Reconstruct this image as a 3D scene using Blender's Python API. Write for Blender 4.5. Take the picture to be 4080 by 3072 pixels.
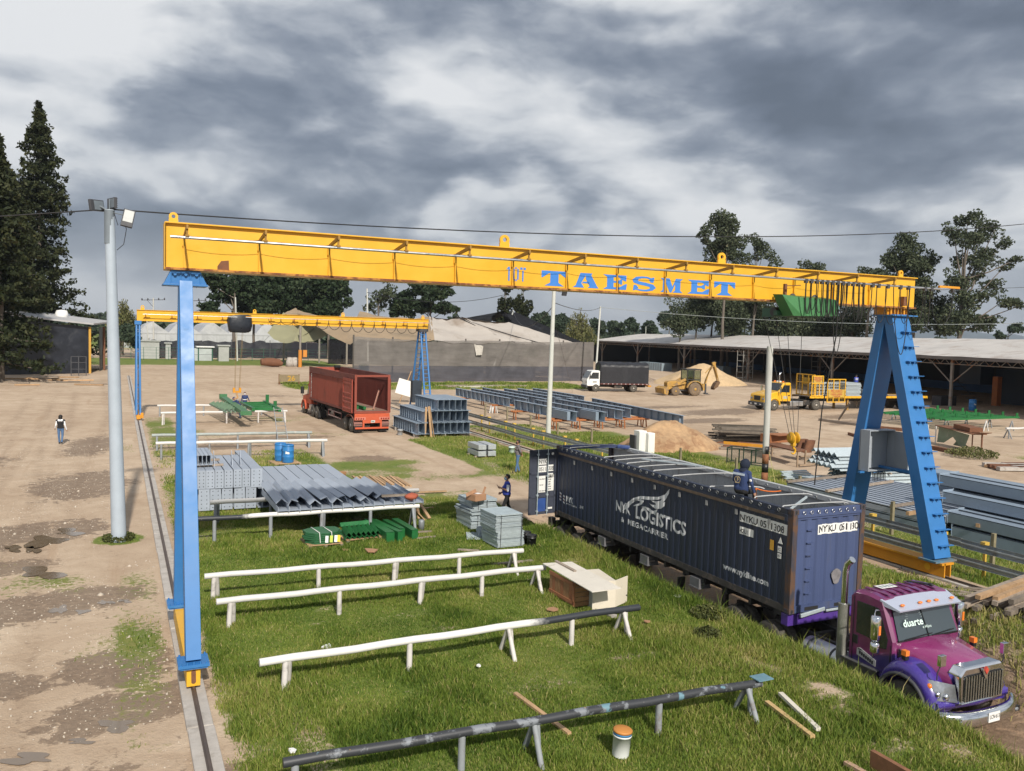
import bpy, bmesh, math, random
import numpy as np
from mathutils import Vector as V, Matrix as MX, noise as NZ
random.seed(7); RNG=np.random.default_rng(7)
SC=bpy.context.scene; COL=SC.collection
for o in list(bpy.data.objects): bpy.data.objects.remove(o)
R_=math.radians
# ------------------------------------------------------------------ camera
CAM=np.array([-15.0085,-15.5512,7.2797]); PIT,ROL,YAW=-0.0613,0.0275,-0.4381; FPX=3358.74
_cy,_sy,_cp,_sp,_cr,_sr=math.cos(YAW),math.sin(YAW),math.cos(PIT),math.sin(PIT),math.cos(ROL),math.sin(ROL)
FW=np.array([-_sy*_cp,_cy*_cp,_sp]); _r=np.array([_cy,_sy,0]); _u=np.cross(_r,FW)
RT=_cr*_r+_sr*_u; UP=-_sr*_r+_cr*_u
cd=bpy.data.cameras.new('camera'); co=bpy.data.objects.new('camera',cd); COL.objects.link(co)
co.matrix_world=MX(((RT[0],UP[0],-FW[0],CAM[0]),(RT[1],UP[1],-FW[1],CAM[1]),(RT[2],UP[2],-FW[2],CAM[2]),(0,0,0,1)))
cd.sensor_width=36; cd.lens=FPX/4080*36; cd.clip_end=20000; cd.clip_start=.1; SC.camera=co
PS=4080/2212
def ray(p): return FW+RT*((p[0]*PS-2040)/FPX)-UP*((p[1]*PS-1536)/FPX)
def G(x,y,z=0): d=ray((x,y)); return V(CAM+d*((z-CAM[2])/d[2]))          # photo point -> point at height z
def OX(x,y,X): d=ray((x,y)); return V(CAM+d*((X-CAM[0])/d[0]))
def OY(x,y,Y): d=ray((x,y)); return V(CAM+d*((Y-CAM[1])/d[1]))
# ------------------------------------------------------------------ light
SUN_EL=R_(36.5); sdir=V((0.075,0.95,0)).normalized(); sdir=V((sdir.x*math.cos(SUN_EL),sdir.y*math.cos(SUN_EL),-math.sin(SUN_EL)))
sl=bpy.data.lights.new('sun','SUN'); sl.energy=4.1; sl.angle=R_(1.5); sl.color=(1,.93,.82)
so=bpy.data.objects.new('sun',sl); COL.objects.link(so); so.rotation_euler=sdir.to_track_quat('-Z','Y').to_euler(); so.location=(0,0,60)
SC.view_settings.view_transform='Standard'; SC.view_settings.look='None'; SC.view_settings.exposure=.30; SC.view_settings.gamma=1
# ------------------------------------------------------------------ world
W=bpy.data.worlds.new('World'); SC.world=W; W.use_nodes=True
class NT:
    def __init__(s,t): s.t=t; s.n=t.nodes; s.l=t.links
    def a(s,k,**kw):
        n=s.n.new(k)
        for q,w in kw.items():
            if q=='i':
                for a,b in w.items():
                    if hasattr(b,'is_output'): s.l.new(b,n.inputs[a])
                    else: n.inputs[a].default_value=b
            else: setattr(n,q,w)
        return n
    def m(s,op,a,b=0.,c=0.,clamp=False): return s.a('ShaderNodeMath',operation=op,use_clamp=clamp,i={0:a,1:b,2:c}).outputs[0]
    def vm(s,op,a,b=(0,0,0)): return s.a('ShaderNodeVectorMath',operation=op,i={0:a,1:b})
    def mix(s,f,a,b,mode='MIX'):
        n=s.a('ShaderNodeMix',data_type='RGBA',blend_type=mode); n.clamp_factor=True
        for k,v in ((0,f),(6,a),(7,b)):
            if hasattr(v,'is_output'): s.l.new(v,n.inputs[k])
            else: n.inputs[k].default_value=v if k==0 else (*v[:3],1)
        return n.outputs[2]
    def ramp(s,f,pts,interp='LINEAR'):
        n=s.a('ShaderNodeValToRGB'); s.l.new(f,n.inputs[0]); e=n.color_ramp.elements; n.color_ramp.interpolation=interp
        while len(e)<len(pts): e.new(.5)
        for q,(p,c) in zip(e,pts):
            q.position=p; q.color=(*c,1) if hasattr(c,'__len__') else (c,c,c,1)
        return n.outputs[0]
    def noise(s,v,sc,det=4,ro=.55,dis=0.): return s.a('ShaderNodeTexNoise',i={'Vector':v,'Scale':sc,'Detail':det,'Roughness':ro,'Distortion':dis}).outputs[0]
    def mr(s,x,a,b,c=0.,d=1.,smooth=True): return s.a('ShaderNodeMapRange',interpolation_type='SMOOTHSTEP' if smooth else 'LINEAR',i={0:x,1:a,2:b,3:c,4:d}).outputs[0]
def world():
    t=NT(W.node_tree); t.n.clear()
    out=t.a('ShaderNodeOutputWorld'); bg=t.a('ShaderNodeBackground'); t.l.new(bg.outputs[0],out.inputs[0])
    sky=t.a('ShaderNodeTexSky',sky_type='NISHITA'); sky.sun_disc=False; sky.sun_elevation=SUN_EL; sky.sun_rotation=math.atan2(-sdir.x,-sdir.y)
    tc=t.a('ShaderNodeTexCoord').outputs['Generated']
    z=t.a('ShaderNodeSeparateXYZ',i={0:tc}).outputs[2]
    P=t.vm('MULTIPLY',tc,(1.,1.,2.3)).outputs[0]
    nv=lambda v,sc,d=4: t.vm('SUBTRACT',t.a('ShaderNodeTexNoise',i={'Vector':v,'Scale':sc,'Detail':d,'Roughness':.6}).outputs[1],(.5,.5,.5)).outputs[0]
    add=lambda a,b,k: t.vm('ADD',a,t.vm('MULTIPLY',b,(k,k,k)).outputs[0]).outputs[0]
    Pw=add(P,nv(P,2.4,4),.16)
    n1=t.noise(Pw,2.,8,.47); n2=t.noise(Pw,5.2,8,.5); n3=t.noise(Pw,15.,6,.55)
    bil=t.m('SUBTRACT',1.,t.m('MULTIPLY',t.m('ABSOLUTE',t.m('SUBTRACT',t.noise(Pw,3.6,9,.52),.5)),4.))
    Dn=t.vm('NORMALIZE',add(tc,nv(P,3.4,6),.20)).outputs[0]
    up=lambda k: t.vm('ADD',Pw,(0,-.3*k,k)).outputs[0]
    rel=t.m('ADD',t.m('MULTIPLY',t.m('SUBTRACT',n1,t.noise(up(.10),2.,8,.47)),1.7),t.m('MULTIPLY',t.m('SUBTRACT',n2,t.noise(up(.04),5.2,8,.5)),.95))
    val=t.m('ADD',t.m('MULTIPLY',t.m('SUBTRACT',n1,.5),.75),t.m('ADD',t.m('MULTIPLY',t.m('SUBTRACT',n2,.5),.34),t.m('ADD',t.m('MULTIPLY',t.m('SUBTRACT',n3,.5),.10),rel)))
    val=t.m('ADD',t.m('MULTIPLY',val,1.22),.65)
    for (x,y,r,w) in BLOBS:
        d=ray((x,y)); d=d/np.linalg.norm(d)
        dt=t.vm('DOT_PRODUCT',Dn,tuple(d)).outputs['Value']
        val=t.m('ADD',val,t.mr(dt,math.cos(r/1821),math.cos(r*.3/1821),0.,w*1.05))
    cl=t.ramp(val,[(.0,(.098,.125,.170)),(.2,(.138,.170,.226)),(.36,(.190,.226,.288)),(.5,(.275,.312,.375)),(.64,(.43,.465,.52)),(.8,(.66,.685,.715)),(1.,(.84,.85,.86))])
    hz=t.mr(z,-.01,.13,.62,0.)
    cl=t.mix(hz,cl,(.60,.635,.68))
    nis=t.mix(1.,sky.outputs[0],(.1,.1,.1),'MULTIPLY')
    c=t.mix(.94,nis,cl)
    t.l.new(c,bg.inputs[0]); bg.inputs[1].default_value=.84
BLOBS=[(40,50,330,.26),(250,20,260,.12),(620,230,300,-.10),(430,190,240,-.10),(1050,350,250,-.22),(780,310,240,-.16),(1380,385,230,-.14),(1920,230,340,-.20),(1680,240,240,-.10),(1250,60,340,.12),(950,170,200,.10),(1450,230,150,.06),
 (620,400,170,.16),(400,390,150,.08),(1000,440,100,.26),(1150,440,110,.26),(1380,480,150,.20),(1720,370,130,.14),(2120,430,190,.16),(250,495,130,-.18),(260,540,90,.14),(250,585,110,-.08),(200,640,130,.22),(950,650,180,.10),(1330,655,170,.28),(120,300,230,.06),(1560,440,120,.10)]
world()
# ------------------------------------------------------------------ helpers
class MB:
    def __init__(s): s.v=[];s.f=[];s.mi=[];s.sm=[];s.c=0
    def mat(s,i): s.c=i; return s
    def add(s,vs,fs,smooth=False,M=None):
        b=len(s.v)
        s.v+=[tuple(M@V(p)) if M else tuple(p) for p in vs]
        for f in fs: s.f.append([b+i for i in f]); s.mi.append(s.c); s.sm.append(smooth)
        return s
    def bx(s,x0,x1,y0,y1,z0,z1,M=None):
        return s.add([(x0,y0,z0),(x1,y0,z0),(x1,y1,z0),(x0,y1,z0),(x0,y0,z1),(x1,y0,z1),(x1,y1,z1),(x0,y1,z1)],
            [(3,2,1,0),(4,5,6,7),(0,1,5,4),(1,2,6,5),(2,3,7,6),(3,0,4,7)],M=M)
    def box(s,c,d,M=None): return s.bx(c[0]-d[0]/2,c[0]+d[0]/2,c[1]-d[1]/2,c[1]+d[1]/2,c[2]-d[2]/2,c[2]+d[2]/2,M)
    @staticmethod
    def fr(p,q,up=(0,0,1)):
        p,q=V(p),V(q); d=(q-p).normalized(); u=V(up)
        if abs(d.dot(u))>.99: u=V((0,1,0))
        x=d.cross(u).normalized(); u=x.cross(d)
        return p,q,d,x,u
    def bar(s,p,q,w,h,up=(0,0,1),w2=None,h2=None):
        p,q,d,x,u=s.fr(p,q,up); w2=w2 or w; h2=h2 or h
        vs=[p-x*w/2-u*h/2,p+x*w/2-u*h/2,p+x*w/2+u*h/2,p-x*w/2+u*h/2,q-x*w2/2-u*h2/2,q+x*w2/2-u*h2/2,q+x*w2/2+u*h2/2,q-x*w2/2+u*h2/2]
        return s.add(vs,[(0,1,2,3),(7,6,5,4),(0,4,5,1),(1,5,6,2),(2,6,7,3),(3,7,4,0)])
    def sec(s,p,q,poly,up=(0,0,1)):
        """extrude a closed 2D section (x,u) from p to q"""
        p,q,d,x,u=s.fr(p,q,up); n=len(poly)
        vs=[p+x*a+u*b for a,b in poly]+[q+x*a+u*b for a,b in poly]
        return s.add(vs,[tuple(range(n)),tuple(range(2*n-1,n-1,-1))]+[(i,n+i,n+(i+1)%n,(i+1)%n) for i in range(n)])
    def tube(s,p,q,r,r2=None,n=10,cap=True):
        r2=r if r2 is None else r2; p,q,d,x,u=s.fr(p,q)
        cs=[(math.cos(2*math.pi*i/n),math.sin(2*math.pi*i/n)) for i in range(n)]
        vs=[p+(x*a+u*b)*r for a,b in cs]+[q+(x*a+u*b)*r2 for a,b in cs]
        s.add(vs,[(i,n+i,n+(i+1)%n,(i+1)%n) for i in range(n)],True)
        if cap: s.add(vs,[tuple(range(n)),tuple(range(2*n-1,n-1,-1))])
        return s
    def path(s,pts,r,n=6):
        pts=[V(p) for p in pts]; rs=r if hasattr(r,'__len__') else [r]*len(pts); vs=[]; u=V((0,0,1))
        for i,p in enumerate(pts):
            d=(pts[min(i+1,len(pts)-1)]-pts[max(i-1,0)]).normalized()
            if abs(d.dot(u))>.95: u=V((0,1,0)) if abs(d.y)<.9 else V((1,0,0))
            x=d.cross(u).normalized(); u=x.cross(d).normalized()
            vs+=[p+(x*math.cos(2*math.pi*k/n)+u*math.sin(2*math.pi*k/n))*rs[i] for k in range(n)]
        fs=[(i*n+k,(i+1)*n+k,(i+1)*n+(k+1)%n,i*n+(k+1)%n) for i in range(len(pts)-1) for k in range(n)]
        s.add(vs,fs,True); m=len(vs)
        return s.add(vs,[tuple(range(n)),tuple(range(m-1,m-n-1,-1))])
    def lathe(s,prof,c=(0,0,0),n=20,axis='z',M=None,smooth=True):
        vs=[]
        for r,h in prof:
            for k in range(n):
                a=2*math.pi*k/n; x,y=r*math.cos(a),r*math.sin(a)
                vs.append({'z':(c[0]+x,c[1]+y,c[2]+h),'x':(c[0]+h,c[1]+x,c[2]+y),'y':(c[0]+y,c[1]+h,c[2]+x)}[axis])
        m=len(prof)
        s.add(vs,[(i*n+k,i*n+(k+1)%n,(i+1)*n+(k+1)%n,(i+1)*n+k) for i in range(m-1) for k in range(n)],smooth,M)
        return s.add(vs,[tuple(range(n-1,-1,-1)),tuple(range((m-1)*n,m*n))],False,M)
    def prism(s,poly,axis,a,b,M=None):
        """poly in the plane across axis: x->(y,z) y->(x,z) z->(x,y)"""
        n=len(poly); g={'x':lambda p,h:(h,p[0],p[1]),'y':lambda p,h:(p[0],h,p[1]),'z':lambda p,h:(p[0],p[1],h)}[axis]
        vs=[g(p,a) for p in poly]+[g(p,b) for p in poly]
        return s.add(vs,[tuple(range(n-1,-1,-1)),tuple(range(n,2*n))]+[(i,(i+1)%n,n+(i+1)%n,n+i) for i in range(n)],M=M)
    def loft(s,rings,smooth=True,cap=True):
        n=len(rings[0]); vs=[p for r in rings for p in r]; m=len(rings)
        s.add(vs,[(i*n+k,i*n+(k+1)%n,(i+1)*n+(k+1)%n,(i+1)*n+k) for i in range(m-1) for k in range(n)],smooth)
        if cap: s.add(vs,[tuple(range(n-1,-1,-1)),tuple(range((m-1)*n,m*n))])
        return s
    def ell(s,c,r,n=10,m=7):
        vs=[];c=V(c); r=r if hasattr(r,'__len__') else (r,r,r)
        for i in range(m+1):
            t=math.pi*i/m
            for k in range(n):
                a=2*math.pi*k/n; vs.append((c.x+r[0]*math.sin(t)*math.cos(a),c.y+r[1]*math.sin(t)*math.sin(a),c.z+r[2]*math.cos(t)))
        return s.add(vs,[(i*n+k,(i+1)*n+k,(i+1)*n+(k+1)%n,i*n+(k+1)%n) for i in range(m) for k in range(n)],True)
    def build(s,name,mats,parent=None,bevel=0,local=False,fix=True):
        me=bpy.data.meshes.new(name); off=V((0,0,0)); p=parent
        if not local:
            while p is not None: off=off+p.location; p=p.parent
        me.from_pydata([(a-off.x,b-off.y,c-off.z) for a,b,c in s.v],[],s.f)
        mats=mats if isinstance(mats,(list,tuple)) else [mats]
        for m in mats: me.materials.append(m)
        me.polygons.foreach_set('material_index',s.mi); me.polygons.foreach_set('use_smooth',s.sm)
        if fix and len(s.f)<30000:
            bm=bmesh.new(); bm.from_mesh(me); bmesh.ops.recalc_face_normals(bm,faces=bm.faces); bm.to_mesh(me); bm.free()
        me.update()
        o=bpy.data.objects.new(name,me); COL.objects.link(o)
        if parent: o.parent=parent
        if bevel:
            md=o.modifiers.new('bevel','BEVEL'); md.width=bevel; md.segments=2; md.limit_method='ANGLE'; md.angle_limit=R_(40)
        return o
def tag(o,label,cat,group=None,kind=None):
    if label: o['label']=label
    if cat: o['category']=cat
    if group: o['group']=group
    o['kind']=kind or 'thing'
    return o
def T(name,label,cat,loc=(0,0,0),rz=0,group=None):
    o=bpy.data.objects.new(name,None); COL.objects.link(o); o.location=loc; o.rotation_euler=(0,0,rz); o.empty_display_size=.3
    return tag(o,label,cat,group)
def struct(o): o['kind']='structure'; return o
KIDS={}
def dup(root,loc,rz=None,label=None,group=None,rot=None):
    c=root.copy(); COL.objects.link(c); c.location=loc
    if rz is not None: c.rotation_euler=(0,0,rz)
    if rot is not None: c.rotation_euler=rot
    if label: c['label']=label
    if group: c['group']=group
    def rec(a,b):
        for ch in list(a.children):
            d=ch.copy(); COL.objects.link(d); d.parent=b; rec(ch,d)
    rec(root,c); return c
ORD=['first','second','third','fourth','fifth','sixth','seventh','eighth','ninth','tenth','eleventh','twelfth','thirteenth','fourteenth','fifteenth','sixteenth','seventeenth','eighteenth','nineteenth','twentieth']+['twenty-'+w for w in ('first','second','third','fourth','fifth','sixth','seventh','eighth','ninth')]
# ------------------------------------------------------------------ materials
MC={}
def mat(name,col,rough=.6,metal=0.,var=.12,sc=6.,bump=0.,bsc=40.,dirt=None,dsc=3.,dth=(.55,.72),rand=0.,coat=0.,spec=.5,stretch=(1,1,1)):
    """paint, metal, wood ... with uneven tone and patches of dirt or rust"""
    if name in MC: return MC[name]
    m=bpy.data.materials.new(name); m.use_nodes=True; t=NT(m.node_tree); b=t.n['Principled BSDF']; MC[name]=m
    tc=t.a('ShaderNodeTexCoord').outputs['Object']; rnd=t.a('ShaderNodeObjectInfo').outputs['Random']
    p=t.vm('MULTIPLY',tc,stretch).outputs[0]; p=t.vm('ADD',p,t.a('ShaderNodeCombineXYZ',i={0:t.m('MULTIPLY',rnd,37.),1:t.m('MULTIPLY',rnd,91.)}).outputs[0]).outputs[0]
    n=t.noise(p,sc,5,.6); n2=t.noise(p,sc*.23,3,.5)
    f=t.m('ADD',t.m('MULTIPLY',n,.6),t.m('MULTIPLY',n2,.4)); f=t.mr(f,.3,.7,1-var,1+var,False)
    if rand: f=t.m('MULTIPLY',f,t.mr(rnd,0.,1.,1-rand,1+rand,False))
    c=t.vm('SCALE',col); c.inputs[3].default_value=1; t.l.new(f,c.inputs[3]); c=c.outputs[0]
    r=t.mr(n,.3,.7,max(rough-.1,.03),min(rough+.1,1),False)
    if dirt is not None:
        dn=t.noise(p,dsc,7,.65,.4); k=t.mr(dn,dth[0],dth[1],0.,1.)
        c=t.mix(k,c,dirt); r=t.m('ADD',r,t.m('MULTIPLY',k,.2),clamp=True)
    t.l.new(c,b.inputs['Base Color']); t.l.new(r,b.inputs['Roughness']); b.inputs['Metallic'].default_value=metal; b.inputs['Specular IOR Level'].default_value=spec
    if coat: b.inputs['Coat Weight'].default_value=coat; b.inputs['Coat Roughness'].default_value=.08
    if bump:
        bp=t.a('ShaderNodeBump',i={'Strength':bump,'Distance':.02,'Height':t.noise(p,bsc,6,.6)}); t.l.new(bp.outputs[0],b.inputs['Normal'])
    return m
YEL=mat('yellow_paint',(.70,.385,.026),.42,0,.08,2,dirt=(.33,.13,.03),dsc=2.2,dth=(.70,.82))
YEL2=mat('orange_yellow_paint',(.62,.27,.02),.5,0,.12,3,dirt=(.2,.09,.03),dsc=3,dth=(.6,.8))
BLU=mat('blue_paint',(.034,.165,.42),.42,0,.10,2,dirt=(.09,.16,.24),dsc=2,dth=(.62,.85))
RUST=mat('rusted_steel',(.17,.075,.04),.85,.1,.35,9,.4,60)
ORUST=mat('orange_rust_steel',(.36,.135,.05),.85,.1,.3,9,.4,60)
GST=mat('grey_primer_steel',(.335,.38,.45),.5,.05,.07,3,dirt=(.20,.22,.25),dsc=3,dth=(.62,.8),rand=.06)
GSTD=mat('blue_grey_steel',(.235,.295,.37),.5,.05,.1,3,dirt=(.14,.15,.17),dsc=3,dth=(.6,.8),rand=.08)
GALV=mat('galvanized_steel',(.47,.54,.58),.45,.3,.12,12,rand=.1)
GRN=mat('green_paint',(.018,.135,.04),.38,0,.15,4,rand=.1)
GRNG=mat('dull_green_paint',(.13,.21,.14),.5,0,.15,4)
WHT=mat('white_paint',(.60,.59,.575),.55,0,.08,4,dirt=(.30,.29,.27),dsc=2.5,dth=(.66,.76))
WHTC=mat('clean_white_paint',(.78,.78,.77),.4,0,.05,4)
DGR=mat('dark_grey_paint',(.05,.052,.06),.6,0,.25,5)
BLK=mat('black_rubber',(.016,.016,.017),.75,0,.3,12)
BLKP=mat('black_plastic',(.012,.012,.014),.45,0,.2,6)
TYRE=mat('dusty_tyre',(.075,.068,.058),.9,0,.35,8,.3,30)
CONC=mat('concrete',(.42,.39,.36),.9,0,.18,5,.35,50,dirt=(.24,.21,.18),dsc=2,dth=(.5,.75))
POLE=mat('grey_pole_paint',(.37,.43,.50),.5,0,.08,2,dirt=(.17,.18,.17),dsc=1.6,dth=(.66,.74))
CPOLE=mat('concrete_pole',(.46,.46,.43),.85,0,.15,4,.2,40,dirt=(.26,.25,.22),dsc=2,dth=(.55,.8),stretch=(1,1,.3))
WOOD=mat('pale_timber',(.42,.27,.15),.8,0,.3,10,.3,60,stretch=(1,.15,1),rand=.25)
WOODG=mat('weathered_timber',(.25,.205,.165),.85,0,.35,9,.4,60,stretch=(1,.2,1),rand=.3)
WOODR=mat('reddish_timber',(.30,.12,.055),.75,0,.3,9,.3,60,stretch=(1,.2,1))
CHR=mat('chrome',(.72,.74,.77),.1,1.,.03,4)
ALU=mat('brushed_aluminium',(.60,.61,.62),.35,.9,.08,6)
GLASS=mat('dark_glass',(.02,.025,.03),.05,0,.1,2,spec=.9)
AMB=mat('amber_lens',(.75,.20,.03),.3,0,.05,5)
REDL=mat('red_lens',(.25,.02,.015),.3,0,.05,5)
SKIN=mat('brown_skin',(.36,.19,.12),.6,0,.08,20)
HAIR=mat('black_hair',(.012,.01,.009),.7,0,.2,40)
PAPER=mat('white_paper',(.75,.75,.73),.7,0,.05,5)
INK=mat('black_ink',(.015,.015,.018),.7,0,.05,5)
WIRE=mat('black_cable',(.014,.014,.015),.6,0,.1,5)
ROPE=mat('steel_rope',(.09,.09,.09),.6,.5,.1,5)
BDR=mat('blue_plastic',(.03,.19,.48),.4,0,.1,4,dirt=(.1,.16,.22),dsc=3,dth=(.6,.85))
NAVY=mat('navy_cloth',(.022,.042,.125),.85,0,.2,14,.3,60)
JEAN=mat('blue_denim',(.075,.15,.29),.85,0,.25,14,.3,60)
BLKC=mat('black_cloth',(.015,.015,.017),.9,0,.2,14,.3,60)
WHC=mat('white_cloth',(.72,.73,.76),.9,0,.06,14,.2,60)
GRYC=mat('grey_cloth',(.14,.125,.135),.9,0,.15,14,.3,60)
ROYB=mat('royal_blue_cloth',(.035,.06,.36),.85,0,.15,14,.3,60)
MASK=mat('pale_blue_mask',(.36,.53,.62),.8,0,.05,14)
BOOT=mat('dark_leather',(.02,.016,.014),.6,0,.2,14)
CARD=mat('brown_cardboard',(.36,.20,.115),.85,0,.15,8)
EARTH=mat('piled_earth',(.40,.26,.145),.95,0,.3,3,.9,22,dirt=(.24,.13,.07),dsc=1.2,dth=(.45,.7))
SAND=mat('piled_sand',(.50,.36,.21),.95,0,.2,3,.7,20)
FOAM=mat('white_foam',(.80,.79,.76),.8,0,.04,5)
# text ------------------------------------------------------------------
def txt(body,h,m,parent,O,X,Yv,name='lettering',sx=1.,depth=.003,name_label=None,fn=None,bold=0.,sp=1.):
    """flat lettering: cap height h, origin O, reading direction X, up Yv (world axes)"""
    cu=bpy.data.curves.new('t','FONT'); cu.body=body; cu.size=h/.7; cu.offset=bold; cu.space_character=sp; cu.resolution_u=3
    ob=bpy.data.objects.new('t',cu); COL.objects.link(ob); bpy.context.view_layer.update()
    me=bpy.data.meshes.new_from_object(ob.evaluated_get(bpy.context.evaluated_depsgraph_get())); bpy.data.objects.remove(ob)
    bm=bmesh.new(); bm.from_mesh(me)
    X=V(X).normalized(); Yv=V(Yv).normalized(); N=X.cross(Yv)
    if fn: fn(bm,sx)
    else:
        for v in bm.verts: v.co.x*=sx
    off=V((0,0,0)); p=parent
    while p is not None: off=off+p.location; p=p.parent
    for v in bm.verts: v.co=V(O)-off+X*v.co.x+Yv*v.co.y+N*(depth+v.co.z)
    bm.to_mesh(me); bm.free(); me.materials.clear(); me.materials.append(m); me.name=name
    o=bpy.data.objects.new(name,me); COL.objects.link(o); o.parent=parent
    return o
# ------------------------------------------------------------------ ground
def sst(x,a,b): t=np.clip((x-a)/(b-a),0,1); return t*t*(3-2*t)
def vnoise(x,y,sc,seed=0):
    x=np.asarray(x,float)*sc+seed*17.3; y=np.asarray(y,float)*sc+seed*5.7
    xi=np.floor(x); yi=np.floor(y); fx=x-xi; fy=y-yi; fx=fx*fx*(3-2*fx); fy=fy*fy*(3-2*fy)
    h=lambda a,b:np.modf(np.abs(np.sin(a*127.1+b*311.7+seed)*43758.5453))[0]
    return (h(xi,yi)*(1-fx)+h(xi+1,yi)*fx)*(1-fy)+(h(xi,yi+1)*(1-fx)+h(xi+1,yi+1)*fx)*fy
def fbm(x,y,sc,seed=0,o=4): return sum(vnoise(x,y,sc*2**i,seed+i)*.5**(i+1) for i in range(o))/(1-.5**o)
def box2(x,y,x0,x1,y0,y1,s): return sst(x,x0-s,x0+s)*(1-sst(x,x1-s,x1+s))*sst(y,y0-s,y0+s)*(1-sst(y,y1-s,y1+s))
def spot(x,y,cx,cy,rx,ry,a=0.):
    c,s=math.cos(a),math.sin(a); u=((x-cx)*c+(y-cy)*s)/rx; v=(-(x-cx)*s+(y-cy)*c)/ry
    return 1-sst(np.sqrt(u*u+v*v),.45,1.)
TR_D=.88
def trench(x,y):
    n=(fbm(x,y,.9,3,3)-.5)*.5
    xl=-.52+n*.5-.3*sst(-y,3.2,4.4); a=sst(x,xl,xl+.42)*(1-sst(x,3.2+n,4.7+n))
    return a*(1-sst(y,11.5,18.5))*sst(y,-40,-25)
def height(x,y):
    d=np.hypot(x,y)
    h=-TR_D*trench(x,y)
    near=1-sst(d,45,80)
    h=h+near*(1-trench(x,y))*((fbm(x,y,.55,9,3)-.5)*.09)*grassm(x,y)
    h=h+near*.13*spot(x,y,-1.5,-4.5,1.3,3.2)*(1-trench(x,y))           # the bank swells beside the cab
    h=h+near*.55*spot(x,y,4.6,-3.6,1.5,3.5)                           # dry bank right of the cab
    h=h-near*.035*rutm(x,y)*(1-grassm(x,y))+near*.03*mudm(x,y)*(fbm(x,y,2.2,91,3)-.5)
    return h
def grassm(x,y):
    n=(fbm(x,y,.22,1,4)-.5)*2
    g=np.zeros_like(np.asarray(x,float))
    main=box2(x,y,-13.2,-.2,-30,20.5,.35)
    # fades into the dirt track behind the beam stacks
    g=np.maximum(g,main*(1-sst(y+n*3,16,24)*sst(x,-9,-4))*np.clip(.98+n*.35-.38*sst(fbm(x,y,.8,61,4),.58,.7),0,1))
    g=np.maximum(g,box2(x,y,-13.3,-4.5,18,36,.6)*(.72-sst(y,24,38)*.45+n*.45))
    g=np.maximum(g,box2(x,y,-13.4,-11.2,30,56,.5)*(.5+n*.5))
    g=np.maximum(g,box2(x,y,2.6,8.6,15,38.5,.6)*(.95+n*.5)*(1-spot(x,y,3.2,22,1.0,9,-.1)*.5))
    g=np.maximum(g,box2(x,y,3.7,15.2,-40,46,.5)*(.62+n*.35))
    g=np.maximum(g,box2(x,y,14,19.5,10,40,1.4)*(.62+n*.5))
    g=np.maximum(g,box2(x,y,-5,3.5,14,32,1.)*(n*1.25+.08)); g=np.maximum(g,box2(x,y,-13,8,22,56,1.)*(n*.9-.02))
    g=np.maximum(g,spot(x,y,-15.0,15.4,1.1,1.1)*.95)
    g=np.maximum(g,box2(x,y,-15.2,-13.9,-30,60,.35)*(.18+n*.75))
    g=np.maximum(g,box2(x,y,-19.5,-15.5,3,15.5,1.2)*(n*1.1))
    g=np.maximum(g,box2(x,y,4,46,85,98,1.5)*(.85+n*.3))
    g=np.maximum(g,spot(x,y,6,91,4.5,5)*.8)
    g=np.maximum(g,box2(x,y,-40,26,147,176,3.)*(.9+n*.4))
    g=np.maximum(g,box2(x,y,-24,-14,120,150,2.)*(.3+n*.7))
    g=np.maximum(g,box2(x,y,30,44,14,24,2.)*(n*.9))
    g=np.maximum(g,box2(x,y,16,24,9,15,1.)*(.3+n*.8))
    g=np.maximum(g,sst(np.hypot(x,y),210,300))
    tw=box2(x,y,-2.2,.6,-30,14,.5)*spot(x,y,-2.3,0,.55,9,.12)           # worn path on the bank
    g=g-tw*.3-.5*spot(x,y,-4.2,.3,1.2,.5)-.45*spot(x,y,-11.9,-1,.5,3)
    g=g*(1-trench(x,y)*sst(y,-60,-50)*(1-.8*sst(x,3.1,3.6)))
    rail=np.maximum(box2(x,y,-13.95,-13.37,-60,130,.05),box2(x,y,7.7,8.9,-60,90,.1)*.9)
    return np.clip(g*(1-rail),0,1)
MUD=[(-17.4,17.4,2.6,1.6,.1),(-19.3,15.6,1.6,1.2,0),(-18.7,12.6,2.3,1.0,.1),(-17.6,8.6,3.4,1.35,.03),(-16.0,9.0,2.2,1.0,0),(-16.5,26.5,2.2,4.2,-.1),(-17.2,3.4,1.1,.8,0),(-15.0,3.8,1.3,1.3,.2),(-14.9,1.6,1.7,1.0,.3),
 (-16.0,-.9,1.5,.5,0),(-15.3,-2.2,2.6,.7,.2),(-24,34,4,3,.2),(-22.5,25.5,2,1.2,0),(-16.4,40,1.6,5,-.1),(40,52,7,3,.3),(33,45,5,1.8,.1),(-6,41,4.5,1.1,0),(-10,37.5,3.5,1.4,0),(-2.2,30.5,1.7,1.5,0),(20,50,9,1.2,.2),(53,44,8,2.4,-.3),(56,47,10,2.,.2),(38,58,6,1.3,.1),(1,75,6,1.,0),(-5,70,3,.8,0),(5,84,4,1.,0),(-18,6.4,.6,.4,0),(45,41,4,1,.5),(70,52,6,8,.25),(80,80,5,30,.25)]
def mudm(x,y):
    n=fbm(x,y,.9,21,4)-.5; m=np.zeros_like(np.asarray(x,float))
    for cx,cy,rx,ry,a in MUD: m=np.maximum(m,spot(x+n*rx*.55,y+n*ry*.75,cx,cy,rx*1.25,ry*1.25,a))
    m=np.maximum(m,.75*trench(x,y)); m=np.maximum(m,.8*box2(x,y,7.2,8.0,18,42,.3))
    m=np.maximum(m,.55*box2(x,y,-13.2,-3,36,52,1.5)*(fbm(x,y,.35,31)>.52))
    return np.clip(m,0,1)
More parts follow.
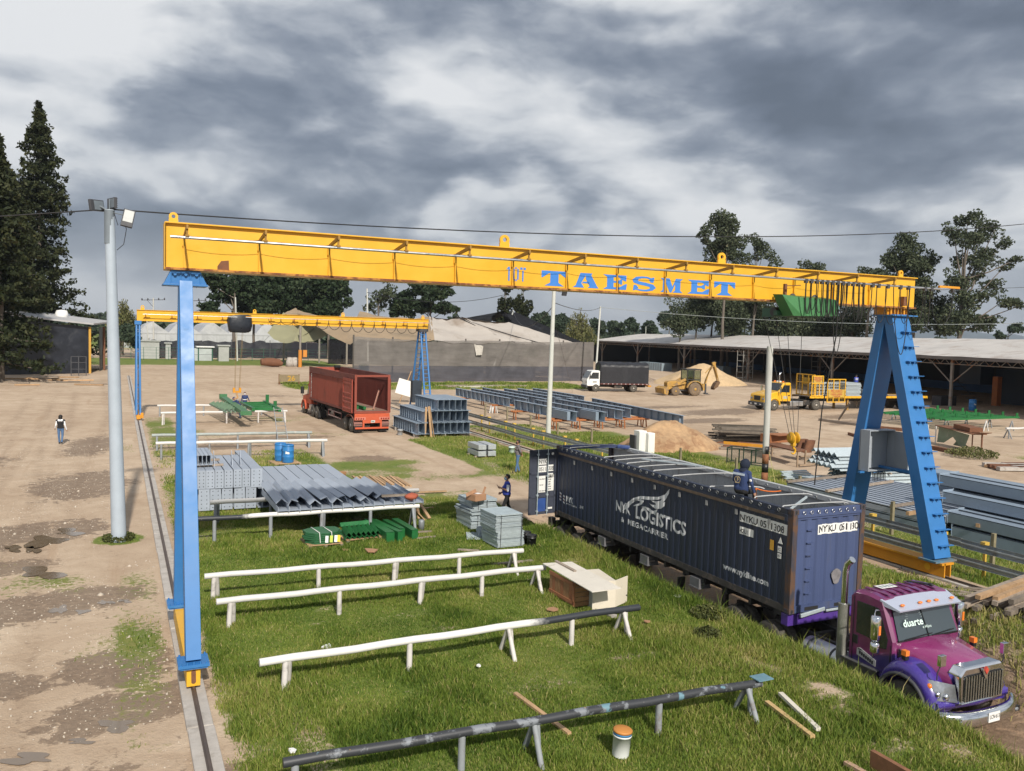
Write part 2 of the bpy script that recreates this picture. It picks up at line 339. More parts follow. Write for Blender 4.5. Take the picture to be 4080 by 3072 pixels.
TRK=[(-20.6,.9,.035,.4,-20,90),(-18.9,.9,.035,.4,-20,90),(-19.6,1.5,.05,2.,-20,60),(-17.9,1.5,.05,2.,-20,60),(-22.4,1.2,.03,1.,-10,80),(-16.2,.5,.08,3.,18,110),(-1.2,1.,.06,1.,14,75),(.7,1.,.06,1.,14,75),(-3.4,1.6,.08,4.,20,60),(30,9,.02,1.2,20,100),(32,9,.02,1.2,20,100),(41,6,.03,.3,15,90),(43.,6,.03,.3,15,90),(24,3,.05,2.2,14,50),(26,3,.05,2.2,14,50),(.55,.1,.1,0,-30,13),(2.0,.1,.1,0,-30,13)]
def rutm(x,y):
    r=np.zeros_like(np.asarray(x,float)); w=.13+np.hypot(x+15,y+15)*.0022
    for x0,a,f,ph,y0,y1 in TRK: r=np.maximum(r,np.exp(-((x-x0-a*np.sin(y*f+ph))/w)**2)*sst(y,y0,y0+4)*(1-sst(y,y1-8,y1)))
    return r*(.35+.65*sst(fbm(x,y,.25,81,3),.35,.6))
def spaced(fine0,fine1,st,far0,far1):
    a=list(np.arange(fine0,fine1+1e-6,st)); s=st
    v=fine1
    while v<far1: s*=1.09; v+=s; a.append(v)
    v=fine0; s=st
    while v>far0: s*=1.14; v-=s; a.insert(0,v)
    return np.array(a)
def grid_mesh(name,xs,ys,hf):
    X,Y=np.meshgrid(xs,ys); Z=hf(X,Y); nx,ny=len(xs),len(ys)
    me=bpy.data.meshes.new(name); vs=np.stack([X,Y,Z],-1).reshape(-1,3)
    i=np.arange(nx*ny).reshape(ny,nx); q=np.stack([i[:-1,:-1],i[:-1,1:],i[1:,1:],i[1:,:-1]],-1).reshape(-1,4)
    me.vertices.add(len(vs)); me.vertices.foreach_set('co',vs.astype(np.float32).ravel())
    me.loops.add(q.size); me.loops.foreach_set('vertex_index',q.astype(np.int32).ravel())
    me.polygons.add(len(q)); me.polygons.foreach_set('loop_start',np.arange(0,q.size,4,dtype=np.int32)); me.polygons.foreach_set('loop_total',np.full(len(q),4,dtype=np.int32))
    me.update(); me.validate(); me.polygons.foreach_set('use_smooth',[True]*len(q))
    return me,X.ravel(),Y.ravel()
def ground():
    xs=spaced(-22,26,.22,-3500,6000); ys=spaced(-8,46,.22,-300,7000)
    me,X,Y=grid_mesh('ground',xs,ys,height)
    for nm,arr in (('grass',grassm(X,Y)),('mud',mudm(X,Y)),('pit',trench(X,Y)),('rut',rutm(X,Y))):
        at=me.attributes.new(nm,'FLOAT','POINT'); at.data.foreach_set('value',arr.astype(np.float32))
    m=bpy.data.materials.new('dirt_and_grass_ground'); m.use_nodes=True; t=NT(m.node_tree); b=t.n['Principled BSDF']
    p=t.a('ShaderNodeTexCoord').outputs['Object']
    at=lambda n:t.a('ShaderNodeAttribute',attribute_name=n).outputs['Fac']
    g,mu,pit=at('grass'),at('mud'),at('pit'); rut=t.m('MULTIPLY',at('rut'),t.mr(t.noise(p,4.,5,.6),.35,.6))
    big=t.noise(p,.09,4,.6); mid=t.noise(p,.7,6,.62,.5); fine=t.noise(p,7.,6,.65); gr=t.noise(p,28.,4,.7)
    tr=t.noise(t.vm('MULTIPLY',p,(1.4,.12,1)).outputs[0],.9,5,.6,.6)     # wheel tracks drawn out along the yard
    base=t.ramp(t.m('ADD',t.m('MULTIPLY',mid,.55),t.m('MULTIPLY',big,.45)),[(.32,(.36,.26,.18)),(.5,(.47,.36,.26)),(.66,(.57,.455,.34))])
    base=t.mix(t.mr(tr,.56,.7,0.,.5),base,(.38,.265,.175))
    base=t.mix(t.mr(fine,.52,.75,0.,.35),base,(.30,.21,.145))
    base=t.mix(t.mr(gr,.62,.72,0.,.5),base,(.56,.47,.37))
    base=t.mix(t.m('MULTIPLY',rut,.55),base,(.25,.175,.12))
    base=t.mix(t.m('MULTIPLY',pit,.6),base,(.22,.115,.06))
    mk=t.mr(t.m('ADD',mu,t.m('ADD',t.m('MULTIPLY',t.m('SUBTRACT',t.noise(p,2.6,7,.68,.6),.5),3.4),t.m('MULTIPLY',t.m('SUBTRACT',fine,.5),1.3))),.38,.72)
    mudc=t.ramp(fine,[(.3,(.095,.066,.045)),(.55,(.18,.125,.086)),(.75,(.33,.25,.18))])
    base=t.mix(t.m('MULTIPLY',mk,.72),base,mudc)
    gk=t.mr(t.m('ADD',g,t.m('ADD',t.m('MULTIPLY',t.m('SUBTRACT',mid,.5),.9),t.m('MULTIPLY',t.m('SUBTRACT',fine,.5),1.1))),.34,.60)
    gc=t.ramp(t.m('ADD',t.m('MULTIPLY',mid,.5),t.m('MULTIPLY',fine,.5)),[(.3,(.062,.100,.016)),(.46,(.120,.172,.030)),(.6,(.20,.205,.06)),(.76,(.32,.255,.12))])
    col=t.mix(gk,base,gc)
    t.l.new(col,b.inputs['Base Color'])
    rg=t.mr(mk,0.,1.,.95,.62); t.l.new(rg,b.inputs['Roughness']); b.inputs['Specular IOR Level'].default_value=.25
    hh=t.m('ADD',t.m('MULTIPLY',fine,.6),t.m('ADD',t.m('MULTIPLY',gr,.25),t.m('MULTIPLY',mid,.6)))
    bp=t.a('ShaderNodeBump',i={'Strength':.75,'Distance':.07,'Height':hh}); t.l.new(bp.outputs[0],b.inputs['Normal'])
    me.materials.append(m); o=bpy.data.objects.new('ground',me); COL.objects.link(o); struct(o)
def hz(x,y): return float(height(np.array([x]),np.array([y]))[0])
ground()
# water in the ruts
WATER=mat('muddy_water',(.17,.125,.085),.03,0.,.1,3,spec=.9)
def puddles():
    for px,py,rx,ry in [(88,1238,55,17),(98,1170,65,13),(30,1185,26,8),(128,1318,22,12),(178,1322,16,8),(228,1302,20,6),(270,1299,18,4.5),(150,1150,40,9),(175,1603,42,7),(250,1568,60,14),(60,1640,70,16),(70,1188,18,10)]:
        c=G(px,py); mb=MB(); ring=[]
        n=26
        for k in range(n):
            a=2*math.pi*k/n; j=1+.35*math.sin(2*a+px)+.28*math.sin(3*a+py)+.2*math.sin(5*a+px*.3)
            q=G(px+rx*j*math.cos(a)*.72,py+ry*j*math.sin(a)*.72); ring.append((q.x,q.y,.012))
        mb.add(ring,[tuple(range(n))]); o=mb.build('puddle',WATER); struct(o)
puddles()

def gravel():
    r=np.random.default_rng(5); n=16000; x=r.uniform(-23,-13.9,n); y=-6+46*r.random(n)**1.6; k=(.25+mudm(x,y)+.6*(fbm(x,y,.8,95,3)>.55))*r.random(n)>.42; x,y=x[k],y[k]; n=len(x); z=height(x,y)
    s=.012+.028*r.random(n)**3+.06*(r.random(n)<.006); O=np.array([(1,0,0),(-1,0,0),(0,1,0),(0,-1,0),(0,0,.7),(0,0,-.7)]); F=[(0,2,4),(2,1,4),(1,3,4),(3,0,4),(2,0,5),(1,2,5),(3,1,5),(0,3,5)]
    v=(O[None]*(s[:,None,None]*r.uniform(.6,1.3,(n,6,1)))+np.stack([x,y,z],1)[:,None]).reshape(-1,3).astype(np.float32); f=(np.array(F)[None]+np.arange(n)[:,None,None]*6).reshape(-1,3).astype(np.int32)
    me=bpy.data.meshes.new('gravel'); me.vertices.add(len(v)); me.vertices.foreach_set('co',v.ravel()); me.loops.add(f.size); me.loops.foreach_set('vertex_index',f.ravel()); me.polygons.add(len(f)); me.polygons.foreach_set('loop_start',np.arange(0,f.size,3,dtype=np.int32)); me.polygons.foreach_set('loop_total',np.full(len(f),3,dtype=np.int32)); me.update(); me.materials.append(mat('pale_stone',(.46,.40,.33),.9,0,.35,3)); o=bpy.data.objects.new('gravel',me); COL.objects.link(o); o['kind']='stuff'; o['label']='small pale stones scattered over the muddy track'; o['category']='gravel'
gravel()
# ------------------------------------------------------------------ grass blades
def grass():
    def region(n,x0,x1,y0,y1,hmin,hmax,w,thr,dry,seed):
        r=np.random.default_rng(seed)
        x=r.uniform(x0,x1,n); y=r.uniform(y0,y1,n)
        g=grassm(x,y); cl=fbm(x,y,1.3,41,3); keep=(g>thr+ (r.random(n)-.5)*.5+(.5-cl)*.5)
        if dry is None: keep&=trench(x,y)<.5
        x,y,cl,g=x[keep],y[keep],cl[keep],g[keep]; k=len(x)
        z=height(x,y)
        tall=fbm(x,y,.6,51,4)
        h=r.uniform(hmin,hmax,k)*(.45+1.3*sst(tall,.25,.75))*np.clip(g+.25,.3,1)
        return x,y,z,h,np.full(k,w),r,cl
    parts=[region(330000,-13.4,-.1,-7,9,.05,.15,.015,.45,None,1),region(120000,-13.4,-.1,9,19,.05,.15,.022,.45,None,2),
           region(70000,3.4,15,-4,16,.06,.16,.024,.5,None,3),region(70000,2.6,18,14,45,.07,.18,.035,.5,None,4),
           region(15000,-16,-13.3,-6,40,.03,.10,.02,.58,None,5),region(26000,-13.4,-5,18,40,.06,.16,.04,.5,None,6),region(30000,4,46,84,98,.1,.25,.09,.5,None,7)]
    # longer stems leaning over the edge of the truck cutting
    r=np.random.default_rng(11); n=14000; y=r.uniform(-7,12.5,n); x=-.5+r.normal(0,.28,n)-.1; k=x<-.2; x,y=x[k],y[k]
    parts.append((x,y,height(x,y),r.uniform(.08,.34,len(x))*np.where(r.random(len(x))<.02,2.2,1),np.full(len(x),.015),r,fbm(x,y,1.3,41,3)))
    r=np.random.default_rng(12); n=9000; y=r.uniform(-6,10,n); x=4.4+r.normal(0,.6,n); parts.append((x,y,height(x,y),r.uniform(.1,.35,n),np.full(n,.02),r,np.full(n,.95)))
    V0,T0=[],[]
    for x,y,z,h,w,r,cl in parts:
        k=len(x); a=r.uniform(0,2*np.pi,k); le=r.uniform(.1,.75,k)*h; la=r.uniform(0,2*np.pi,k)
        dx,dy=np.cos(a)*w/2,np.sin(a)*w/2
        bx,by=x+np.cos(la)*le*.35,y+np.sin(la)*le*.35
        tx,ty=x+np.cos(la)*le,y+np.sin(la)*le
        z=z-.01
        v=np.stack([np.stack([x-dx,y-dy,z],1),np.stack([x+dx,y+dy,z],1),np.stack([bx+dx*.8,by+dy*.8,z+h*.6],1),np.stack([bx-dx*.8,by-dy*.8,z+h*.6],1),np.stack([tx,ty,z+h*.97],1)],1)
        V0.append(v.reshape(-1,3)); tt=np.clip(-.12+.5*cl+.62*fbm(x,y,.3,71,3)+r.normal(0,.13,k)+.45*(r.random(k)<.06),0,1); T0.append(np.repeat(tt,5))
    v=np.concatenate(V0).astype(np.float32); tt=np.concatenate(T0).astype(np.float32); n=len(v)//5
    b=np.arange(n)*5
    f4=np.stack([b,b+1,b+2,b+3],1); f3=np.stack([b+3,b+2,b+4],1)
    me=bpy.data.meshes.new('grass'); me.vertices.add(len(v)); me.vertices.foreach_set('co',v.ravel())
    li=np.concatenate([f4.ravel(),f3.ravel()]).astype(np.int32); me.loops.add(len(li)); me.loops.foreach_set('vertex_index',li)
    me.polygons.add(2*n); me.polygons.foreach_set('loop_start',np.concatenate([np.arange(n)*4,4*n+np.arange(n)*3]).astype(np.int32)); me.polygons.foreach_set('loop_total',np.concatenate([np.full(n,4),np.full(n,3)]).astype(np.int32))
    me.update(); at=me.attributes.new('tint','FLOAT','POINT'); at.data.foreach_set('value',tt)
    m=bpy.data.materials.new('grass_blades'); m.use_nodes=True; t=NT(m.node_tree); bs=t.n['Principled BSDF']
    c=t.ramp(t.a('ShaderNodeAttribute',attribute_name='tint').outputs['Fac'],[(.06,(.058,.108,.014)),(.32,(.138,.208,.030)),(.54,(.23,.28,.052)),(.78,(.38,.34,.12)),(1.,(.48,.40,.2))])
    t.l.new(c,bs.inputs['Base Color']); bs.inputs['Roughness'].default_value=.6; bs.inputs['Specular IOR Level'].default_value=.25
    tr=t.a('ShaderNodeBsdfTranslucent'); t.l.new(c,tr.inputs[0]); mx=t.a('ShaderNodeMixShader',i={0:.3}); t.l.new(bs.outputs[0],mx.inputs[1]); t.l.new(tr.outputs[0],mx.inputs[2])
    t.l.new(mx.outputs[0],t.n['Material Output'].inputs[0]); me.materials.append(m)
    o=bpy.data.objects.new('grass',me); COL.objects.link(o); o['kind']='stuff'; o['label']='long green grass with dry stems covering the yard beside the truck cutting'; o['category']='grass'
grass()
# ------------------------------------------------------------------ rails
def rails():
    for nm,x,w,y0,y1,lab in (('crane_rail',-13.66,.46,-7,112,'long concrete kerb carrying the left crane rail beside the muddy track'),('crane_rail',8.25,.34,-12,85,'narrow crane rail on a concrete strip beside the guard rail, right of the parked container')):
        r=T(nm,lab,'crane rail',(x,y0,0))
        mb=MB(); y=y0
        while y<y1:
            L=random.uniform(2.2,3.4); j=random.uniform(-.012,.012); mb.bx(x-w/2+j,x+w/2+j,y,min(y+L-.02,y1),-.15,.07+random.uniform(0,.012)); y+=L
        mb.build('concrete_base',CONC,r,.02)
        q=MB(); q.sec((x,y0,.08),(x,y1,.08),[(-.045,0),(.045,0),(.045,.012),(.01,.02),(.01,.04),(.02,.045),(.02,.06),(-.02,.06),(-.02,.045),(-.01,.04),(-.01,.02),(-.045,.012)]); q.build('steel_rail',mat('worn_rail_steel',(.13,.10,.085),.55,.5,.25,5),r)
rails()
# ------------------------------------------------------------------ TAESMET letters (wide wedge serif), cell 1 x 1
LET={'T':[(0,1),(1,1),(1,.55),(.95,.55),(.72,.84),(.66,.84),(.66,.22),(.88,.0),(.88,0),(.12,0),(.34,.22),(.34,.84),(.28,.84),(.05,.55),(0,.55)],
 'A':[(.3,1),(.78,1),(.72,.86),(.97,.05),(1,0),(.46,0),(.56,.14),(.56,.2),(.46,.2),(.46,.22),(.44,.36),(.33,.36),(.36,.46),(.43,.46),(.38,.46),(.47,.68),(.56,.46),(.62,.36),(.58,.28),(.56,.2),(.56,.14),(.46,0),(0,0),(.1,.1),(.37,.86)],
 'E':[(0,1),(.97,1),(.97,.60),(.9,.60),(.66,.84),(.44,.84),(.44,.60),(.62,.60),(.74,.72),(.8,.72),(.8,.36),(.74,.36),(.62,.46),(.44,.46),(.44,.16),(.68,.16),(.93,.40),(1,.40),(.97,0),(0,0),(.17,.16),(.17,.84)],
 'M':[(0,1),(.4,1),(.54,.42),(.68,1),(1,1),(.89,.86),(.89,.16),(1,0),(.55,0),(.66,.16),(.66,.62),(.5,0),(.42,0),(.24,.66),(.24,.16),(.34,0),(0,0),(.11,.16),(.11,.86)]}
def s_curve():
    # stroke outline of an S
    c=[(.86,.74),(.80,.88),(.62,.96),(.42,.96),(.22,.9),(.12,.76),(.16,.62),(.34,.54),(.58,.48),(.82,.40),(.90,.26),(.82,.12),(.62,.04),(.40,.04),(.20,.10),(.13,.26)]
    w=[.10,.12,.15,.17,.2,.22,.25,.27,.28,.27,.24,.2,.17,.15,.12,.10]
    L,Rr=[],[]
    for i,(p,ww) in enumerate(zip(c,w)):
        a=c[max(i-1,0)]; b=c[min(i+1,len(c)-1)]; d=V((b[0]-a[0],b[1]-a[1])).normalized(); n=V((-d.y,d.x))
        L.append((p[0]+n.x*ww*.55,p[1]+n.y*ww*.38)); Rr.append((p[0]-n.x*ww*.55,p[1]-n.y*ww*.38))
    return L,Rr
def slab_word(word,parent,mt,x0,x1,z0,z1,y):
    n=len(word); gap=.22; cw=(x1-x0)/(n+(n-1)*gap)
    mb=MB(); h=z1-z0
    for i,ch in enumerate(word):
        ox=x0+i*cw*(1+gap)
        if ch=='A':
            for poly in ([(.3,1),(.52,1),(.52,.86),(.34,.30),(.42,.12),(.46,0),(0,0),(.12,.14)],[(.52,1),(.78,1),(.74,.86),(.98,.14),(1.05,0),(.6,0),(.68,.12),(.62,.3),(.52,.62),(.52,.86)],[(.36,.30),(.66,.30),(.6,.42),(.42,.42)]):
                mb.prism([(ox+a*cw,z0+b*h) for a,b in poly],'y',y-.004,y)
        elif ch=='S':
            L,Rr=s_curve()
            for k in range(len(L)-1): mb.add([(ox+L[k][0]*cw,y-.004,z0+L[k][1]*h),(ox+L[k+1][0]*cw,y-.004,z0+L[k+1][1]*h),(ox+Rr[k+1][0]*cw,y-.004,z0+Rr[k+1][1]*h),(ox+Rr[k][0]*cw,y-.004,z0+Rr[k][1]*h)],[(0,1,2,3)])
            for P in ([(.80,.62),(.92,.62),(.95,.99),(.84,.96),(.72,.80)],[(.07,.40),(.18,.40),(.28,.2),(.14,.05),(.04,0)]): mb.prism([(ox+a*cw,z0+b*h) for a,b in P],'y',y-.0045,y)
        else: mb.prism([(ox+a*cw,z0+b*h) for a,b in LET[ch]],'y',y-.004,y)
    return mb.build('lettering',mt,parent)
LBLU=mat('sign_blue',(.045,.20,.60),.45,0,.06,6)
def stencil(mb,ch,x,z,w,h,y):
    t=w*.26
    if ch=='1': mb.bx(x+w*.4,x+w*.4+t,y-.004,y,z,z+h); mb.prism([(x+w*.05,z+h*.78),(x+w*.4,z+h),(x+w*.4,z+h*.84)],'y',y-.004,y)
    if ch=='0':
        for s in (0,1):
            xx=x if s==0 else x+w-t; mb.prism([(xx,z+h*.2),(xx+(0 if s else t),z+(h*.2 if s else h*.06)),(xx+t,z+(h*.2 if s else h*.06)),(xx+t,z+h*.8),(xx+(0 if s else t),z+h*.94),(xx,z+h*.8)] if False else [(xx,z+h*.12),(xx+t,z+h*.12),(xx+t,z+h*.88),(xx,z+h*.88)],'y',y-.004,y)
        for zz in (z,z+h*.86): mb.bx(x+w*.3,x+w*.45,y-.004,y,zz,zz+h*.14); mb.bx(x+w*.55,x+w*.7,y-.004,y,zz,zz+h*.14)
    if ch=='T': mb.bx(x,x+w*.42,y-.004,y,z+h*.84,z+h); mb.bx(x+w*.58,x+w,y-.004,y,z+h*.84,z+h); mb.bx(x+w*.38,x+w*.62,y-.004,y,z,z+h*.78)
def sag(p,q,d,n=12):
    p,q=V(p),V(q); return [p.lerp(q,i/n)-V((0,0,d*4*(i/n)*(1-i/n))) for i in range(n+1)]
def lug(mb,x,y,z,s=1.):
    # lifting eye: plate with a round hole
    n=16; out=[]; inn=[]
    for k in range(n):
        a=2*math.pi*k/n; out.append((x+.16*s*math.cos(a),z+.24*s+.16*s*math.sin(a))); inn.append((x+.07*s*math.cos(a),z+.25*s+.07*s*math.sin(a)))
    for yy in (y-.025,y+.025): pass
    vs=[(a,y-.03,b) for a,b in out]+[(a,y-.03,b) for a,b in inn]+[(a,y+.03,b) for a,b in out]+[(a,y+.03,b) for a,b in inn]
    fs=[]
    for k in range(n):
        j=(k+1)%n; fs+=[(k,j,n+j,n+k),(2*n+k,3*n+k,3*n+j,2*n+j),(k,2*n+k,2*n+j,j),(n+k,n+j,3*n+j,3*n+k)]
    mb.add(vs,fs); mb.bx(x-.16*s,x+.16*s,y-.029,y+.029,z-.01,z+.16*s)
def gantry():
    Y=4.3; r=T('gantry_crane','tall yellow and blue gantry crane in the foreground reading TAESMET','gantry crane',(-13.66,4.6,0))
    x0,x1=-14.08,9.05; zb,zt=8.47,9.50
    mb=MB(); mb.bx(x0+.02,x1-.02,Y+.07,Y+.55,zb+.03,zt-.03); mb.bx(x0,x1,Y-.02,Y+.64,zt-.03,zt); mb.bx(x0,x1,Y-.01,Y+.63,zb,zb+.03); mb.bx(x0-.015,x0+.0,Y+.0,Y+.62,zb+.005,zt-.004)
    mb.build('girder',YEL,r,.004)
    st=MB(); st.bx(x0,x1,Y-.014,Y-.002,zb+.001,zb+.05); st.build('bottom_flange',mat('rusty_flange',(.42,.19,.04),.7,0,.3,6,dirt=(.16,.06,.03),dsc=5,dth=(.4,.6)),r)
    mb=MB()
    for x in (x0+.18,-5.9,1.15,x1-.45): mb=MB(); lug(mb,x,Y+.3,zt,.85 if -13<x<8 else .6); mb.build('lifting_lug',YEL,r)
    # hangers, arms and festoon bar
    xs=[OY(px,580,Y+.05).x for px in (397,564,716,857,990,1113,1228,1336,1439,1536,1629,1716)]+[6.9,7.9]
    xs=[xs[0]+(xs[11]-xs[0])*k/11 for k in range(12)]+[xs[11]+(xs[11]-xs[0])/11*k for k in (1,2)]
    xs=[x for x in xs if x<9]; RB=Y-.92; zr=(OY(368,512,RB).z+OY(2035,624,RB).z)/2
    for x in xs:
        mb=MB(); mb.bx(x-.009,x+.009,Y+.0,Y+.069,zb+.06,9.2); mb.bx(x-.03,x+.03,Y+.0,Y+.069,9.0,9.24); mb.build('stiffener',YEL,r)
        q=MB(); q.bar((x,Y+.06,zr+.10),(x,RB-.06,zr+.22),.04,.06,(0,0,1),.04,.09); q.bx(x-.02,x+.02,RB-.02,RB+.02,zr+.03,zr+.2); q.bx(x-.04,x+.04,RB-.05,RB+.05,zr+.02,zr+.06); q.build('bracket_arm',mat('shaded_bracket',(.30,.16,.025),.7,0,.3,6),r)  # arm paint darkened, shade of the underside put into the colour
    mb=MB(); mb.tube((OY(368,512,RB).x,RB,zr),(OY(2035,624,RB).x,RB,zr),.03,n=8); mb.build('festoon_bar',ALU,r)
    mb=MB(); pts=[]
    for a,b in zip(xs,xs[1:]): pts+=sag((a,Y-.3,9.20),(b,Y-.3,9.20),.06,8)[:-1]
    mb.path(pts,.006,5); mb.build('support_wire',ROPE,r)
    mb=MB(); mb.bx(x1-.05,x1+.9,RB+.02,RB+.08,zr+.05,zr+.12); mb.build('end_arm',YEL2,r)
    mb=MB(); mb.bx(8.35,8.5,Y-.1,Y+.06,8.55,8.85); mb.build('limit_switch',RUST,r)
    # festoon loops
    random.seed(3); FX=np.concatenate([np.linspace(3.3,5.6,12),[6.0,6.25,6.65,7.2,7.55,8.3,8.6,9.6]])
    mb=MB()
    for i in range(len(FX)-1):
        for k in range(2 if i<12 else 1):
            a,b=FX[i]+k*.03,FX[i+1]+k*.02; d=random.uniform(.8,1.15) if i<12 else random.uniform(.9,1.2); yy=RB+random.uniform(-.05,.05)
            p=[]
            for j in range(15):
                t=j/14; s=(1-math.cos(math.pi*t))/2; p.append((a+(b-a)*s,yy+.03*math.sin(3*t+i),zr-.05-d*math.sin(math.pi*t)**.7))
            mb.path(p,.0115,5)
    p=[(6.9,RB,zr-.03)]+[(6.9+.7*t+.12*math.sin(math.pi*t),RB,zr-.03-2.1*math.sin(math.pi*t)**.65) for t in np.linspace(.02,.98,18)]+[(7.6,RB,zr-.03)]
    mb.path(p,.014,5)
    p=[(4.4,RB,zr-.03)]+[(4.4+.45*t,RB,zr-.03-2.1*math.sin(math.pi*t)**.5) for t in np.linspace(.02,.98,18)]+[(4.85,RB,zr-.03)]
    mb.path(p,.013,5); mb.path([(4.62,RB,zr),(4.6,RB,7.5),(4.5,Y-.6,5.2),(4.35,Y-.6,2.9)],.02,5)
    mb.build('festoon_cable',WIRE,r)
    for x in FX: q=MB(); q.bx(x-.05,x+.05,RB-.04,RB+.04,zr-.09,zr+.04); q.build('cable_trolley',DGR,r)
    # legs
    def leg(p,q,w,d,w2=None,d2=None): m=MB(); m.bar(p,q,w,d,(0,1,0),w2,d2); return m.build('leg',BLU,r,.008)
    L=-13.66
    leg((L,1.95,.62),(L,4.4,8.2),.29,.34,.27,.3); leg((L,5.85,.62),(L,4.62,8.2),.29,.34,.27,.3)
    mb=MB(); mb.prism([(L-.44,8.17),(L+.44,8.17),(L+.30,8.46),(L-.30,8.46)],'y',4.35,4.95); mb.bx(L-.46,L+.46,4.3,5.0,8.13,8.17)
    for k in (-.3,-.1,.1,.3): mb.bx(L+k-.012,L+k+.012,4.32,4.36,8.17,8.42)
    mb.build('leg_cap',BLU,r,.006)
    mb=MB()
    for k in (-.22,0,.22): mb.tube((L+k,4.34,8.38),(L+k,4.28,8.38),.035,n=8)
    mb.build('bolt',BLU,r)
    for yy in (1.95,5.85):
        mb=MB(); mb.bx(L-.29,L+.29,yy-.28,yy+.28,.56,.62); mb.bx(L-.26,L+.26,yy-.25,yy+.25,.522,.56)
        for k in range(5): mb.tube((L-.24+.12*k,yy-.25,.62),(L-.24+.12*k,yy-.25,.66),.02,n=6); mb.tube((L-.24+.12*k,yy+.25,.62),(L-.24+.12*k,yy+.25,.66),.02,n=6)
        mb.build('base_plate',BLU,r)
    mb=MB(); mb.bx(L-.13,L+.13,1.8,6.1,.14,.52); mb.build('end_truck',YEL,r,.01)
    mb=MB(); mb.prism([(L+.045*math.cos(a),.335+(.09 if math.sin(a)>0 else -.09)+.045*math.sin(a)) for a in np.linspace(0,2*math.pi,17)[:-1]],'y',1.785,1.801); mb.build('axle_slot',RUST,r)
    for yy in (2.1,5.75): mb=MB(); mb.lathe([(.0,-.05),(.16,-.05),(.18,-.03),(.15,-.02),(.15,.02),(.18,.03),(.16,.05),(0,.05)],(L,yy,.32),18,'x'); mb.build('wheel',RUST,r)
    # right A-frame
    X=8.2
    def big(p,q,nm='leg'):
        m=MB(); m.bar(p,q,.72,.42,(0,1,0),.78,.34); return m.build('leg',BLU,r,.008)
    big((8.27,2.35,.62),(8.2,4.35,8.22)); big((8.27,5.95,.62),(8.2,4.6,8.22))
    mb=MB(); mb.bx(7.72,8.86,4.05,4.9,8.2,8.24); mb.build('leg_cap',BLU,r)
    mb=MB(); mb.bx(7.8,8.75,4.35,4.9,8.24,8.47)
    for k in range(6): mb.tube((7.9+.15*k,4.3,8.24),(7.9+.15*k,4.3,8.46),.035,n=6)
    mb.build('bearing_block',YEL2,r)
    for k in range(15):
        t=.055+.0625*k; yc=2.35+(2.0)*t-.21+.02*t; z=.62+7.6*t; xx=8.30-.07*t
        mb=MB(); mb.bx(xx-.18,xx+.42,yc-.13,yc-.02,z,z+.018); mb.bx(xx-.1,xx-.06,yc-.11,yc+.04,z-.07,z); mb.bx(xx+.1,xx+.14,yc-.11,yc+.04,z-.07,z); mb.build('rung',BLU,r)
    for yy in (2.35,5.95):
        mb=MB(); mb.bx(7.8,8.75,yy-.32,yy+.32,.565,.62); mb.build('base_plate',mat('weathered_blue_plate',(.08,.19,.28),.7,0,.3,5,dirt=(.15,.15,.14),dsc=4,dth=(.45,.65)),r)
    mb=MB(); mb.bx(8.1,8.14,1.95,6.4,.12,.56); mb.bx(7.98,8.52,1.95,6.4,.5,.563); mb.bx(8.36,8.4,1.95,6.4,.12,.5)
    mb.build('end_truck',YEL2,r)
    for yy in (2.3,6.0): mb=MB(); mb.lathe([(.0,-.05),(.17,-.05),(.19,-.03),(.16,-.02),(.16,.02),(.19,.03),(.17,.05),(0,.05)],(8.25,yy,.33),18,'x'); mb.build('wheel',RUST,r)
    mb=MB(); mb.prism([(2.55+.11*math.cos(a),.33+.11*math.sin(a)) for a in np.linspace(0,2*math.pi,17)[:-1]],'x',8.09,8.1); mb.build('axle_cover',YEL,r)
    mb=MB(); mb.bar((8.35,3.0,3.15),(8.35,5.5,3.15),.08,.08); mb.bar((8.6,3.0,3.05),(8.6,5.5,3.05),.06,.06); mb.build('cross_brace',BLU,r)
    # control cabinet
    a=OY(1872,931,4.7); b=OY(1922,1012,4.7); cx0,cx1,cz0,cz1=a.x,b.x,b.z,a.z
    c=MB(); c.bx(cx0,cx0+.03,4.55,4.95,cz0,cz1).bx(cx1-.03,cx1,4.55,4.95,cz0,cz1).bx(cx0,cx1,4.55,4.95,cz1,cz1+.03).bx(cx0,cx1,4.55,4.95,cz0-.03,cz0).bx(cx0,cx1,4.93,4.97,cz0,cz1)
    cab=c.build('control_cabinet',mat('grey_cabinet_paint',(.33,.36,.40),.5,0,.06,4),r)
    m=MB(); m.bx(cx0+.15,cx1-.06,4.82,4.86,cz0+.04,cz1-.05); m.build('back_panel',mat('grey_cabinet_paint',(.33,.36,.40)),cab)
    m=MB(); m.bar((cx1-.02,4.54,(cz0+cz1)/2-.04),(cx1-.12,3.9,(cz0+cz1)/2-.04),.03,cz1-cz0+.05,(0,0,1)); m.build('door',mat('grey_cabinet_paint',(.33,.36,.40)),cab)
    m=MB(); m.bar((cx0-.2,4.75,cz0-.07),(cx1+.2,4.75,cz0-.07),.1,.06); m.bar((cx0+.3,4.75,cz0-.07),(8.3,4.75,cz0-.07),.3,.05); m.build('bracket',BLU,cab)
    m=MB()
    for k in range(9): p=V((cx0+.25+.07*k,4.6,cz0-.05)); m.path([p,p+V((.02,-.02,-.2)),p+V((.08,.02,-.33)),p+V((.1,.05,-.05))],.012,4)
    m.build('wiring',WIRE,cab)
    # lettering
    ta=OY(1170,584,Y+.07); tb=OY(1587,636,Y+.07); zt_=OY(1172,584,Y+.07).z; zb_=OY(1180,617,Y+.07).z
    slab_word('TAESMET',r,LBLU,ta.x,tb.x,zb_,zt_,Y+.068)
    mb=MB(); a=OY(1093,586,Y+.07); b=OY(1135,608,Y+.07); w=(b.x-a.x)/3.5
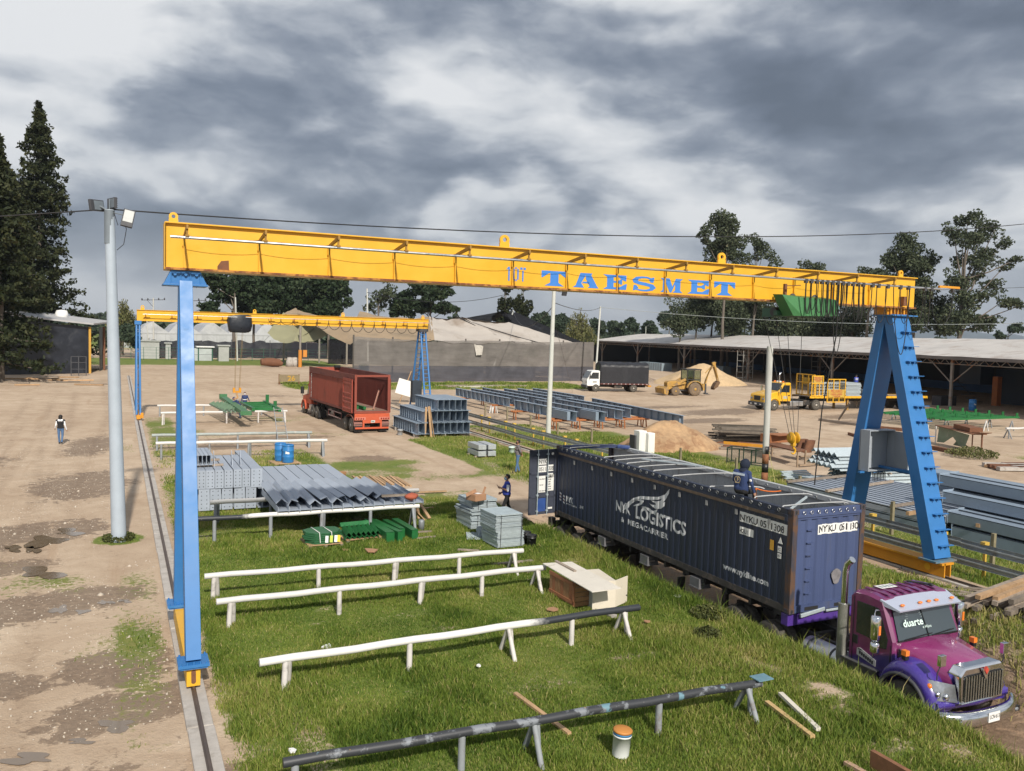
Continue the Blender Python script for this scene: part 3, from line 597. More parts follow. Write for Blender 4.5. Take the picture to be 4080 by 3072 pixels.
    for i,ch in enumerate('10T'): stencil(mb,ch,a.x+i*w*1.25,OY(1110,607,Y+.07).z,w,.36,Y+.068)
    mb.build('lettering',LBLU,r)
    mb=MB(); mb.prism([(-13.0,8.52),(-12.75,8.52),(-12.76,8.74),(-12.92,8.72),(-13.0,8.6)],'y',Y+.066,Y+.069); mb.build('rust_patch',RUST,r)
gantry()
def hoist():
    Y=4.3; r=T('hoist_trolley','green hoist trolley hanging under the right end of the large yellow girder','hoist',(4.4,4.6,7.75))
    a=OY(1700,635,Y-.35); b=OY(1812,681,Y-.35)
    mb=MB(); mb.prism([(-.0,8.62),(.0,8.62),(0,7.85)],'x',0,0) if False else None
    HG=mat('hoist_green',(.05,.18,.065),.5,0,.15,4)
    # sloping counterbox with a tapering end plate
    x0,x1,xt=2.76,3.42,4.86
    mb.loft([[(x0,Y-.15,8.68),(x0,Y-.55,8.66),(x0+.42,Y-.6,8.04),(x0+.42,Y-.15,8.04)],[(x1,Y-.15,8.68),(x1,Y-.62,8.6),(x1,Y-.72,8.04),(x1,Y-.15,8.04)],[(xt,Y-.15,8.66),(xt,Y-.6,8.58),(xt,Y-.72,8.08),(xt,Y-.15,8.08)]],False)
    mb.build('counterbox',HG,r,.008)
    mb=MB(); mb.lathe([(.0,0),(.25,0),(.27,.04),(.22,.1),(0,.14)],(4.86,Y-.42,8.34),8,'x'); mb.build('motor_cover',mat('mint_paint',(.22,.46,.38),.5,0,.1,5),r)
    mb=MB(); mb.bx(3.5,5.6,Y+.75,Y+1.0,8.05,8.28); mb.bx(3.0,4.9,Y-.1,Y+.05,8.05,8.2); mb.bx(3.4,3.48,Y-.1,Y+1.,8.03,8.3); mb.bx(4.8,4.9,Y-.1,Y+1.,8.06,8.28); mb.build('frame',mat('dark_green_paint',(.03,.10,.06),.5,0,.15,4),r)
    mb=MB(); mb.tube((3.3,Y+.4,8.18),(4.75,Y+.4,8.18),.14,n=18); mb.bx(3.5,3.7,Y+.2,Y+.4,8.25,8.44); mb.bx(4.4,4.6,Y+.2,Y+.5,8.25,8.44); mb.build('rope_drum',DGR,r)
    for x in (3.6,4.5):
        for yy in (Y-.08,Y+.7): mb=MB(); mb.lathe([(0,-.04),(.12,-.04),(.14,0),(.12,.04),(0,.04)],(x,yy,8.6),14,'y'); mb.build('trolley_wheel',DGR,r)
    mb=MB(); mb.bx(2.9,2.98,Y-.5,Y-.42,8.62,8.98); mb.bar((2.94,Y-.46,8.92),(3.5,Y-.5,8.96),.025,.025); mb.build('tow_arm',RUST,r)
    h=OY(1714,950,Y+.4); hz_=h.z
    mb=MB()
    for x,dx in ((2.95,-.16),(3.4,-.04),(3.85,.04),(4.5,.16)): mb.path([(x,Y+.4,8.05),(h.x+dx,Y+.4,hz_+.12)],.009,5)
    mb.build('wire_rope',ROPE,r)
    k=MB(); 
    for s in (-1,1): k.lathe([(0,-.025),(.17,-.025),(.19,0),(.17,.025),(0,.025)],(h.x+s*.1,Y+.4,hz_+.06),20,'x')
    k.bx(h.x-.14,h.x+.14,Y+.36,Y+.44,hz_-.02,hz_+.12); k.bx(h.x-.06,h.x+.06,Y+.34,Y+.46,hz_-.2,hz_-.02)
    hb=k.build('hook_block',mat('hook_yellow',(.62,.34,.02),.5,0,.25,6),r)
    m=MB(); pts=[(h.x+.08*math.sin(t)+.01,Y+.4,hz_-.36+.09*math.cos(t)) for t in np.linspace(0,4.2,14)]; m.path([(h.x+.01,Y+.4,hz_-.2)]+pts,[.034]*8+[.032,.03,.028,.025,.022,.018,.014],8); m.build('hook',mat('hook_yellow',(.62,.34,.02)),hb)
hoist()
def gantry_far():
    Y=55.; r=T('gantry_crane','distant smaller yellow gantry crane on blue tubular legs, behind the foreground crane','gantry crane',(-13.6,55,0))
    x0,x1,zb,zt=-13.7,9.75,7.5,8.34
    mb=MB(); mb.bx(x0,x1,Y,Y+.45,zb,zt-.03); mb.bx(x0-.02,x1+.02,Y-.08,Y+.52,zt-.03,zt); mb.bx(x0,x1,Y-.05,Y+.5,zb-.02,zb); mb.build('girder',YEL,r)
    mb=MB(); [(lug(q:=MB(),x,Y+.2,zt,.85),q.build('lifting_lug',YEL,r)) for x in (-13.3,-5.0,2.2,9.3)]
    for k in range(13):
        x=-13.1+k*1.87; q=MB(); q.bx(x-.02,x+.02,Y-.06,Y-.002,zb,8.1); q.bx(x-.03,x+.03,Y-.45,Y,8.02,8.08); q.bx(x-.15,x+.3,Y-.46,Y-.42,8.05,8.1); q.build('stiffener',YEL2,r)
    mb=MB(); mb.tube((-13.3,Y-.44,8.0),(9.9,Y-.44,8.0),.03,n=6); mb.build('festoon_bar',ALU,r)
    mb=MB(); fx=np.linspace(-4,9.6,15)
    for i in range(14):
        p=[(fx[i]+(fx[i+1]-fx[i])*(1-math.cos(math.pi*t))/2,Y-.46,7.95-(.9 if i>5 else .45 if i<3 else .75)*math.sin(math.pi*t)**.75) for t in np.linspace(0,1,11)]; mb.path(p,.022,4)
    mb.build('festoon_cable',WIRE,r)
    L=-13.62; tp=[]
    for s in (-1,1):
        mb=MB()
        for k in (-.13,.13): mb.tube((L+k,Y+.2+s*1.9,.45),(L+k*.8,Y+.2+s*.25,7.2),.075,n=10)
        for t in (.12,.3,.5,.7,.88): y=Y+.2+s*(1.9-1.65*t); z=.45+6.75*t; mb.bar((L-.13,y,z),(L+.13,y,z),.05,.05)
        mb.build('leg',BLU,r)
    mb=MB(); mb.bx(L-.24,L+.24,Y-.2,Y+.6,7.2,7.5); mb.build('leg_cap',BLU,r)
    mb=MB(); mb.bx(L-.14,L+.14,Y-2.1,Y+2.5,.15,.45); mb.bx(L+.14,L+.34,Y-1.9,Y-1.6,.2,.6); mb.build('end_truck',YEL2,r)
    X=9.25
    for s in (-1,1):
        mb=MB()
        for k in (-.28,.28): mb.tube((X+k,Y+.2+s*2.1,.5),(X+k*.75,Y+.2+s*.3,7.25),.085,n=10)
        for t in np.linspace(.06,.96,19): y=Y+.2+s*(2.1-1.8*t); z=.5+6.75*t; mb.bar((X-.28,y-.05,z),(X+.28,y-.05,z),.05,.05)
        mb.build('leg',BLU,r)
    mb=MB(); mb.bx(X-.4,X+.4,Y-.3,Y+.7,7.25,7.5); mb.build('bearing_block',DGR,r)
    mb=MB(); mb.bx(X-.14,X+.14,Y-2.3,Y+2.7,.15,.5); mb.build('end_truck',YEL2,r)
    mb=MB(); mb.bx(X-1.2,X-.35,Y-1.1,Y-.5,1.1,3.0); mb.build('control_cabinet',mat('dark_cabinet',(.02,.03,.045),.6,0,.3,3),r,.03)
    h=T('covered_hoist','hoist wrapped in black sheeting under the distant yellow girder','hoist',(-6.2,54.9,6.7))
    mb=MB(); n=12; rings=[]
    for z,w,d in ((8.15,.88,.35),(7.75,.97,.42),(7.3,.93,.45),(6.95,.86,.42),(6.8,.7,.3)):
        rings.append([(-6.2+w*(math.copysign(abs(math.cos(a))**.5,math.cos(a)))+random.uniform(-.06,.06),54.9+d*math.copysign(abs(math.sin(a))**.5,math.sin(a)),z+random.uniform(-.06,.06)) for a in np.linspace(0,2*math.pi,n+1)[:-1]])
    mb.loft(rings,True); mb.build('cover',mat('black_sheeting',(.012,.016,.024),.35,0,.3,4,.5,6),h)
    mb=MB()
    for dx in (-.28,-.2,.2,.28): mb.path([(-6.2+dx,54.9,6.8),(-6.35+dx*.7,54.9,2.2)],.012,4)
    mb.build('chain',mat('rusty_chain',(.28,.19,.08),.7,.3,.2,10),h)
    mb=MB(); mb.bx(-6.68,-6.5,54.8,55,1.95,2.35); mb.bx(-6.22,-6.04,54.8,55,1.95,2.35); mb.bx(-6.6,-6.1,54.85,54.95,1.95,2.1); mb.path([(-6.36,54.9,1.95),(-6.36,54.9,1.7),(-6.26,54.9,1.58),(-6.36,54.9,1.48),(-6.44,54.9,1.56)],.035,6); mb.build('hook_block',YEL2,h)
gantry_far()
# ------------------------------------------------------------------ wheels
RIMM=mat('steel_rim',(.36,.36,.36),.45,.6,.15,6); RIMW=mat('pale_dusty_rim',(.45,.42,.37),.7,0,.2,6)
_WP={}
def wheel(parent,c,r=.5,w=.28,rimm=None,tyre=None,out=-1,name='wheel'):
    """wheel part centred at c in the parent's local axes, axle along x, outer face towards out*x"""
    rimm=rimm or RIMM; tyre=tyre or TYRE; k=(r,w,rimm.name,tyre.name,out)
    if k not in _WP:
        mb=MB(); prof=[(r*.56,-w/2),(r*.9,-w/2),(r*.985,-w*.38),(r,-w*.25),(r,w*.25),(r*.985,w*.38),(r*.9,w/2),(r*.56,w/2)]
        mb.lathe(prof,(0,0,0),32,'x')
        for i in range(32):
            a=2*math.pi*i/32; ca,sa=math.cos(a),math.sin(a)
            for x0 in (-.3,.05): mb.add([(w*x0,ca*r*.995-sa*.02,sa*r*.995+ca*.02),(w*(x0+.25),ca*r*.995-sa*.02,sa*r*.995+ca*.02),(w*(x0+.25),ca*(r+.012),sa*(r+.012)),(w*x0,ca*(r+.012),sa*(r+.012)),(w*(x0+.25),ca*r*.995+sa*.02,sa*r*.995-ca*.02),(w*x0,ca*r*.995+sa*.02,sa*r*.995-ca*.02)],[(0,1,2,3),(3,2,4,5)])
        a=mb.build(name,tyre,None,local=True)
        mb=MB(); o=out*w/2
        mb.lathe([(r*.57,o*.96),(r*.55,o*1.02),(r*.5,o*.95),(r*.46,o*.4),(r*.3,o*.55),(r*.22,o*.75),(r*.2,o*1.1),(r*.08,o*1.15),(0,o*1.15)],(0,0,0),24,'x')
        mb.c=1
        for i in range(10):
            t=2*math.pi*i/10; mb.tube((o*.55,math.cos(t)*r*.27,math.sin(t)*r*.27),(o*.9,math.cos(t)*r*.27,math.sin(t)*r*.27),.02,n=6)
        b=mb.build('rim',[rimm,DGR],a,local=True); _WP[k]=(a,b); 
    else:
        a0,b0=_WP[k]; a=a0.copy(); COL.objects.link(a); b=b0.copy(); COL.objects.link(b); b.parent=a
    a.parent=parent; a.location=c; a.name=name
    return a
# ------------------------------------------------------------------ containers
def corr_pts(L,f=.10,s=.036,d=.015,inset=.0):
    """breakpoints (distance along, depth) of trapezoid corrugation"""
    p=[];x=0.; lv=0.
    seq=[(f,0),(s,d),(f,d),(s,0)]; k=0; p.append((0,0))
    while x<L: x+=seq[k%4][0]; p.append((min(x,L),seq[k%4][1])); k+=1
    return p
def corr_depth(pts):
    xs=[a for a,b in pts]; ds=[b for a,b in pts]
    return lambda v: float(np.interp(v,xs,ds))
def corr_wall(mb,pts,place,z0,z1):
    vs=[place(a,b,z0) for a,b in pts]+[place(a,b,z1) for a,b in pts]; n=len(pts)
    mb.add(vs,[(i,i+1,n+i+1,n+i) for i in range(n-1)])
CNAVY=mat('navy_container_paint',(.017,.025,.052),.5,0,.18,1.5,dirt=(.032,.031,.034),dsc=1.6,dth=(.52,.78),stretch=(1,1,.25))
CBLUE=mat('blue_container_paint',(.055,.078,.17),.55,0,.16,1.6,dirt=(.07,.075,.10),dsc=2,dth=(.55,.75),stretch=(1,1,.2))  # lighter and bluer than the navy of the side walls
CGREY=mat('grey_container_lining',(.42,.44,.455),.6,0,.12,2,dirt=(.15,.145,.14),dsc=2.2,dth=(.55,.72),stretch=(1,1,.3))
CRUST=mat('rusty_corner_paint',(.045,.042,.055),.8,0,.3,4,dirt=(.11,.06,.036),dsc=5,dth=(.42,.6),stretch=(1,1,.4))
def decal_fn(pts,y0):
    dep=corr_depth(pts)
    def fn(bm,sx):
        for v in bm.verts: v.co.x*=sx
        xs=[v.co.x for v in bm.verts]; lo,hi=min(xs),max(xs)
        for a,b in pts:
            x=a-y0
            if lo<x<hi: bmesh.ops.bisect_plane(bm,geom=bm.verts[:]+bm.edges[:]+bm.faces[:],plane_co=(x,0,0),plane_no=(1,0,0))
        for v in bm.verts: v.co.z-=dep(y0+v.co.x)
    return fn
def navy_container():
    Lc,Wc,Hc=12.19,2.44,2.59
    r=T('shipping_container','open-top navy shipping container with NYK LOGISTICS lettering, behind the purple cab','shipping container',(0,0,.55),.0074)
    z0=.55
    pw=corr_pts(Lc-.36); P=lambda a,d,z:(.02+d,Lc-.18-a,z)          # near wall, measured from the rear
    mb=MB(); corr_wall(mb,pw,P,z0+.16,z0+Hc-.30); mb.build('side_wall',CNAVY,r)
    mb=MB(); corr_wall(mb,pw,lambda a,d,z:(.032+d,Lc-.18-a,z),z0+.16,z0+Hc-.3); mb.build('inner_lining',CGREY,r)
    mb=MB(); corr_wall(mb,pw,lambda a,d,z:(Wc-.02-d,Lc-.18-a,z),z0+.16,z0+Hc-.30); mb.build('side_wall',CNAVY,r)
    mb=MB(); corr_wall(mb,pw,lambda a,d,z:(Wc-.032-d,Lc-.18-a,z),z0+.16,z0+Hc-.3); mb.build('inner_lining',CGREY,r)
    pf=corr_pts(Wc-.30,.13,.045,.04); F=lambda a,d,z:(.15+a,.03+d,z)
    mb=MB(); corr_wall(mb,pf,F,z0+.18,z0+Hc-.26); mb.build('front_wall',CBLUE,r)
    mb=MB(); corr_wall(mb,pf,lambda a,d,z:(.15+a,.045+d,z),z0+.18,z0+Hc-.26); mb.build('inner_lining',CGREY,r)
    mb=MB(); mb.bx(.03,Wc-.03,.03,Lc-.03,z0+.13,z0+.16); mb.build('floor',mat('container_floor',(.16,.12,.09),.85,0,.3,3),r)
    for x in (0,Wc-.16):
        mb=MB(); mb.bx(x,x+.16,.0,.2,z0,z0+Hc); mb.build('corner_post',CRUST,r,.01)
        mb=MB(); mb.bx(x,x+.16,Lc-.18,Lc,z0,z0+Hc); mb.build('corner_post',CNAVY if x==0 else CRUST,r,.01)
    for x in (-.006,Wc-.174):
        for y in (-.006,Lc-.174):
            for z in (z0-.01,z0+Hc-.115):
                mb=MB(); mb.bx(x,x+.18,y,y+.18,z,z+.12); mb.mat(1); mb.prism([(x+.09+.035*math.cos(a),z+.06+.05*math.sin(a)) for a in np.linspace(0,2*math.pi,13)[:-1]],'y',y-.003 if y<1 else y+.181,y+.01 if y<1 else y+.183); mb.build('corner_casting',[CRUST,BLK],r,.008)
    for x,nm in ((0,CNAVY),(Wc-.14,CGREY)):
        mb=MB(); mb.bx(x,x+.14,.2,Lc-.18,z0+Hc-.14,z0+Hc); mb.bx(x+(-.01 if x==0 else .1),x+(.05 if x==0 else .15),.2,Lc-.18,z0+Hc-.32,z0+Hc-.14); mb.build('top_rail',nm,r,.006)
        mb=MB(); mb.bx(x+.01,x+.11,.2,Lc-.18,z0+.0,z0+.17); mb.build('bottom_rail',mat('dirty_black_rail',(.05,.045,.042),.8,0,.4,5,dirt=(.17,.13,.10),dsc=4,dth=(.5,.7)),r)
    mb=MB(); mb.bx(-.014,.0,.3,Lc-.2,z0+Hc-.30,z0+Hc-.22); mb.build('rub_strip',mat('rusty_strip',(.12,.085,.06),.85,0,.5,6,dirt=(.25,.2,.16),dsc=4),r)
    mb=MB(); mb.bx(.16,Wc-.16,.02,.12,z0+Hc-.26,z0+Hc-.005); mb.bx(.14,Wc-.14,-.005,.02,z0+Hc-.2,z0+Hc-.12); mb.build('front_header',CBLUE,r,.006)
    mb=MB(); mb.bx(.16,Wc-.16,.0,.14,z0,z0+.18); mb.mat(1); mb.bx(.5,.95,-.004,.0,z0+.03,z0+.12); mb.bx(1.5,1.95,-.004,0,z0+.03,z0+.12); mb.build('front_sill',[CBLUE,BLK],r)
    mb=MB(); mb.bx(.16,Wc-.16,Lc-.14,Lc,z0,z0+.17); mb.build('rear_sill',CNAVY,r)
    # lashing rings along the rail
    ring=MB(); ring.path([(0,.045*math.cos(t),.045*math.sin(t)) for t in np.linspace(0,2*math.pi,9)],.008,4); ro=ring.build('lashing_ring',ALU,r,local=True); ro.location=(-.012,.5,Hc-.07)
    for k in range(1,34): o=ro.copy(); COL.objects.link(o); o.parent=r; o.location=(-.012,.5+k*.34,Hc-.07)
    for k in range(24): o=ro.copy(); COL.objects.link(o); o.parent=r; o.location=(Wc-.15,.6+k*.48,Hc-.09)
    for k in range(8): o=ro.copy(); COL.objects.link(o); o.parent=r; o.location=(.35+k*.24,-.012,Hc-.08); o.rotation_euler=(0,0,R_(90))
    # roof bows, some knocked askew
    bows=[((.23,1.67),(2.12,1.53)),((.07,.48),(2.19,.35)),((.05,3.3),(1.5,2.7)),((.1,5.1),(2.3,5.0)),((.1,6.1),(2.3,6.0)),((.1,6.9),(2.3,6.8)),((.1,7.6),(2.3,7.75)),((.1,8.3),(2.3,8.4)),((.1,9.0),(2.3,9.1)),((.1,11.4),(2.3,11.5)),((.1,11.95),(2.3,11.75))]
    for i,((xa,ya),(xb,yb)) in enumerate(bows):
        mb=MB(); mb.path([(xa,ya,z0+Hc-.02),(xa+.05,ya,z0+Hc+.02)]+[(xa+(xb-xa)*t,ya+(yb-ya)*t,z0+Hc+.015+.025*math.sin(math.pi*t)) for t in np.linspace(.08,.92,9)]+[(xb,yb,z0+Hc-.02)],.019,8); mb.build('roof_bow',mat('dull_bow_tube',(.40,.41,.42),.5,.2,.2,5),r)
    mb=MB(); mb.bar((1.9,6.0,z0+Hc+.1),(.9,7.9,z0+Hc+.1),.03,.05); mb.bar((.55,.9,z0+Hc-.3),(1.5,1.1,z0+Hc+.05),.04,.05); mb.build('loose_bow',GALV,r)
    mb=MB(); mb.path(sag((1.1,2.6,z0+Hc+.03),(1.65,2.2,z0+Hc+.0),.05,6),.02,5); mb.path([(1.1,2.6,z0+Hc+.03),(1.12,2.58,z0+Hc-.35)],.025,5); mb.build('orange_strap',mat('orange_strap',(.65,.16,.03),.8),r)
    # swung rear header
    mb=MB(); mb.bx(.16,Wc-.16,Lc-.14,Lc-.02,z0+Hc-.14,z0+Hc-.02); mb.bar((.1,Lc-.3,z0+Hc),(2.2,Lc-.9,z0+Hc+.02),.12,.10); mb.build('rear_header',CBLUE,r)
    mb=MB(); mb.bar((2.05,Lc-1.0,z0+Hc+.04),(2.4,Lc-1.3,z0+Hc+.02),.25,.12); mb.build('folded_tarp',mat('blue_tarp',(.04,.07,.2),.5,0,.3,6),r,.03)
    # doors: the near leaf stands open beside the container, the far one is folded back
    hx,hy=0.,Lc-.02; ex,ey=-1.2,Lc-.16; dv=V((ex-hx,ey-hy,0)).normalized(); nn=V((dv.y,-dv.x,0)); nn=nn if nn.y<0 else -nn; wd=1.2
    zb,ztp=z0+.05,z0+Hc-.12; D=lambda u,z,o=0.: tuple(V((hx,hy,0))+dv*u+nn*o+V((0,0,z)))
    def slab(mb,u0,u1,za,zb_,o0,o1):
        mb.add([D(u0,za,o0),D(u1,za,o0),D(u1,zb_,o0),D(u0,zb_,o0),D(u0,za,o1),D(u1,za,o1),D(u1,zb_,o1),D(u0,zb_,o1)],[(0,1,2,3),(7,6,5,4),(0,4,5,1),(1,5,6,2),(2,6,7,3),(3,7,4,0)])
    mb=MB(); slab(mb,.02,wd,zb,ztp,-.04,0); 
    for za,zc in ((zb,zb+.08),(zb+.62,zb+.70),(zb+1.5,zb+1.58),(ztp-.08,ztp)): slab(mb,.02,wd,za,zc,0,.025)
    slab(mb,.02,.1,zb,ztp,0,.025); slab(mb,wd-.08,wd,zb,ztp,0,.025)
    dr=mb.build('door',mat('dark_door_paint',(.048,.055,.08),.55,0,.15,3,dirt=(.03,.03,.035),dsc=3),r,.005)
    for u in (.43,.87):
        mb=MB(); mb.tube(D(u,zb-.03,.07),D(u,ztp+.02,.07),.018,n=8)
        for z in (zb+.1,zb+.7,zb+1.4,ztp-.2): slab(mb,u-.04,u+.04,z,z+.06,.02,.09)
        mb.build('lock_rod',GALV,dr)
    mb=MB(); slab(mb,.45,.82,zb+.1,zb+.6,.003,.006); mb.build('blue_patch',mat('blue_repair_paint',(.03,.075,.26),.5,0,.2,5,dirt=(.06,.07,.1),dsc=3),dr)
    for u,w_,z,h in ((.47,.36,ztp-.56,.22),(.47,.36,ztp-.84,.24),(.16,.24,ztp-.82,.24),(.16,.24,ztp-1.08,.18),(.5,.30,zb+.82,.62),(.12,.28,zb+.86,.6),(.16,.20,zb+.17,.07)):
        mb=MB(); slab(mb,u,u+w_,z,z+h,.026,.029); mb.build('label_plate',PAPER,dr)
    tx=lambda s,u,z,h,sx=1.: txt(s,h,INK,dr,D(u,z,.029),-dv,(0,0,1),'lettering',sx,.002,bold=.002)
    tx('NYKU',.81,ztp-.52,.15,.8); tx('0511',.81,ztp-.80,.15,.82); tx('308',.385,ztp-.78,.15,.72); tx('42U1',.385,ztp-1.05,.11,.8)
    for i in range(6): tx(['32.480','67.200','3.480','8.380','29.000','63.930'][i],.38,zb+1.36-.09*i,.045,.8)
    for i,s in enumerate(('MGS GROSS WT','TAR WGT','MAX CARGO WT')): tx(s,.77,zb+1.3-.22*i,.04,.7)
    mb=MB(); mb.prism([(0,0)],'x',0,0) if False else mb.add([D(.2+.055*math.cos(a),ztp-.17+.055*math.sin(a),.03) for a in np.linspace(0,2*math.pi,17)[:-1]],[tuple(range(16))]); mb.build('round_sticker',PAPER,dr)
    mb=MB(); mb.bx(Wc+.02,Wc+.07,Lc-1.2,Lc-.02,z0+.05,z0+Hc-.1); mb.build('door',CBLUE,r)
    # lettering on the near side
    fn=lambda y:decal_fn(pw,Lc-.18-y)
    X=(0,-1,0); U=(0,0,1)
    DW=mat('white_decal',(.60,.61,.63),.6,0,.08,8,dirt=(.2,.2,.22),dsc=5,dth=(.62,.72),stretch=(1,1,.2))
    def word(s,y,z,h,sx,bold=.01,nm='lettering',sp=1.): return txt(s,h,DW,r,(.018,y,z),X,U,nm,sx,.004,fn=fn(y),bold=bold,sp=sp)
    word('N',8.05,1.53,.34,1.0,.012); word('YK',7.68,1.54,.34,.84,.010); word('LOGISTICS',6.86,1.53,.39,.98,.016)
    word('&',7.66,1.23,.16,1.,.004); word('MEGACARRIER',7.28,1.225,.16,1.32,.008,sp=1.12)
    word('NYK',11.38,1.19,.19,.92,.010); word('LINE',10.42,1.13,.1,1.05,.004); word('NIPPON YUSEN KAISHA',11.36,1.08,.055,.95,.001)
    word('www.nykline.com',2.55,1.03,.155,1.12,.008)
    # wing emblem above the name
    def poly(pl,nm='wing_emblem'):
        mb=MB(); me=bpy.data.meshes.new(nm); bm=bmesh.new(); vs=[bm.verts.new((8.05-y,z,0)) for y,z in pl]; bm.faces.new(vs); bmesh.ops.triangulate(bm,faces=bm.faces[:])
        fn(8.05)(bm,1.)
        for v in bm.verts: v.co=V((.012-v.co.z-.0,8.05-v.co.x,v.co.y-.55))
        bm.to_mesh(me); bm.free(); me.materials.append(DW); o=bpy.data.objects.new(nm,me); COL.objects.link(o); o.parent=r
    poly([(7.62,1.58),(7.45,1.8),(7.29,1.95),(7.0,2.13),(6.6,2.27),(6.1,2.34),(5.65,2.42),(5.35,2.54),(5.10,2.76),(5.12,2.62),(5.28,2.42),(5.45,2.25),(5.62,2.2),(5.31,2.33),(5.33,2.2),(5.5,2.08),(5.8,2.02),(6.15,2.12),(5.9,2.12),(5.75,2.17),(6.05,2.24),(5.75,2.26),(5.55,2.32),(5.44,2.41),(5.7,2.32),(6.1,2.24),(6.6,2.17),(6.95,2.02),(7.2,1.85),(7.4,1.7)])
    poly([(7.2,1.93),(6.95,2.10),(6.65,2.17),(6.42,2.15),(6.5,2.03),(6.7,1.94),(7.0,1.87),(6.92,1.93),(6.72,2.0),(6.6,2.08),(6.75,2.10),(7.0,2.01)])
    poly([(6.55,1.93),(6.3,1.99),(6.1,1.97),(5.9,1.93),(5.66,2.04),(5.72,1.93),(5.9,1.84),(6.1,1.86),(6.3,1.94)])
    # flag
    for i in range(5):
        mb=MB(); y0=11.9; zz=1.44-i*.06
        mb.add([(.028,y0,zz),(.028,y0-.42,zz-.09),(.028,y0-.42,zz-.15),(.028,y0,zz-.06)],[(0,1,2,3)]); mb.build('flag_stripe',DW if i%2==0 else mat('flag_brown',(.12,.06,.06),.7),r)
    for s,y,z,h,w_ in (('NYKU 0511308',1.95,2.50,.20,1.78),('42U1',1.92,2.17,.13,.5)):
        n=len(s.replace(' ',''))
        mb=MB(); pts=[(a,b) for a,b in pw if Lc-.18-y-.02<a<Lc-.18-y+w_+.02]; pts=[(Lc-.18-y-.02,corr_depth(pw)(Lc-.18-y-.02))]+pts+[(Lc-.18-y+w_,corr_depth(pw)(Lc-.18-y+w_))]
        corr_wall(mb,pts,lambda a,d,zz:(.02+d-.004,Lc-.18-a,zz),z-.035,z+h+.035); mb.build('label_plate',PAPER,r)
        txt(s,h*.86,INK,r,(.013,y,z),X,U,'lettering',1.02 if n>5 else .9,.006,fn=fn(y),bold=.002)
    for y,z,w_,h,m_ in ((.78,1.99,.13,.26,mat('yellow_label',(.6,.33,.04),.6)),(.5,2.0,.13,.15,PAPER),(.5,1.84,.13,.13,PAPER)):
        mb=MB(); mb.bx(.008,.012,y-w_,y,z,z+h); mb.build('label_plate',m_,r)
    mb=MB(); mb.prism([(.50,2.22),(.34,2.22),(.42,2.38)],'x',.008,.012); mb.build('warning_triangle',PAPER,r)
    txt('IC',.07,INK,r,(.008,.49,2.04),X,U,'lettering',1.,.003); txt('87',.07,INK,r,(.008,.49,1.87),X,U,'lettering',1.,.003)
    fz=2.52; ff=decal_fn(pf,.87-.15)
    mb=MB(); pts=[(a,b) for a,b in pf if .70<a<2.08]; corr_wall(mb,[(.70,corr_depth(pf)(.7))]+pts+[(2.08,corr_depth(pf)(2.08))],lambda a,d,zz:(.15+a,.03+d-.004,zz),fz-.05,fz+.2); mb.build('label_plate',PAPER,r)
    txt('NYKU 0511308',.17,INK,r,(.87,.022,fz),(1,0,0),U,'lettering',.95,.006,fn=ff,bold=.002)
    for k in range(6): mb=MB(); mb.bx(.48,.68,-.02,.03,z0+.45+k*.32,z0+.47+k*.32); mb.build('step_iron',CBLUE,r)
    for k in range(9):
        mb=MB(); y=.8+k*1.25; mb.bx(-.004,.02,y,y+.09,z0+Hc-.52,z0+Hc-.38); mb.build('tape_patch',mat('grey_tape',(.3,.3,.3),.7,0,.3,8),r)
    mb=MB(); mb.prism([(1.55+.16*math.cos(a)*(1+.2*math.sin(3*a)),1.35+.2*math.sin(a)) for a in np.linspace(0,2*math.pi,15)[:-1]],'y',.02,.024); mb.build('rust_patch',mat('grey_scuff',(.2,.19,.2),.8,0,.4,8),r)
navy_container()
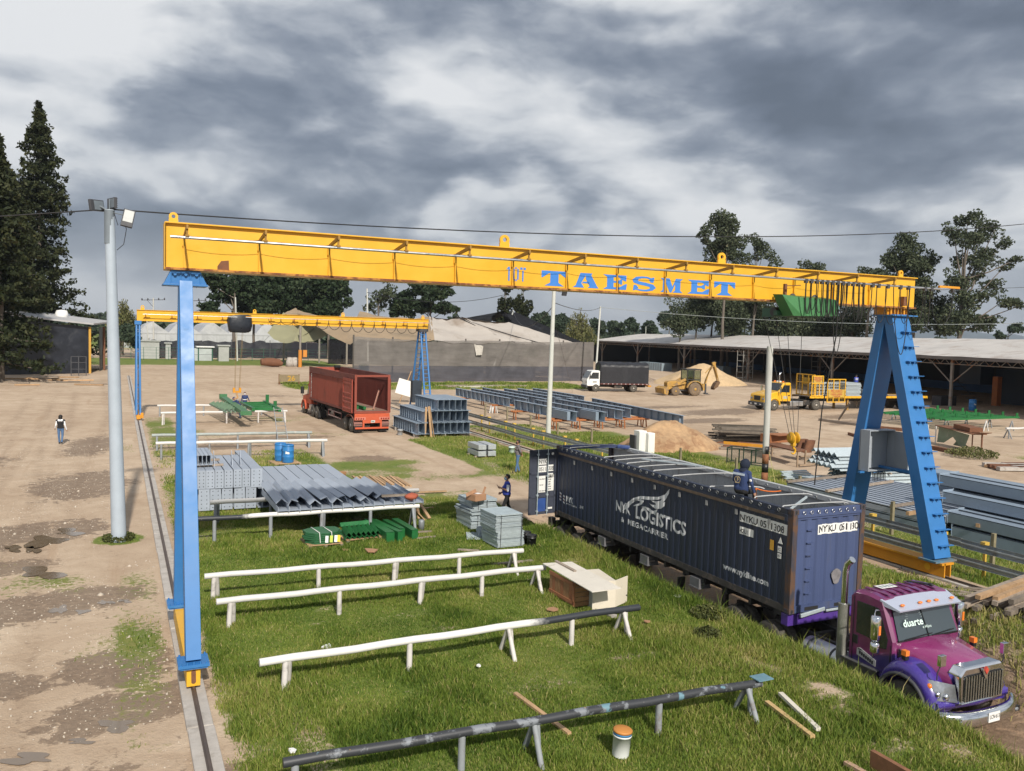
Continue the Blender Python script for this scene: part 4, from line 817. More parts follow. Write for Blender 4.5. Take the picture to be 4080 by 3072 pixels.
def trailer():
    r=T('semi_trailer','low skeletal trailer with three axles under the navy NYK container','semi trailer',(1.22,5,-.86),.0074)
    zr=-.86; D=mat('dirty_black_chassis',(.03,.028,.027),.8,0,.4,4,dirt=(.10,.08,.065),dsc=3,dth=(.5,.7))
    mb=MB()
    for x in (.72,1.62): mb.bx(x,x+.1,.4,12.3,.12,.5)
    for y in np.arange(.6,12.4,.95): mb.bx(.12,2.32,y,y+.1,.3,.48)
    for y in (.35,4.1,8.2,12.15): mb.bx(.04,2.40,y,y+.18,.4,.545)
    mb.build('chassis',D,r)
    mb=MB(); mb.bx(.02,2.42,.1,.34,.2,.5); mb.build('front_bolster',mat('violet_paint',(.085,.04,.26),.35,0,.1,3,coat=.4),r,.02)
    mb=MB(); mb.bar((.35,.02,.46),(1.15,.02,.56),.06,.1); mb.bar((1.2,.02,.5),(1.7,.02,.5),.05,.06); mb.build('grey_beam',GALV,r,.015)
    for y in (11.9,10.65,9.4):
        for x,o in ((.14,-1),(.47,-1),(1.97,1),(2.30,1)): wheel(r,(x-1.22,y-5,.5),.5,.27,RIMW if y>10 else RIMM,TYRE,o)
        mb=MB(); mb.tube((.2,y,zr+.5),(2.24,y,zr+.5),.07); mb.build('axle',D,r)
    mb=MB(); mb.bx(.02,2.42,12.5,12.62,-.05,.2); mb.bx(.4,.5,12.2,12.5,.05,.4); mb.bx(1.94,2.04,12.2,12.5,.05,.4); mb.bx(-.04,.16,12.45,12.7,.02,.34); mb.build('rear_bumper',D,r,.01)
    for y in (6.05,3.5,8.6):
        mb=MB(); mb.bx(-.06,.34,y,y+.42,.2,.46); mb.bx(-.08,.36,y-.02,y+.44,.17,.2); mb.mat(1); mb.bx(.0,.2,y-.024,y-.02,.3,.34); mb.build('lamp_box',[mat('scuffed_grey_box',(.16,.16,.17),.5,.2,.3,5),ALU],r,.015)
    for x in (.4,1.95): mb=MB(); mb.bx(x,x+.13,2.9,3.05,-.6,.4); mb.bx(x-.06,x+.19,2.82,3.13,-.7,-.6); mb.build('landing_leg',D,r)
    mb=MB(); mb.bx(.04,.07,1.7,9.0,-.35,-.12); [mb.bx(.05,.3,y,y+.05,-.3,.2) for y in (2.0,4.6,7.2,8.7)]; mb.build('side_guard',D,r)
    for y in (10.0,): mb=MB(); mb.bx(.02,.6,8.6,8.64,-.65,.15); mb.build('mud_flap',BLK,r)
trailer()
# ------------------------------------------------------------------ purple tractor
def two_tone():
    m=bpy.data.materials.new('two_tone_purple_paint'); m.use_nodes=True; t=NT(m.node_tree); b=t.n['Principled BSDF']
    p=t.a('ShaderNodeTexCoord').outputs['Object']; x=t.a('ShaderNodeSeparateXYZ',i={0:p}); n=t.noise(p,5,4)
    k=t.mr(t.m('SUBTRACT',x.outputs[2],t.m('ADD',1.22,t.m('MULTIPLY',t.m('ADD',x.outputs[1],2.3),-.35))),-.05,.05)
    c=t.mix(k,(.042,.028,.15),(.165,.025,.105)); c=t.mix(t.mr(n,.4,.75,0.,.25),c,(.09,.03,.08))
    t.l.new(c,b.inputs['Base Color']); b.inputs['Roughness'].default_value=.3; b.inputs['Coat Weight'].default_value=.7; b.inputs['Coat Roughness'].default_value=.06; return m
def tractor():
    r=T('semi_truck','purple and magenta tractor truck with chrome grille coming out of the cutting','semi truck',(1.22,0,-.87),.0074)
    L=lambda mb,nm,m,p=None,bv=0: mb.build(nm,m,p or r,bv,True)
    TT=two_tone(); MAG=mat('magenta_paint',(.235,.032,.135),.28,0,.08,3,coat=.8); VIO=mat('violet_blue_paint',(.052,.03,.24),.28,0,.08,3,coat=.8)
    # cab shell
    prof=[(-1.72,.8),(-1.72,2.46),(-1.84,2.56),(-2.2,2.59),(-2.58,2.55),(-2.93,1.70),(-2.95,.8)]
    rings=[]
    for x,s in ((-1.05,.0),(-1.0,1.),(1.0,1.),(1.05,.0)):
        pass
    mb=MB(); cy,cz=-2.2,1.6
    rings=[[(x,y if s==1 else y+(cy-y)*.045,z if s==1 else z+(cz-z)*.06) for y,z in prof] for x,s in ((-1.06,0),(-.98,1),(.98,1),(1.06,0))]
    mb.loft(rings,False); cab=L(mb,'cab',TT,bv=.035)
    mb=MB(); mb.add([(-.93,-2.935,1.74),(.93,-2.935,1.74),(.87,-2.64,2.44),(-.87,-2.64,2.44)],[(0,1,2,3)])
    mb.add([(-.93,-2.95,1.735),(.93,-2.95,1.735),(.87,-2.655,2.445),(-.87,-2.655,2.445)],[(0,1,2,3)])
    L(mb,'windscreen',mat('windscreen_glass',(.03,.045,.055),.04,0,.1,2,spec=1.),cab)
    mb=MB(); mb.bar((.0,-2.965,1.73),(-.05,-2.66,2.45),.012,.02); mb.bar((-.75,-2.97,1.74),(.1,-2.965,1.79),.012,.018); mb.bar((.1,-2.97,1.74),(.8,-2.965,1.80),.012,.018); mb.bar((-.95,-2.95,1.72),(.95,-2.95,1.72),.04,.03); L(mb,'wiper',BLKP,cab)
    up=V((0,.295,.70)).normalized()
    txt('duarte',.15,mat('pale_sticker',(.62,.78,.74),.6),cab,V((-.72,-2.885,1.99))+r.location,(1,0,0),up,'lettering',1.1,.004,bold=.004)
    txt('e Hijos',.06,mat('pale_sticker',(.62,.78,.74)),cab,V((-.15,-2.915,1.91))+r.location,(1,0,0),up,'lettering',1.15,.004)
    mb=MB()
    for k in range(14):
        a=math.pi*k/13; mb.bar((-.38+.2*math.cos(a),-2.86+.06*math.sin(a),2.16+.16*math.sin(a)),(-.38+.26*math.cos(a),-2.855+.08*math.sin(a),2.16+.21*math.sin(a)),.012,.004)
    L(mb,'windscreen_crest',mat('grey_sticker',(.25,.30,.31),.7),cab)
    for s in (-1,1):
        X=s*1.068
        mb=MB(); mb.prism([(-1.92,1.62),(-1.92,2.34),(-2.50,2.34),(-2.53,2.3),(-2.78,1.72),(-2.75,1.5),(-2.45,1.45),(-2.3,1.6)],'x',X-.01*s,X+.004*s)
        d=L(mb,'window',GLASS,cab)
        mb=MB(); mb.bar((X+.004*s,-2.43,1.5),(X+.004*s,-2.43,2.34),.03,.035,(1,0,0)); mb.bar((X,-1.83,.85),(X,-1.83,2.42),.012,.012,(1,0,0)); mb.bar((X,-2.86,.9),(X,-2.86,1.62),.012,.012,(1,0,0)); L(mb,'door_seam',BLKP,cab)
        mb=MB(); mb.bx(X-.02,X+.02,-1.98,-1.86,1.36,1.55); L(mb,'handle',BLKP,cab)
    mb=MB(); mb.prism([(-1.98,1.12),(-1.98,1.27),(-2.05,1.3),(-2.5,1.16),(-2.5,1.02)],'x',-1.085,-1.07); pl=L(mb,'door_plaque',mat('silver_plaque',(.45,.45,.47),.4,.3,.1,6),cab)
    mb=MB()
    for k in range(7): y=-2.05-.058*k; z=1.16-.018*k; mb.bx(-1.09,-1.085,y-.045,y,z,z+.075)
    mb.bx(-1.09,-1.085,-2.12,-2.02,1.255,1.275); L(mb,'plaque_marks',INK,pl)
    mb=MB()
    for x in (-.75,-.5,-.25,0,.25,.5,.75): mb.bx(x-.05,x+.05,-2.5,-1.85,2.585,2.607)
    L(mb,'roof_rib',TT,cab,.01)
    mb=MB(); mb.bx(-.55,-.05,-2.12,-1.9,2.609,2.613); st=L(mb,'roof_sticker',PAPER,cab)
    mb=MB(); [mb.bx(-.5+.11*k,-.43+.11*k,-2.08,-1.95,2.6135,2.616) for k in range(4)]; L(mb,'sticker_marks',mat('grey_sticker',(.25,.30,.31)),st)
    mb=MB(); mb.tube((.45,-1.95,2.64),(.75,-2.35,2.64),.02); mb.ell((.75,-2.35,2.64),(.05,.08,.03)); L(mb,'horn',BLKP,cab)
    # visor
    mb=MB(); mb.loft([[(-1.06,-2.50,2.42),(-1.06,-2.52,2.54),(-.98,-2.98,2.40),(-.98,-2.97,2.37)],[(0,-2.56,2.50),(0,-2.56,2.58),(0,-3.05,2.44),(0,-3.04,2.41)],[(1.06,-2.50,2.42),(1.06,-2.52,2.54),(.98,-2.98,2.40),(.98,-2.97,2.37)]],False); vi=L(mb,'sun_visor',mat('polished_visor',(.50,.54,.66),.3,.35,.02,1),cab)
    for x in (-.78,-.26,0,.26,.8): mb=MB(); mb.ell((x,-2.86-.05*(1-abs(x)),2.475+.03*(1-abs(x))),(.065,.04,.028)); L(mb,'marker_lamp',AMB,vi)
    # hood
    hr=[]
    for y,w,zt,zs,zb in ((-2.92,.92,1.72,1.55,.95),(-3.2,.86,1.70,1.5,.95),(-3.6,.76,1.65,1.42,.95),(-3.95,.72,1.58,1.35,.95),(-4.1,.68,1.50,1.25,.95)):
        hr.append([(-w,y,zb),(-w*1.0,y,zs),(-w*.86,y,zt-.05),(-w*.45,y,zt),(-.12,y,zt+.015),(.12,y,zt+.015),(w*.45,y,zt),(w*.86,y,zt-.05),(w,y,zs),(w,y,zb)])
    mb=MB(); mb.loft(hr,True); L(mb,'hood',MAG)
    for s in (-1,1):
        mb=MB(); mb.add([(s*.955,-2.98,1.55),(s*.90,-3.35,1.25),(s*.92,-3.4,1.18),(s*.97,-3.05,1.30)],[(0,1,2,3)])
        mb.loft([[(s*.93,-2.97,1.58),(s*.96,-2.97,1.58),(s*.96,-2.99,1.34),(s*.93,-2.99,1.34)],[(s*.86,-3.42,1.30),(s*.89,-3.42,1.30),(s*.90,-3.40,1.20),(s*.86,-3.40,1.20)]],False); L(mb,'hood_vent',BLKP)
        # fender: arch swept over the wheel
        out=[]
        for k in range(13):
            a=math.pi*(k/12)*1.02-.05; out.append((-3.28+.74*math.cos(a)*(1.06 if math.cos(a)<0 else .9),.58+.86*math.sin(a)))
        inn=[]
        for k in range(13):
            a=math.pi*(k/12); inn.append((-3.28+.60*math.cos(a),.52+.64*math.sin(a)))
        rings=[]
        for k in range(13):
            y,z=out[k]; yi,zi=inn[k]; rings.append([(s*.62,y,z+.06),(s*.95,y,z+.05),(s*1.13,y,z-.03),(s*1.18,yi+(y-yi)*.5,zi+(z-zi)*.5),(s*1.18,yi,zi),(s*.62,yi,zi)])
        mb=MB(); mb.loft(rings,True); fe=L(mb,'fender',VIO)
        mb=MB(); mb.path([(s*1.19,yi,zi) for yi,zi in inn],.045,6); L(mb,'arch_trim',DGR,fe)
        # headlight
        mb=MB(); mb.loft([[(s*.70,-4.16,1.20),(s*1.02,-3.86,1.24),(s*1.10,-3.72,1.22)],[(s*.70,-4.20,1.02),(s*1.08,-3.93,1.02),(s*1.14,-3.78,1.02)],[(s*.66,-4.22,.84),(s*1.02,-4.02,.86),(s*1.13,-3.86,.90)]],True); hl=L(mb,'headlight',mat('headlight_lens',(.30,.32,.35),.08,.5,.2,12),fe)
        for u,(x,y,z) in enumerate(((.86,-4.10,.94),(.98,-4.0,.97))): mb=MB(); mb.ell((s*x,y,z),(.075,.05,.08)); L(mb,'lamp',CHR,hl)
        mb=MB(); mb.ell((s*1.08,-3.86,1.12),(.05,.06,.06)); L(mb,'indicator',AMB,hl)
        mb=MB(); mb.bx(s*1.08-.05,s*1.08+.05,-3.3,-3.2,1.46,1.56); mb.mat(1); mb.bx(s*1.08-.055,s*1.08+.055,-3.31,-3.19,1.55,1.66); L(mb,'side_marker',[BLKP,AMB],fe)
        # hood mirror
        mb=MB(); mb.path([(s*.98,-3.95,1.27),(s*1.04,-4.0,1.45),(s*.98,-4.03,1.62)],.014,6); mb.mat(1); mb.bx(s*.98-.09,s*.98+.07,-4.09,-4.0,1.60,1.83); L(mb,'hood_mirror',[DGR,CHR],fe,.012)
        # door mirror
        mb=MB(); mb.path([(s*1.05,-2.55,2.3),(s*1.3,-2.62,2.36),(s*1.36,-2.66,2.3),(s*1.36,-2.66,1.35),(s*1.05,-2.6,1.34)],.016,6); dm=L(mb,'mirror_arm',CHR,cab)
        mb=MB(); mb.lathe([(.0,0),(.09,0),(.11,.04),(.11,.5),(.09,.54),(0,.54)],(s*1.34,-2.68,1.72),14); L(mb,'mirror',CHR,dm)
        mb=MB(); mb.lathe([(.0,0),(.09,0),(.1,.03),(.1,.2),(.08,.23),(0,.23)],(s*1.34,-2.68,1.45),14); L(mb,'mirror',CHR,dm)
        mb=MB(); mb.bx(s*1.34-.03,s*1.34+.03,-2.795,-2.785,1.86,2.06); L(mb,'mirror_lamp',AMB,dm)
        # steps and tank
        mb=MB(); mb.bx(s*.75,s*1.12,-2.55,-1.55,.28,.95); mb.bx(s*.75,s*1.16,-2.6,-1.5,.93,.97); mb.bx(s*.8,s*1.16,-2.5,-1.6,.58,.61); L(mb,'step_box',mat('tread_plate',(.13,.13,.135),.45,.5,.3,9),None,.01)
        mb=MB(); mb.lathe([(0,-.55),(.27,-.55),(.3,-.52),(.3,.52),(.27,.55),(0,.55)],(s*.92,-.95,.70),24,'y'); tk=L(mb,'fuel_tank',ALU)
        mb=MB(); [mb.lathe([(.302,-.03),(.31,-.03),(.31,.03),(.302,.03)],(s*.92,yy,.70),24,'y') for yy in (-1.3,-.6)]; L(mb,'tank_strap',DGR,tk)
        wheel(r,(s*1.02,-3.28,.5),.5,.28,RIMM,TYRE,s)
        for y in (.75,2.05):
            for x in (.72,1.05): wheel(r,(s*x,y,.5),.5,.27,RIMM,TYRE,s)
    mb=MB(); mb.bx(-.45,-.35,-4.0,2.8,.62,.86); mb.bx(.35,.45,-4.0,2.8,.62,.86); [mb.bx(-.4,.4,y,y+.1,.66,.82) for y in np.arange(-1.4,2.8,.7)]; mb.bx(-.5,.5,.6,1.7,.86,1.0); L(mb,'frame',mat('dirty_black_chassis',(.03,.028,.027)))
    # exhaust
    mb=MB(); mb.tube((-1.05,-1.52,.75),(-1.05,-1.52,2.15),.125,n=20); mb.tube((-1.05,-1.52,.62),(-1.05,-1.52,.76),.09,n=16); ex=L(mb,'exhaust_stack',mat('perforated_guard',(.30,.30,.27),.4,.6,.25,30))
    mb=MB(); mb.path([(-1.05,-1.52,2.1),(-1.05,-1.52,2.9),(-1.05,-1.56,3.08),(-1.05,-1.7,3.22)],[.075,.075,.078,.08],14); L(mb,'exhaust_tip',CHR,ex)
    # grille
    def rr(w,zb,zt,y,c=.08): return [(-w+.06,y,zb),(w-.06,y,zb),(w,y,zt-c),(w-c,y,zt),(-w+c,y,zt),(-w,y,zt-c)]
    mb=MB(); mb.loft([rr(.70,.80,1.56,-4.0,.14),rr(.71,.80,1.57,-4.24,.16),rr(.69,.82,1.53,-4.28,.14)],False); gs=L(mb,'grille_surround',CHR,None,.02)
    mb=MB(); mb.loft([rr(.61,.86,1.42,-4.27,.08),rr(.61,.86,1.42,-4.292,.08)],False); L(mb,'grille_back',BLKP,gs)
    for k in range(15): x=-.56+.08*k; mb=MB(); mb.tube((x,-4.305,.88),(x,-4.305,1.40-(.0 if abs(x)>.1 else .06)),.019,n=8); L(mb,'grille_slat',mat('dull_chrome',(.42,.42,.38),.25,.9,.15,9),gs)
    mb=MB(); mb.prism([(-.13,1.52),(0,1.28),(.13,1.52),(.08,1.52),(0,1.37),(-.08,1.52)],'y',-4.34,-4.30); mb.mat(1); mb.prism([(-.055,1.48),(0,1.40),(.055,1.48),(0,1.56)],'y',-4.355,-4.31); L(mb,'emblem',[CHR,mat('emblem_red',(.5,.06,.04),.4)],gs)
    mb=MB(); rings=[]
    for x in np.linspace(-1.2,1.2,13):
        y=-4.52+.34*abs(x/1.2)**3.2; rings.append([(x,y,.42),(x,y-.05,.50),(x,y-.05,.66),(x,y+.02,.72),(x,y+.12,.72),(x,y+.12,.42)])
    mb.loft(rings,True); L(mb,'lower_fairing',VIO)if False else None
    bu=L(mb,'bumper',CHR)
    for x0,x1 in ((-.66,-.22),(.22,.66)):
        mb=MB(); mb.bx(x0,x1,-4.572+.09*abs(x0+x1)/.88,-4.45,.5,.62); L(mb,'air_slot',BLKP,bu)
    for x in (-.88,.88):
        mb=MB(); mb.bx(x-.1,x+.1,-4.46,-4.34,.51,.62); L(mb,'air_slot',BLKP,bu); mb=MB(); mb.ell((x,-4.46,.56),(.06,.02,.04)); L(mb,'fog_lamp',mat('headlight_lens',(.55,.58,.62)),bu)
    mb=MB(); mb.bx(-.19,.15,-4.585,-4.575,.50,.70); npz=L(mb,'licence_plate',PAPER,bu)
    txt('LCN·613',.085,INK,npz,V((-.165,-4.586,.57))+r.location,(1,0,0),(0,0,1),'lettering',.68,.002,bold=.001)
    mb=MB(); mb.loft([[(x,-4.10-.12*(1-abs(x)/1.1),.70),(x,-4.10-.12*(1-abs(x)/1.1),.84),(x,-3.8,.84),(x,-3.8,.70)] for x in (-1.1,-.6,0,.6,1.1)],True); L(mb,'lower_fairing',VIO)
tractor()
# ------------------------------------------------------------------ red truck
RED=mat('red_oxide_container',(.235,.052,.032),.6,0,.15,2,dirt=(.15,.045,.03),dsc=2,dth=(.5,.75),stretch=(1,1,.3))
REDT=mat('orange_red_paint',(.50,.095,.04),.5,0,.12,3,dirt=(.25,.08,.05),dsc=3,dth=(.6,.8))
def red_truck():
    RZ=math.atan2(.62,13.0)          # heading of the parked rig
    loc=(1.28,42.4,0)
    L=lambda mb,nm,m,p,bv=0: mb.build(nm,m,p,bv,True)
    W=2.6; h=W/2; Lc=12.6; z0=1.4; H=2.72
    c=T('shipping_container','open-top rusty red shipping container open at the back on the red truck','shipping container',loc,RZ)
    pw=corr_pts(Lc-2.0,.09,.05,.035)
    for s in (-1,1):
        # side wall: corrugated, and near the rear the open door leaf lies flat along it
        pl=corr_pts(Lc-.3,.09,.05,.035)
        mb=MB(); corr_wall(mb,pl,lambda a,d,z:(s*(h-.03-d),.15+a,z),z0+.15,z0+H-.42); L(mb,'side_wall',RED,c)
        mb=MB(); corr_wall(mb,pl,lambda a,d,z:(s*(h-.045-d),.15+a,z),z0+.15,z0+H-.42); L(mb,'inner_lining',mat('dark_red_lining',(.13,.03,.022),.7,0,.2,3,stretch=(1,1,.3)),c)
        mb=MB(); mb.bx(s*h-.05,s*h+.05,.1,Lc-.1,z0+H-.44,z0+H) if False else mb.bx(s*(h-.05)-.05,s*(h-.05)+.05,.1,Lc-.1,z0+H-.42,z0+H); mb.bx(s*(h-.02)-.04,s*(h-.02)+.04,.1,Lc-.1,z0+H-.47,z0+H-.41); L(mb,'top_rail',mat('worn_red_rail',(.16,.045,.035),.7,0,.35,4,dirt=(.30,.17,.13),dsc=4,dth=(.58,.75)),c)
        mb=MB(); mb.bx(s*(h-.06)-.05,s*(h-.06)+.05,.1,Lc-.1,z0,z0+.16); L(mb,'bottom_rail',mat('worn_red_rail',(.16,.045,.035)),c)
        for y in (0,Lc-.15): mb=MB(); mb.bx(s*(h-.08)-.08,s*(h-.08)+.08,y,y+.15,z0,z0+H); L(mb,'corner_post',RED,c)
    mb=MB(); mb.bx(-h+.1,h-.1,.02,Lc-.05,z0+.1,z0+.15); L(mb,'floor',mat('dusty_red_floor',(.24,.15,.115),.85,0,.25,3,dirt=(.15,.09,.07),dsc=2),c)
    mb=MB(); mb.bx(-h+.1,h-.1,-.02,.1,z0,z0+.15); L(mb,'rear_sill',RED,c)
    mb=MB(); mb.bx(-h+.1,h-.1,0,.12,z0+H-.16,z0+H-.02); L(mb,'rear_header',RED,c)
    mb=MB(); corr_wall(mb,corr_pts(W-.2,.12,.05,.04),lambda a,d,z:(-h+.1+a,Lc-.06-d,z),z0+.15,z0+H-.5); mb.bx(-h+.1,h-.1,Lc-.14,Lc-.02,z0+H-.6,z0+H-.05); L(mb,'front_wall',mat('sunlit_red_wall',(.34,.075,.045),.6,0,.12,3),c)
    mb=MB(); mb.bx(h-.55,h-.1,Lc-.5,Lc-.1,z0+H-.06,z0+H+.12); L(mb,'folded_tarp',BLKC,c)
    # door folded round against the left side
    D0=-h-.10
    mb=MB(); mb.bx(D0-.04,D0,.12,2.35,z0+.0,z0+H-.32)
    for z in (.04,.34,.62,.98,1.24,1.6,1.92,2.28): 
        pass
    for y in (.12,2.25): mb.bx(D0-.075,D0-.04,y,y+.1,z0,z0+H-.32)
    for z in (0,H-.40): mb.bx(D0-.075,D0-.04,.12,2.35,z0+z,z0+z+.08)
    for z in (.18,.62,.9,1.25,1.98,2.2): mb.prism([(D0-.04,z0+z),(D0-.075,z0+z+.03),(D0-.075,z0+z+.12),(D0-.04,z0+z+.15)],'y',.25,2.22)
    L(mb,'door',mat('door_red',(.29,.055,.035),.5,0,.1,3,dirt=(.18,.045,.03),dsc=3),c)
    mb=MB(); mb.bx(h+.06,h+.1,.12,2.35,z0,z0+H-.3); L(mb,'door',RED,c)
    mb=MB(); mb.bar((.0-.1,4.2,z0+.2),(-.1,4.2,z0+H-.3),.04,.02); L(mb,'lashing_strap',mat('orange_strap',(.65,.16,.03)),c)
    for i,s in enumerate('GENSTAR'):
        txt(s,.24,WHTC,c,V(loc)+V((-h-.0-.012,Lc-.75+.0,z0+H-.78-.28*i)),(0,0,-1) if False else (0,-1,0),(0,0,1),'lettering',1.05,.02,bold=.012)
    # trailer
    t=T('semi_trailer','orange-red semi trailer with tail lights and bumper under the open red container','semi trailer',loc,RZ)
    mb=MB(); mb.bx(-h+.02,h-.02,-.06,.1,1.12,1.38); mb.bx(-h+.0,h-.0,-.07,.06,.92,1.13); mb.bx(-.62,.62,-.06,.04,.70,.93); L(mb,'rear_crossbeam',REDT,t,.01)
    mb=MB(); mb.bx(-1.25,1.2,-.12,.0,.30,.42); L(mb,'rear_bumper',REDT,t,.01)
    mb=MB(); [mb.bx(x,x+.12,-.08,.04,.42,.95) for x in (-.7,.58)]; L(mb,'bumper_bracket',REDT,t)
    for s in (-1,1):
        for k in range(4): mb=MB(); mb.lathe([(0,0),(.06,0),(.06,.02),(.085,.02),(.085,.0)][:2]+[(.06,.025),(0,.025)],(s*(1.17-.17*k),-.095,1.03),14,'y'); L(mb,'tail_light',REDL,t)
        mb=MB(); mb.bx(s*.88-.38,s*.88+.38,-.075,-.071,.93,1.13); L(mb,'light_panel',mat('pale_red_panel',(.55,.2,.14),.5),t)
        mb=MB(); mb.bx(s*.92-.34,s*.92+.34,.06,.1,.12,.62); L(mb,'mud_flap',BLK,t)
        pr=[(-.9+0,0)]
        mb=MB(); a=[(1.2+1.15*math.cos(u)*1.0,.5+.72*math.sin(u)) for u in np.linspace(0,math.pi,11)]; 
        mb.loft([[(s*.68,y,z),(s*1.3,y,z),(s*1.3,y,z+.03),(s*.68,y,z+.03)] for y,z in a],False); L(mb,'mudguard',mat('dusty_red_guard',(.22,.10,.08),.7,0,.3,4),t)
        for y in (.85,2.25):
            for x in (.84,1.16): wheel(t,(s*x,y,.5),.5,.28,RIMM,TYRE,s)
        mb=MB()
        for z in (.62,1.02): mb.bx(s*1.2-.02,s*1.2+.02,3.4,7.0,z,z+.1)
        for y in (3.45,5.4,6.9): mb.bx(s*1.2-.02,s*1.2+.02,y,y+.06,.62,1.12)
        mb.mat(1)
        for k in range(12): y=3.5+.29*k; mb.bx(s*1.2-.026,s*1.2+.026,y,y+.15,.64,.70); mb.bx(s*1.2-.026,s*1.2+.026,y,y+.15,1.04,1.1)
        L(mb,'side_guard',[mat('dark_red_guard',(.14,.05,.045),.7,0,.2,4),mat('pale_reflector',(.52,.45,.45),.5)],t)
    mb=MB(); [mb.bx(x,x+.12,.0,11.8,.95,1.36) for x in (-.55,.43)]; [mb.bx(-1.2,1.2,y,y+.1,1.2,1.36) for y in np.arange(.5,12,1.2)]; [mb.tube((-1.2,y,.5),(1.2,y,.5),.07) for y in (.85,2.25)]; L(mb,'chassis',mat('dirty_black_chassis',(.03,.028,.027)),t)
    mb=MB(); mb.bx(-.1,.2,-.066,-.061,.74,.9); p=L(mb,'licence_plate',mat('pale_green_plate',(.50,.58,.54),.5),t)
    mb=MB(); [mb.bx(-.07+.038*k,-.045+.038*k,-.069,-.066,.78,.85) for k in range(6)]; L(mb,'plate_marks',INK,p)
    # tractor, heading away
    k=T('semi_truck','orange-red tractor truck facing away in front of the open red container','semi truck',(loc[0]-math.sin(RZ)*11,loc[1]+math.cos(RZ)*11,0),RZ)
    for s in (-1,1):
        for y in (-.65,.65):
            for x in (.80,1.12): wheel(k,(s*x,y,.5),.5,.28,RIMM,TYRE,s)
        wheel(k,(s*1.05,3.85,.5),.5,.28,RIMW,TYRE,s)
        a=[(3.85+.68*math.cos(u),.5+.66*math.sin(u)) for u in np.linspace(-.1,math.pi+.1,11)]
        mb=MB(); mb.loft([[(s*.7,y,z),(s*1.22,y,z),(s*1.22,y,z+.05),(s*.7,y,z+.05)] for y,z in a],True); L(mb,'fender',REDT,k)
        mb=MB(); mb.path([(s*1.0,2.9,2.5),(s*1.45,2.95,2.5),(s*1.5,2.95,2.4),(s*1.5,2.95,1.6),(s*1.0,2.9,1.7)],.02,6); a_=L(mb,'mirror_arm',DGR,k)
        mb=MB(); mb.bx(s*1.5-.14,s*1.5+.14,2.98,3.06,1.75,2.35); L(mb,'mirror',BLKP,a_,.02)
        mb=MB(); mb.bx(s*.75-.3,s*.75+.3,1.0,2.6,.45,.95); L(mb,'fuel_tank',ALU,k,.1)
        mb=MB(); mb.bx(s*.95-.33,s*.95+.33,-1.4,-1.35,.15,.7); L(mb,'mud_flap',BLK,k)
    mb=MB(); mb.prism([(1.9,.9),(1.9,2.55),(2.1,2.65),(2.9,2.6),(3.2,1.75),(4.6,1.5),(4.75,.9)],'x',-1.05,1.05); cab=L(mb,'cab',REDT,k,.06)
    for s in (-1,1): mb=MB(); mb.prism([(2.15,1.75),(2.15,2.4),(2.8,2.4),(3.08,1.75)],'x',s*1.055-.01,s*1.055+.01); L(mb,'window',GLASS,cab)
    mb=MB(); mb.add([(-.95,2.98,2.5),(.95,2.98,2.5),(.98,3.24,1.8),(-.98,3.24,1.8)],[(0,1,2,3)]); L(mb,'windscreen',GLASS,cab)
    mb=MB(); [mb.bx(x,x+.1,-1.5,4.5,.65,.95) for x in (-.5,.4)]; mb.bx(-.5,.5,-.4,.5,.95,1.2); L(mb,'frame',mat('dirty_black_chassis',(.03,.028,.027)),k)
    mb=MB(); mb.bx(-1.15,1.15,4.75,4.95,.4,.75); L(mb,'bumper',CHR,k,.04)
    mb=MB(); mb.bx(-1.05,-.8,2.1,2.5,2.64,2.85); L(mb,'roof_lamp',AMB,cab)
    # what lies on the container floor
    cs,sn=math.cos(RZ),math.sin(RZ); Pn=lambda x,y,z: V((loc[0]+x*cs-y*sn,loc[1]+x*sn+y*cs,z))
    for i,(x0,x1,y) in enumerate(((-1.15,-.55,3.2),(-.3,.55,1.0))):
        mb=MB(); mb.bar(Pn(x0,y,z0+.2),Pn(x1,y+.1,z0+.2),.14,.09); o=mb.build('timber_bearer',WOOD); tag(o,['short timber bearer beside the green beams inside the red container','pale timber bearer near the rear edge of the red container floor'][i],'timber','timber bearers in the red container')
    for i,(x,y0,y1,w) in enumerate(((-1.0,.7,4.8,.16),(-.72,.9,4.2,.15),(-.35,.4,3.6,.2))):
        mb=MB(); mb.bar(Pn(x,y0+.2,z0+.31),Pn(x-.1,y1,z0+.31),w,.2); o=mb.build('steel_beam',GRN); tag(o,f'{["left","middle","right"][i]} green steel beam lying on the floor of the red container','steel beam','green beams in the red container')
    mb=MB(); mb.bar(Pn(.35,.8,z0+.18),Pn(1.0,1.5,z0+1.55),.05,.14); tag(mb.build('plank',mat('pinkish_plank',(.42,.22,.17),.8,0,.2,8)),'plank leaning upright inside the red container','plank')
red_truck()
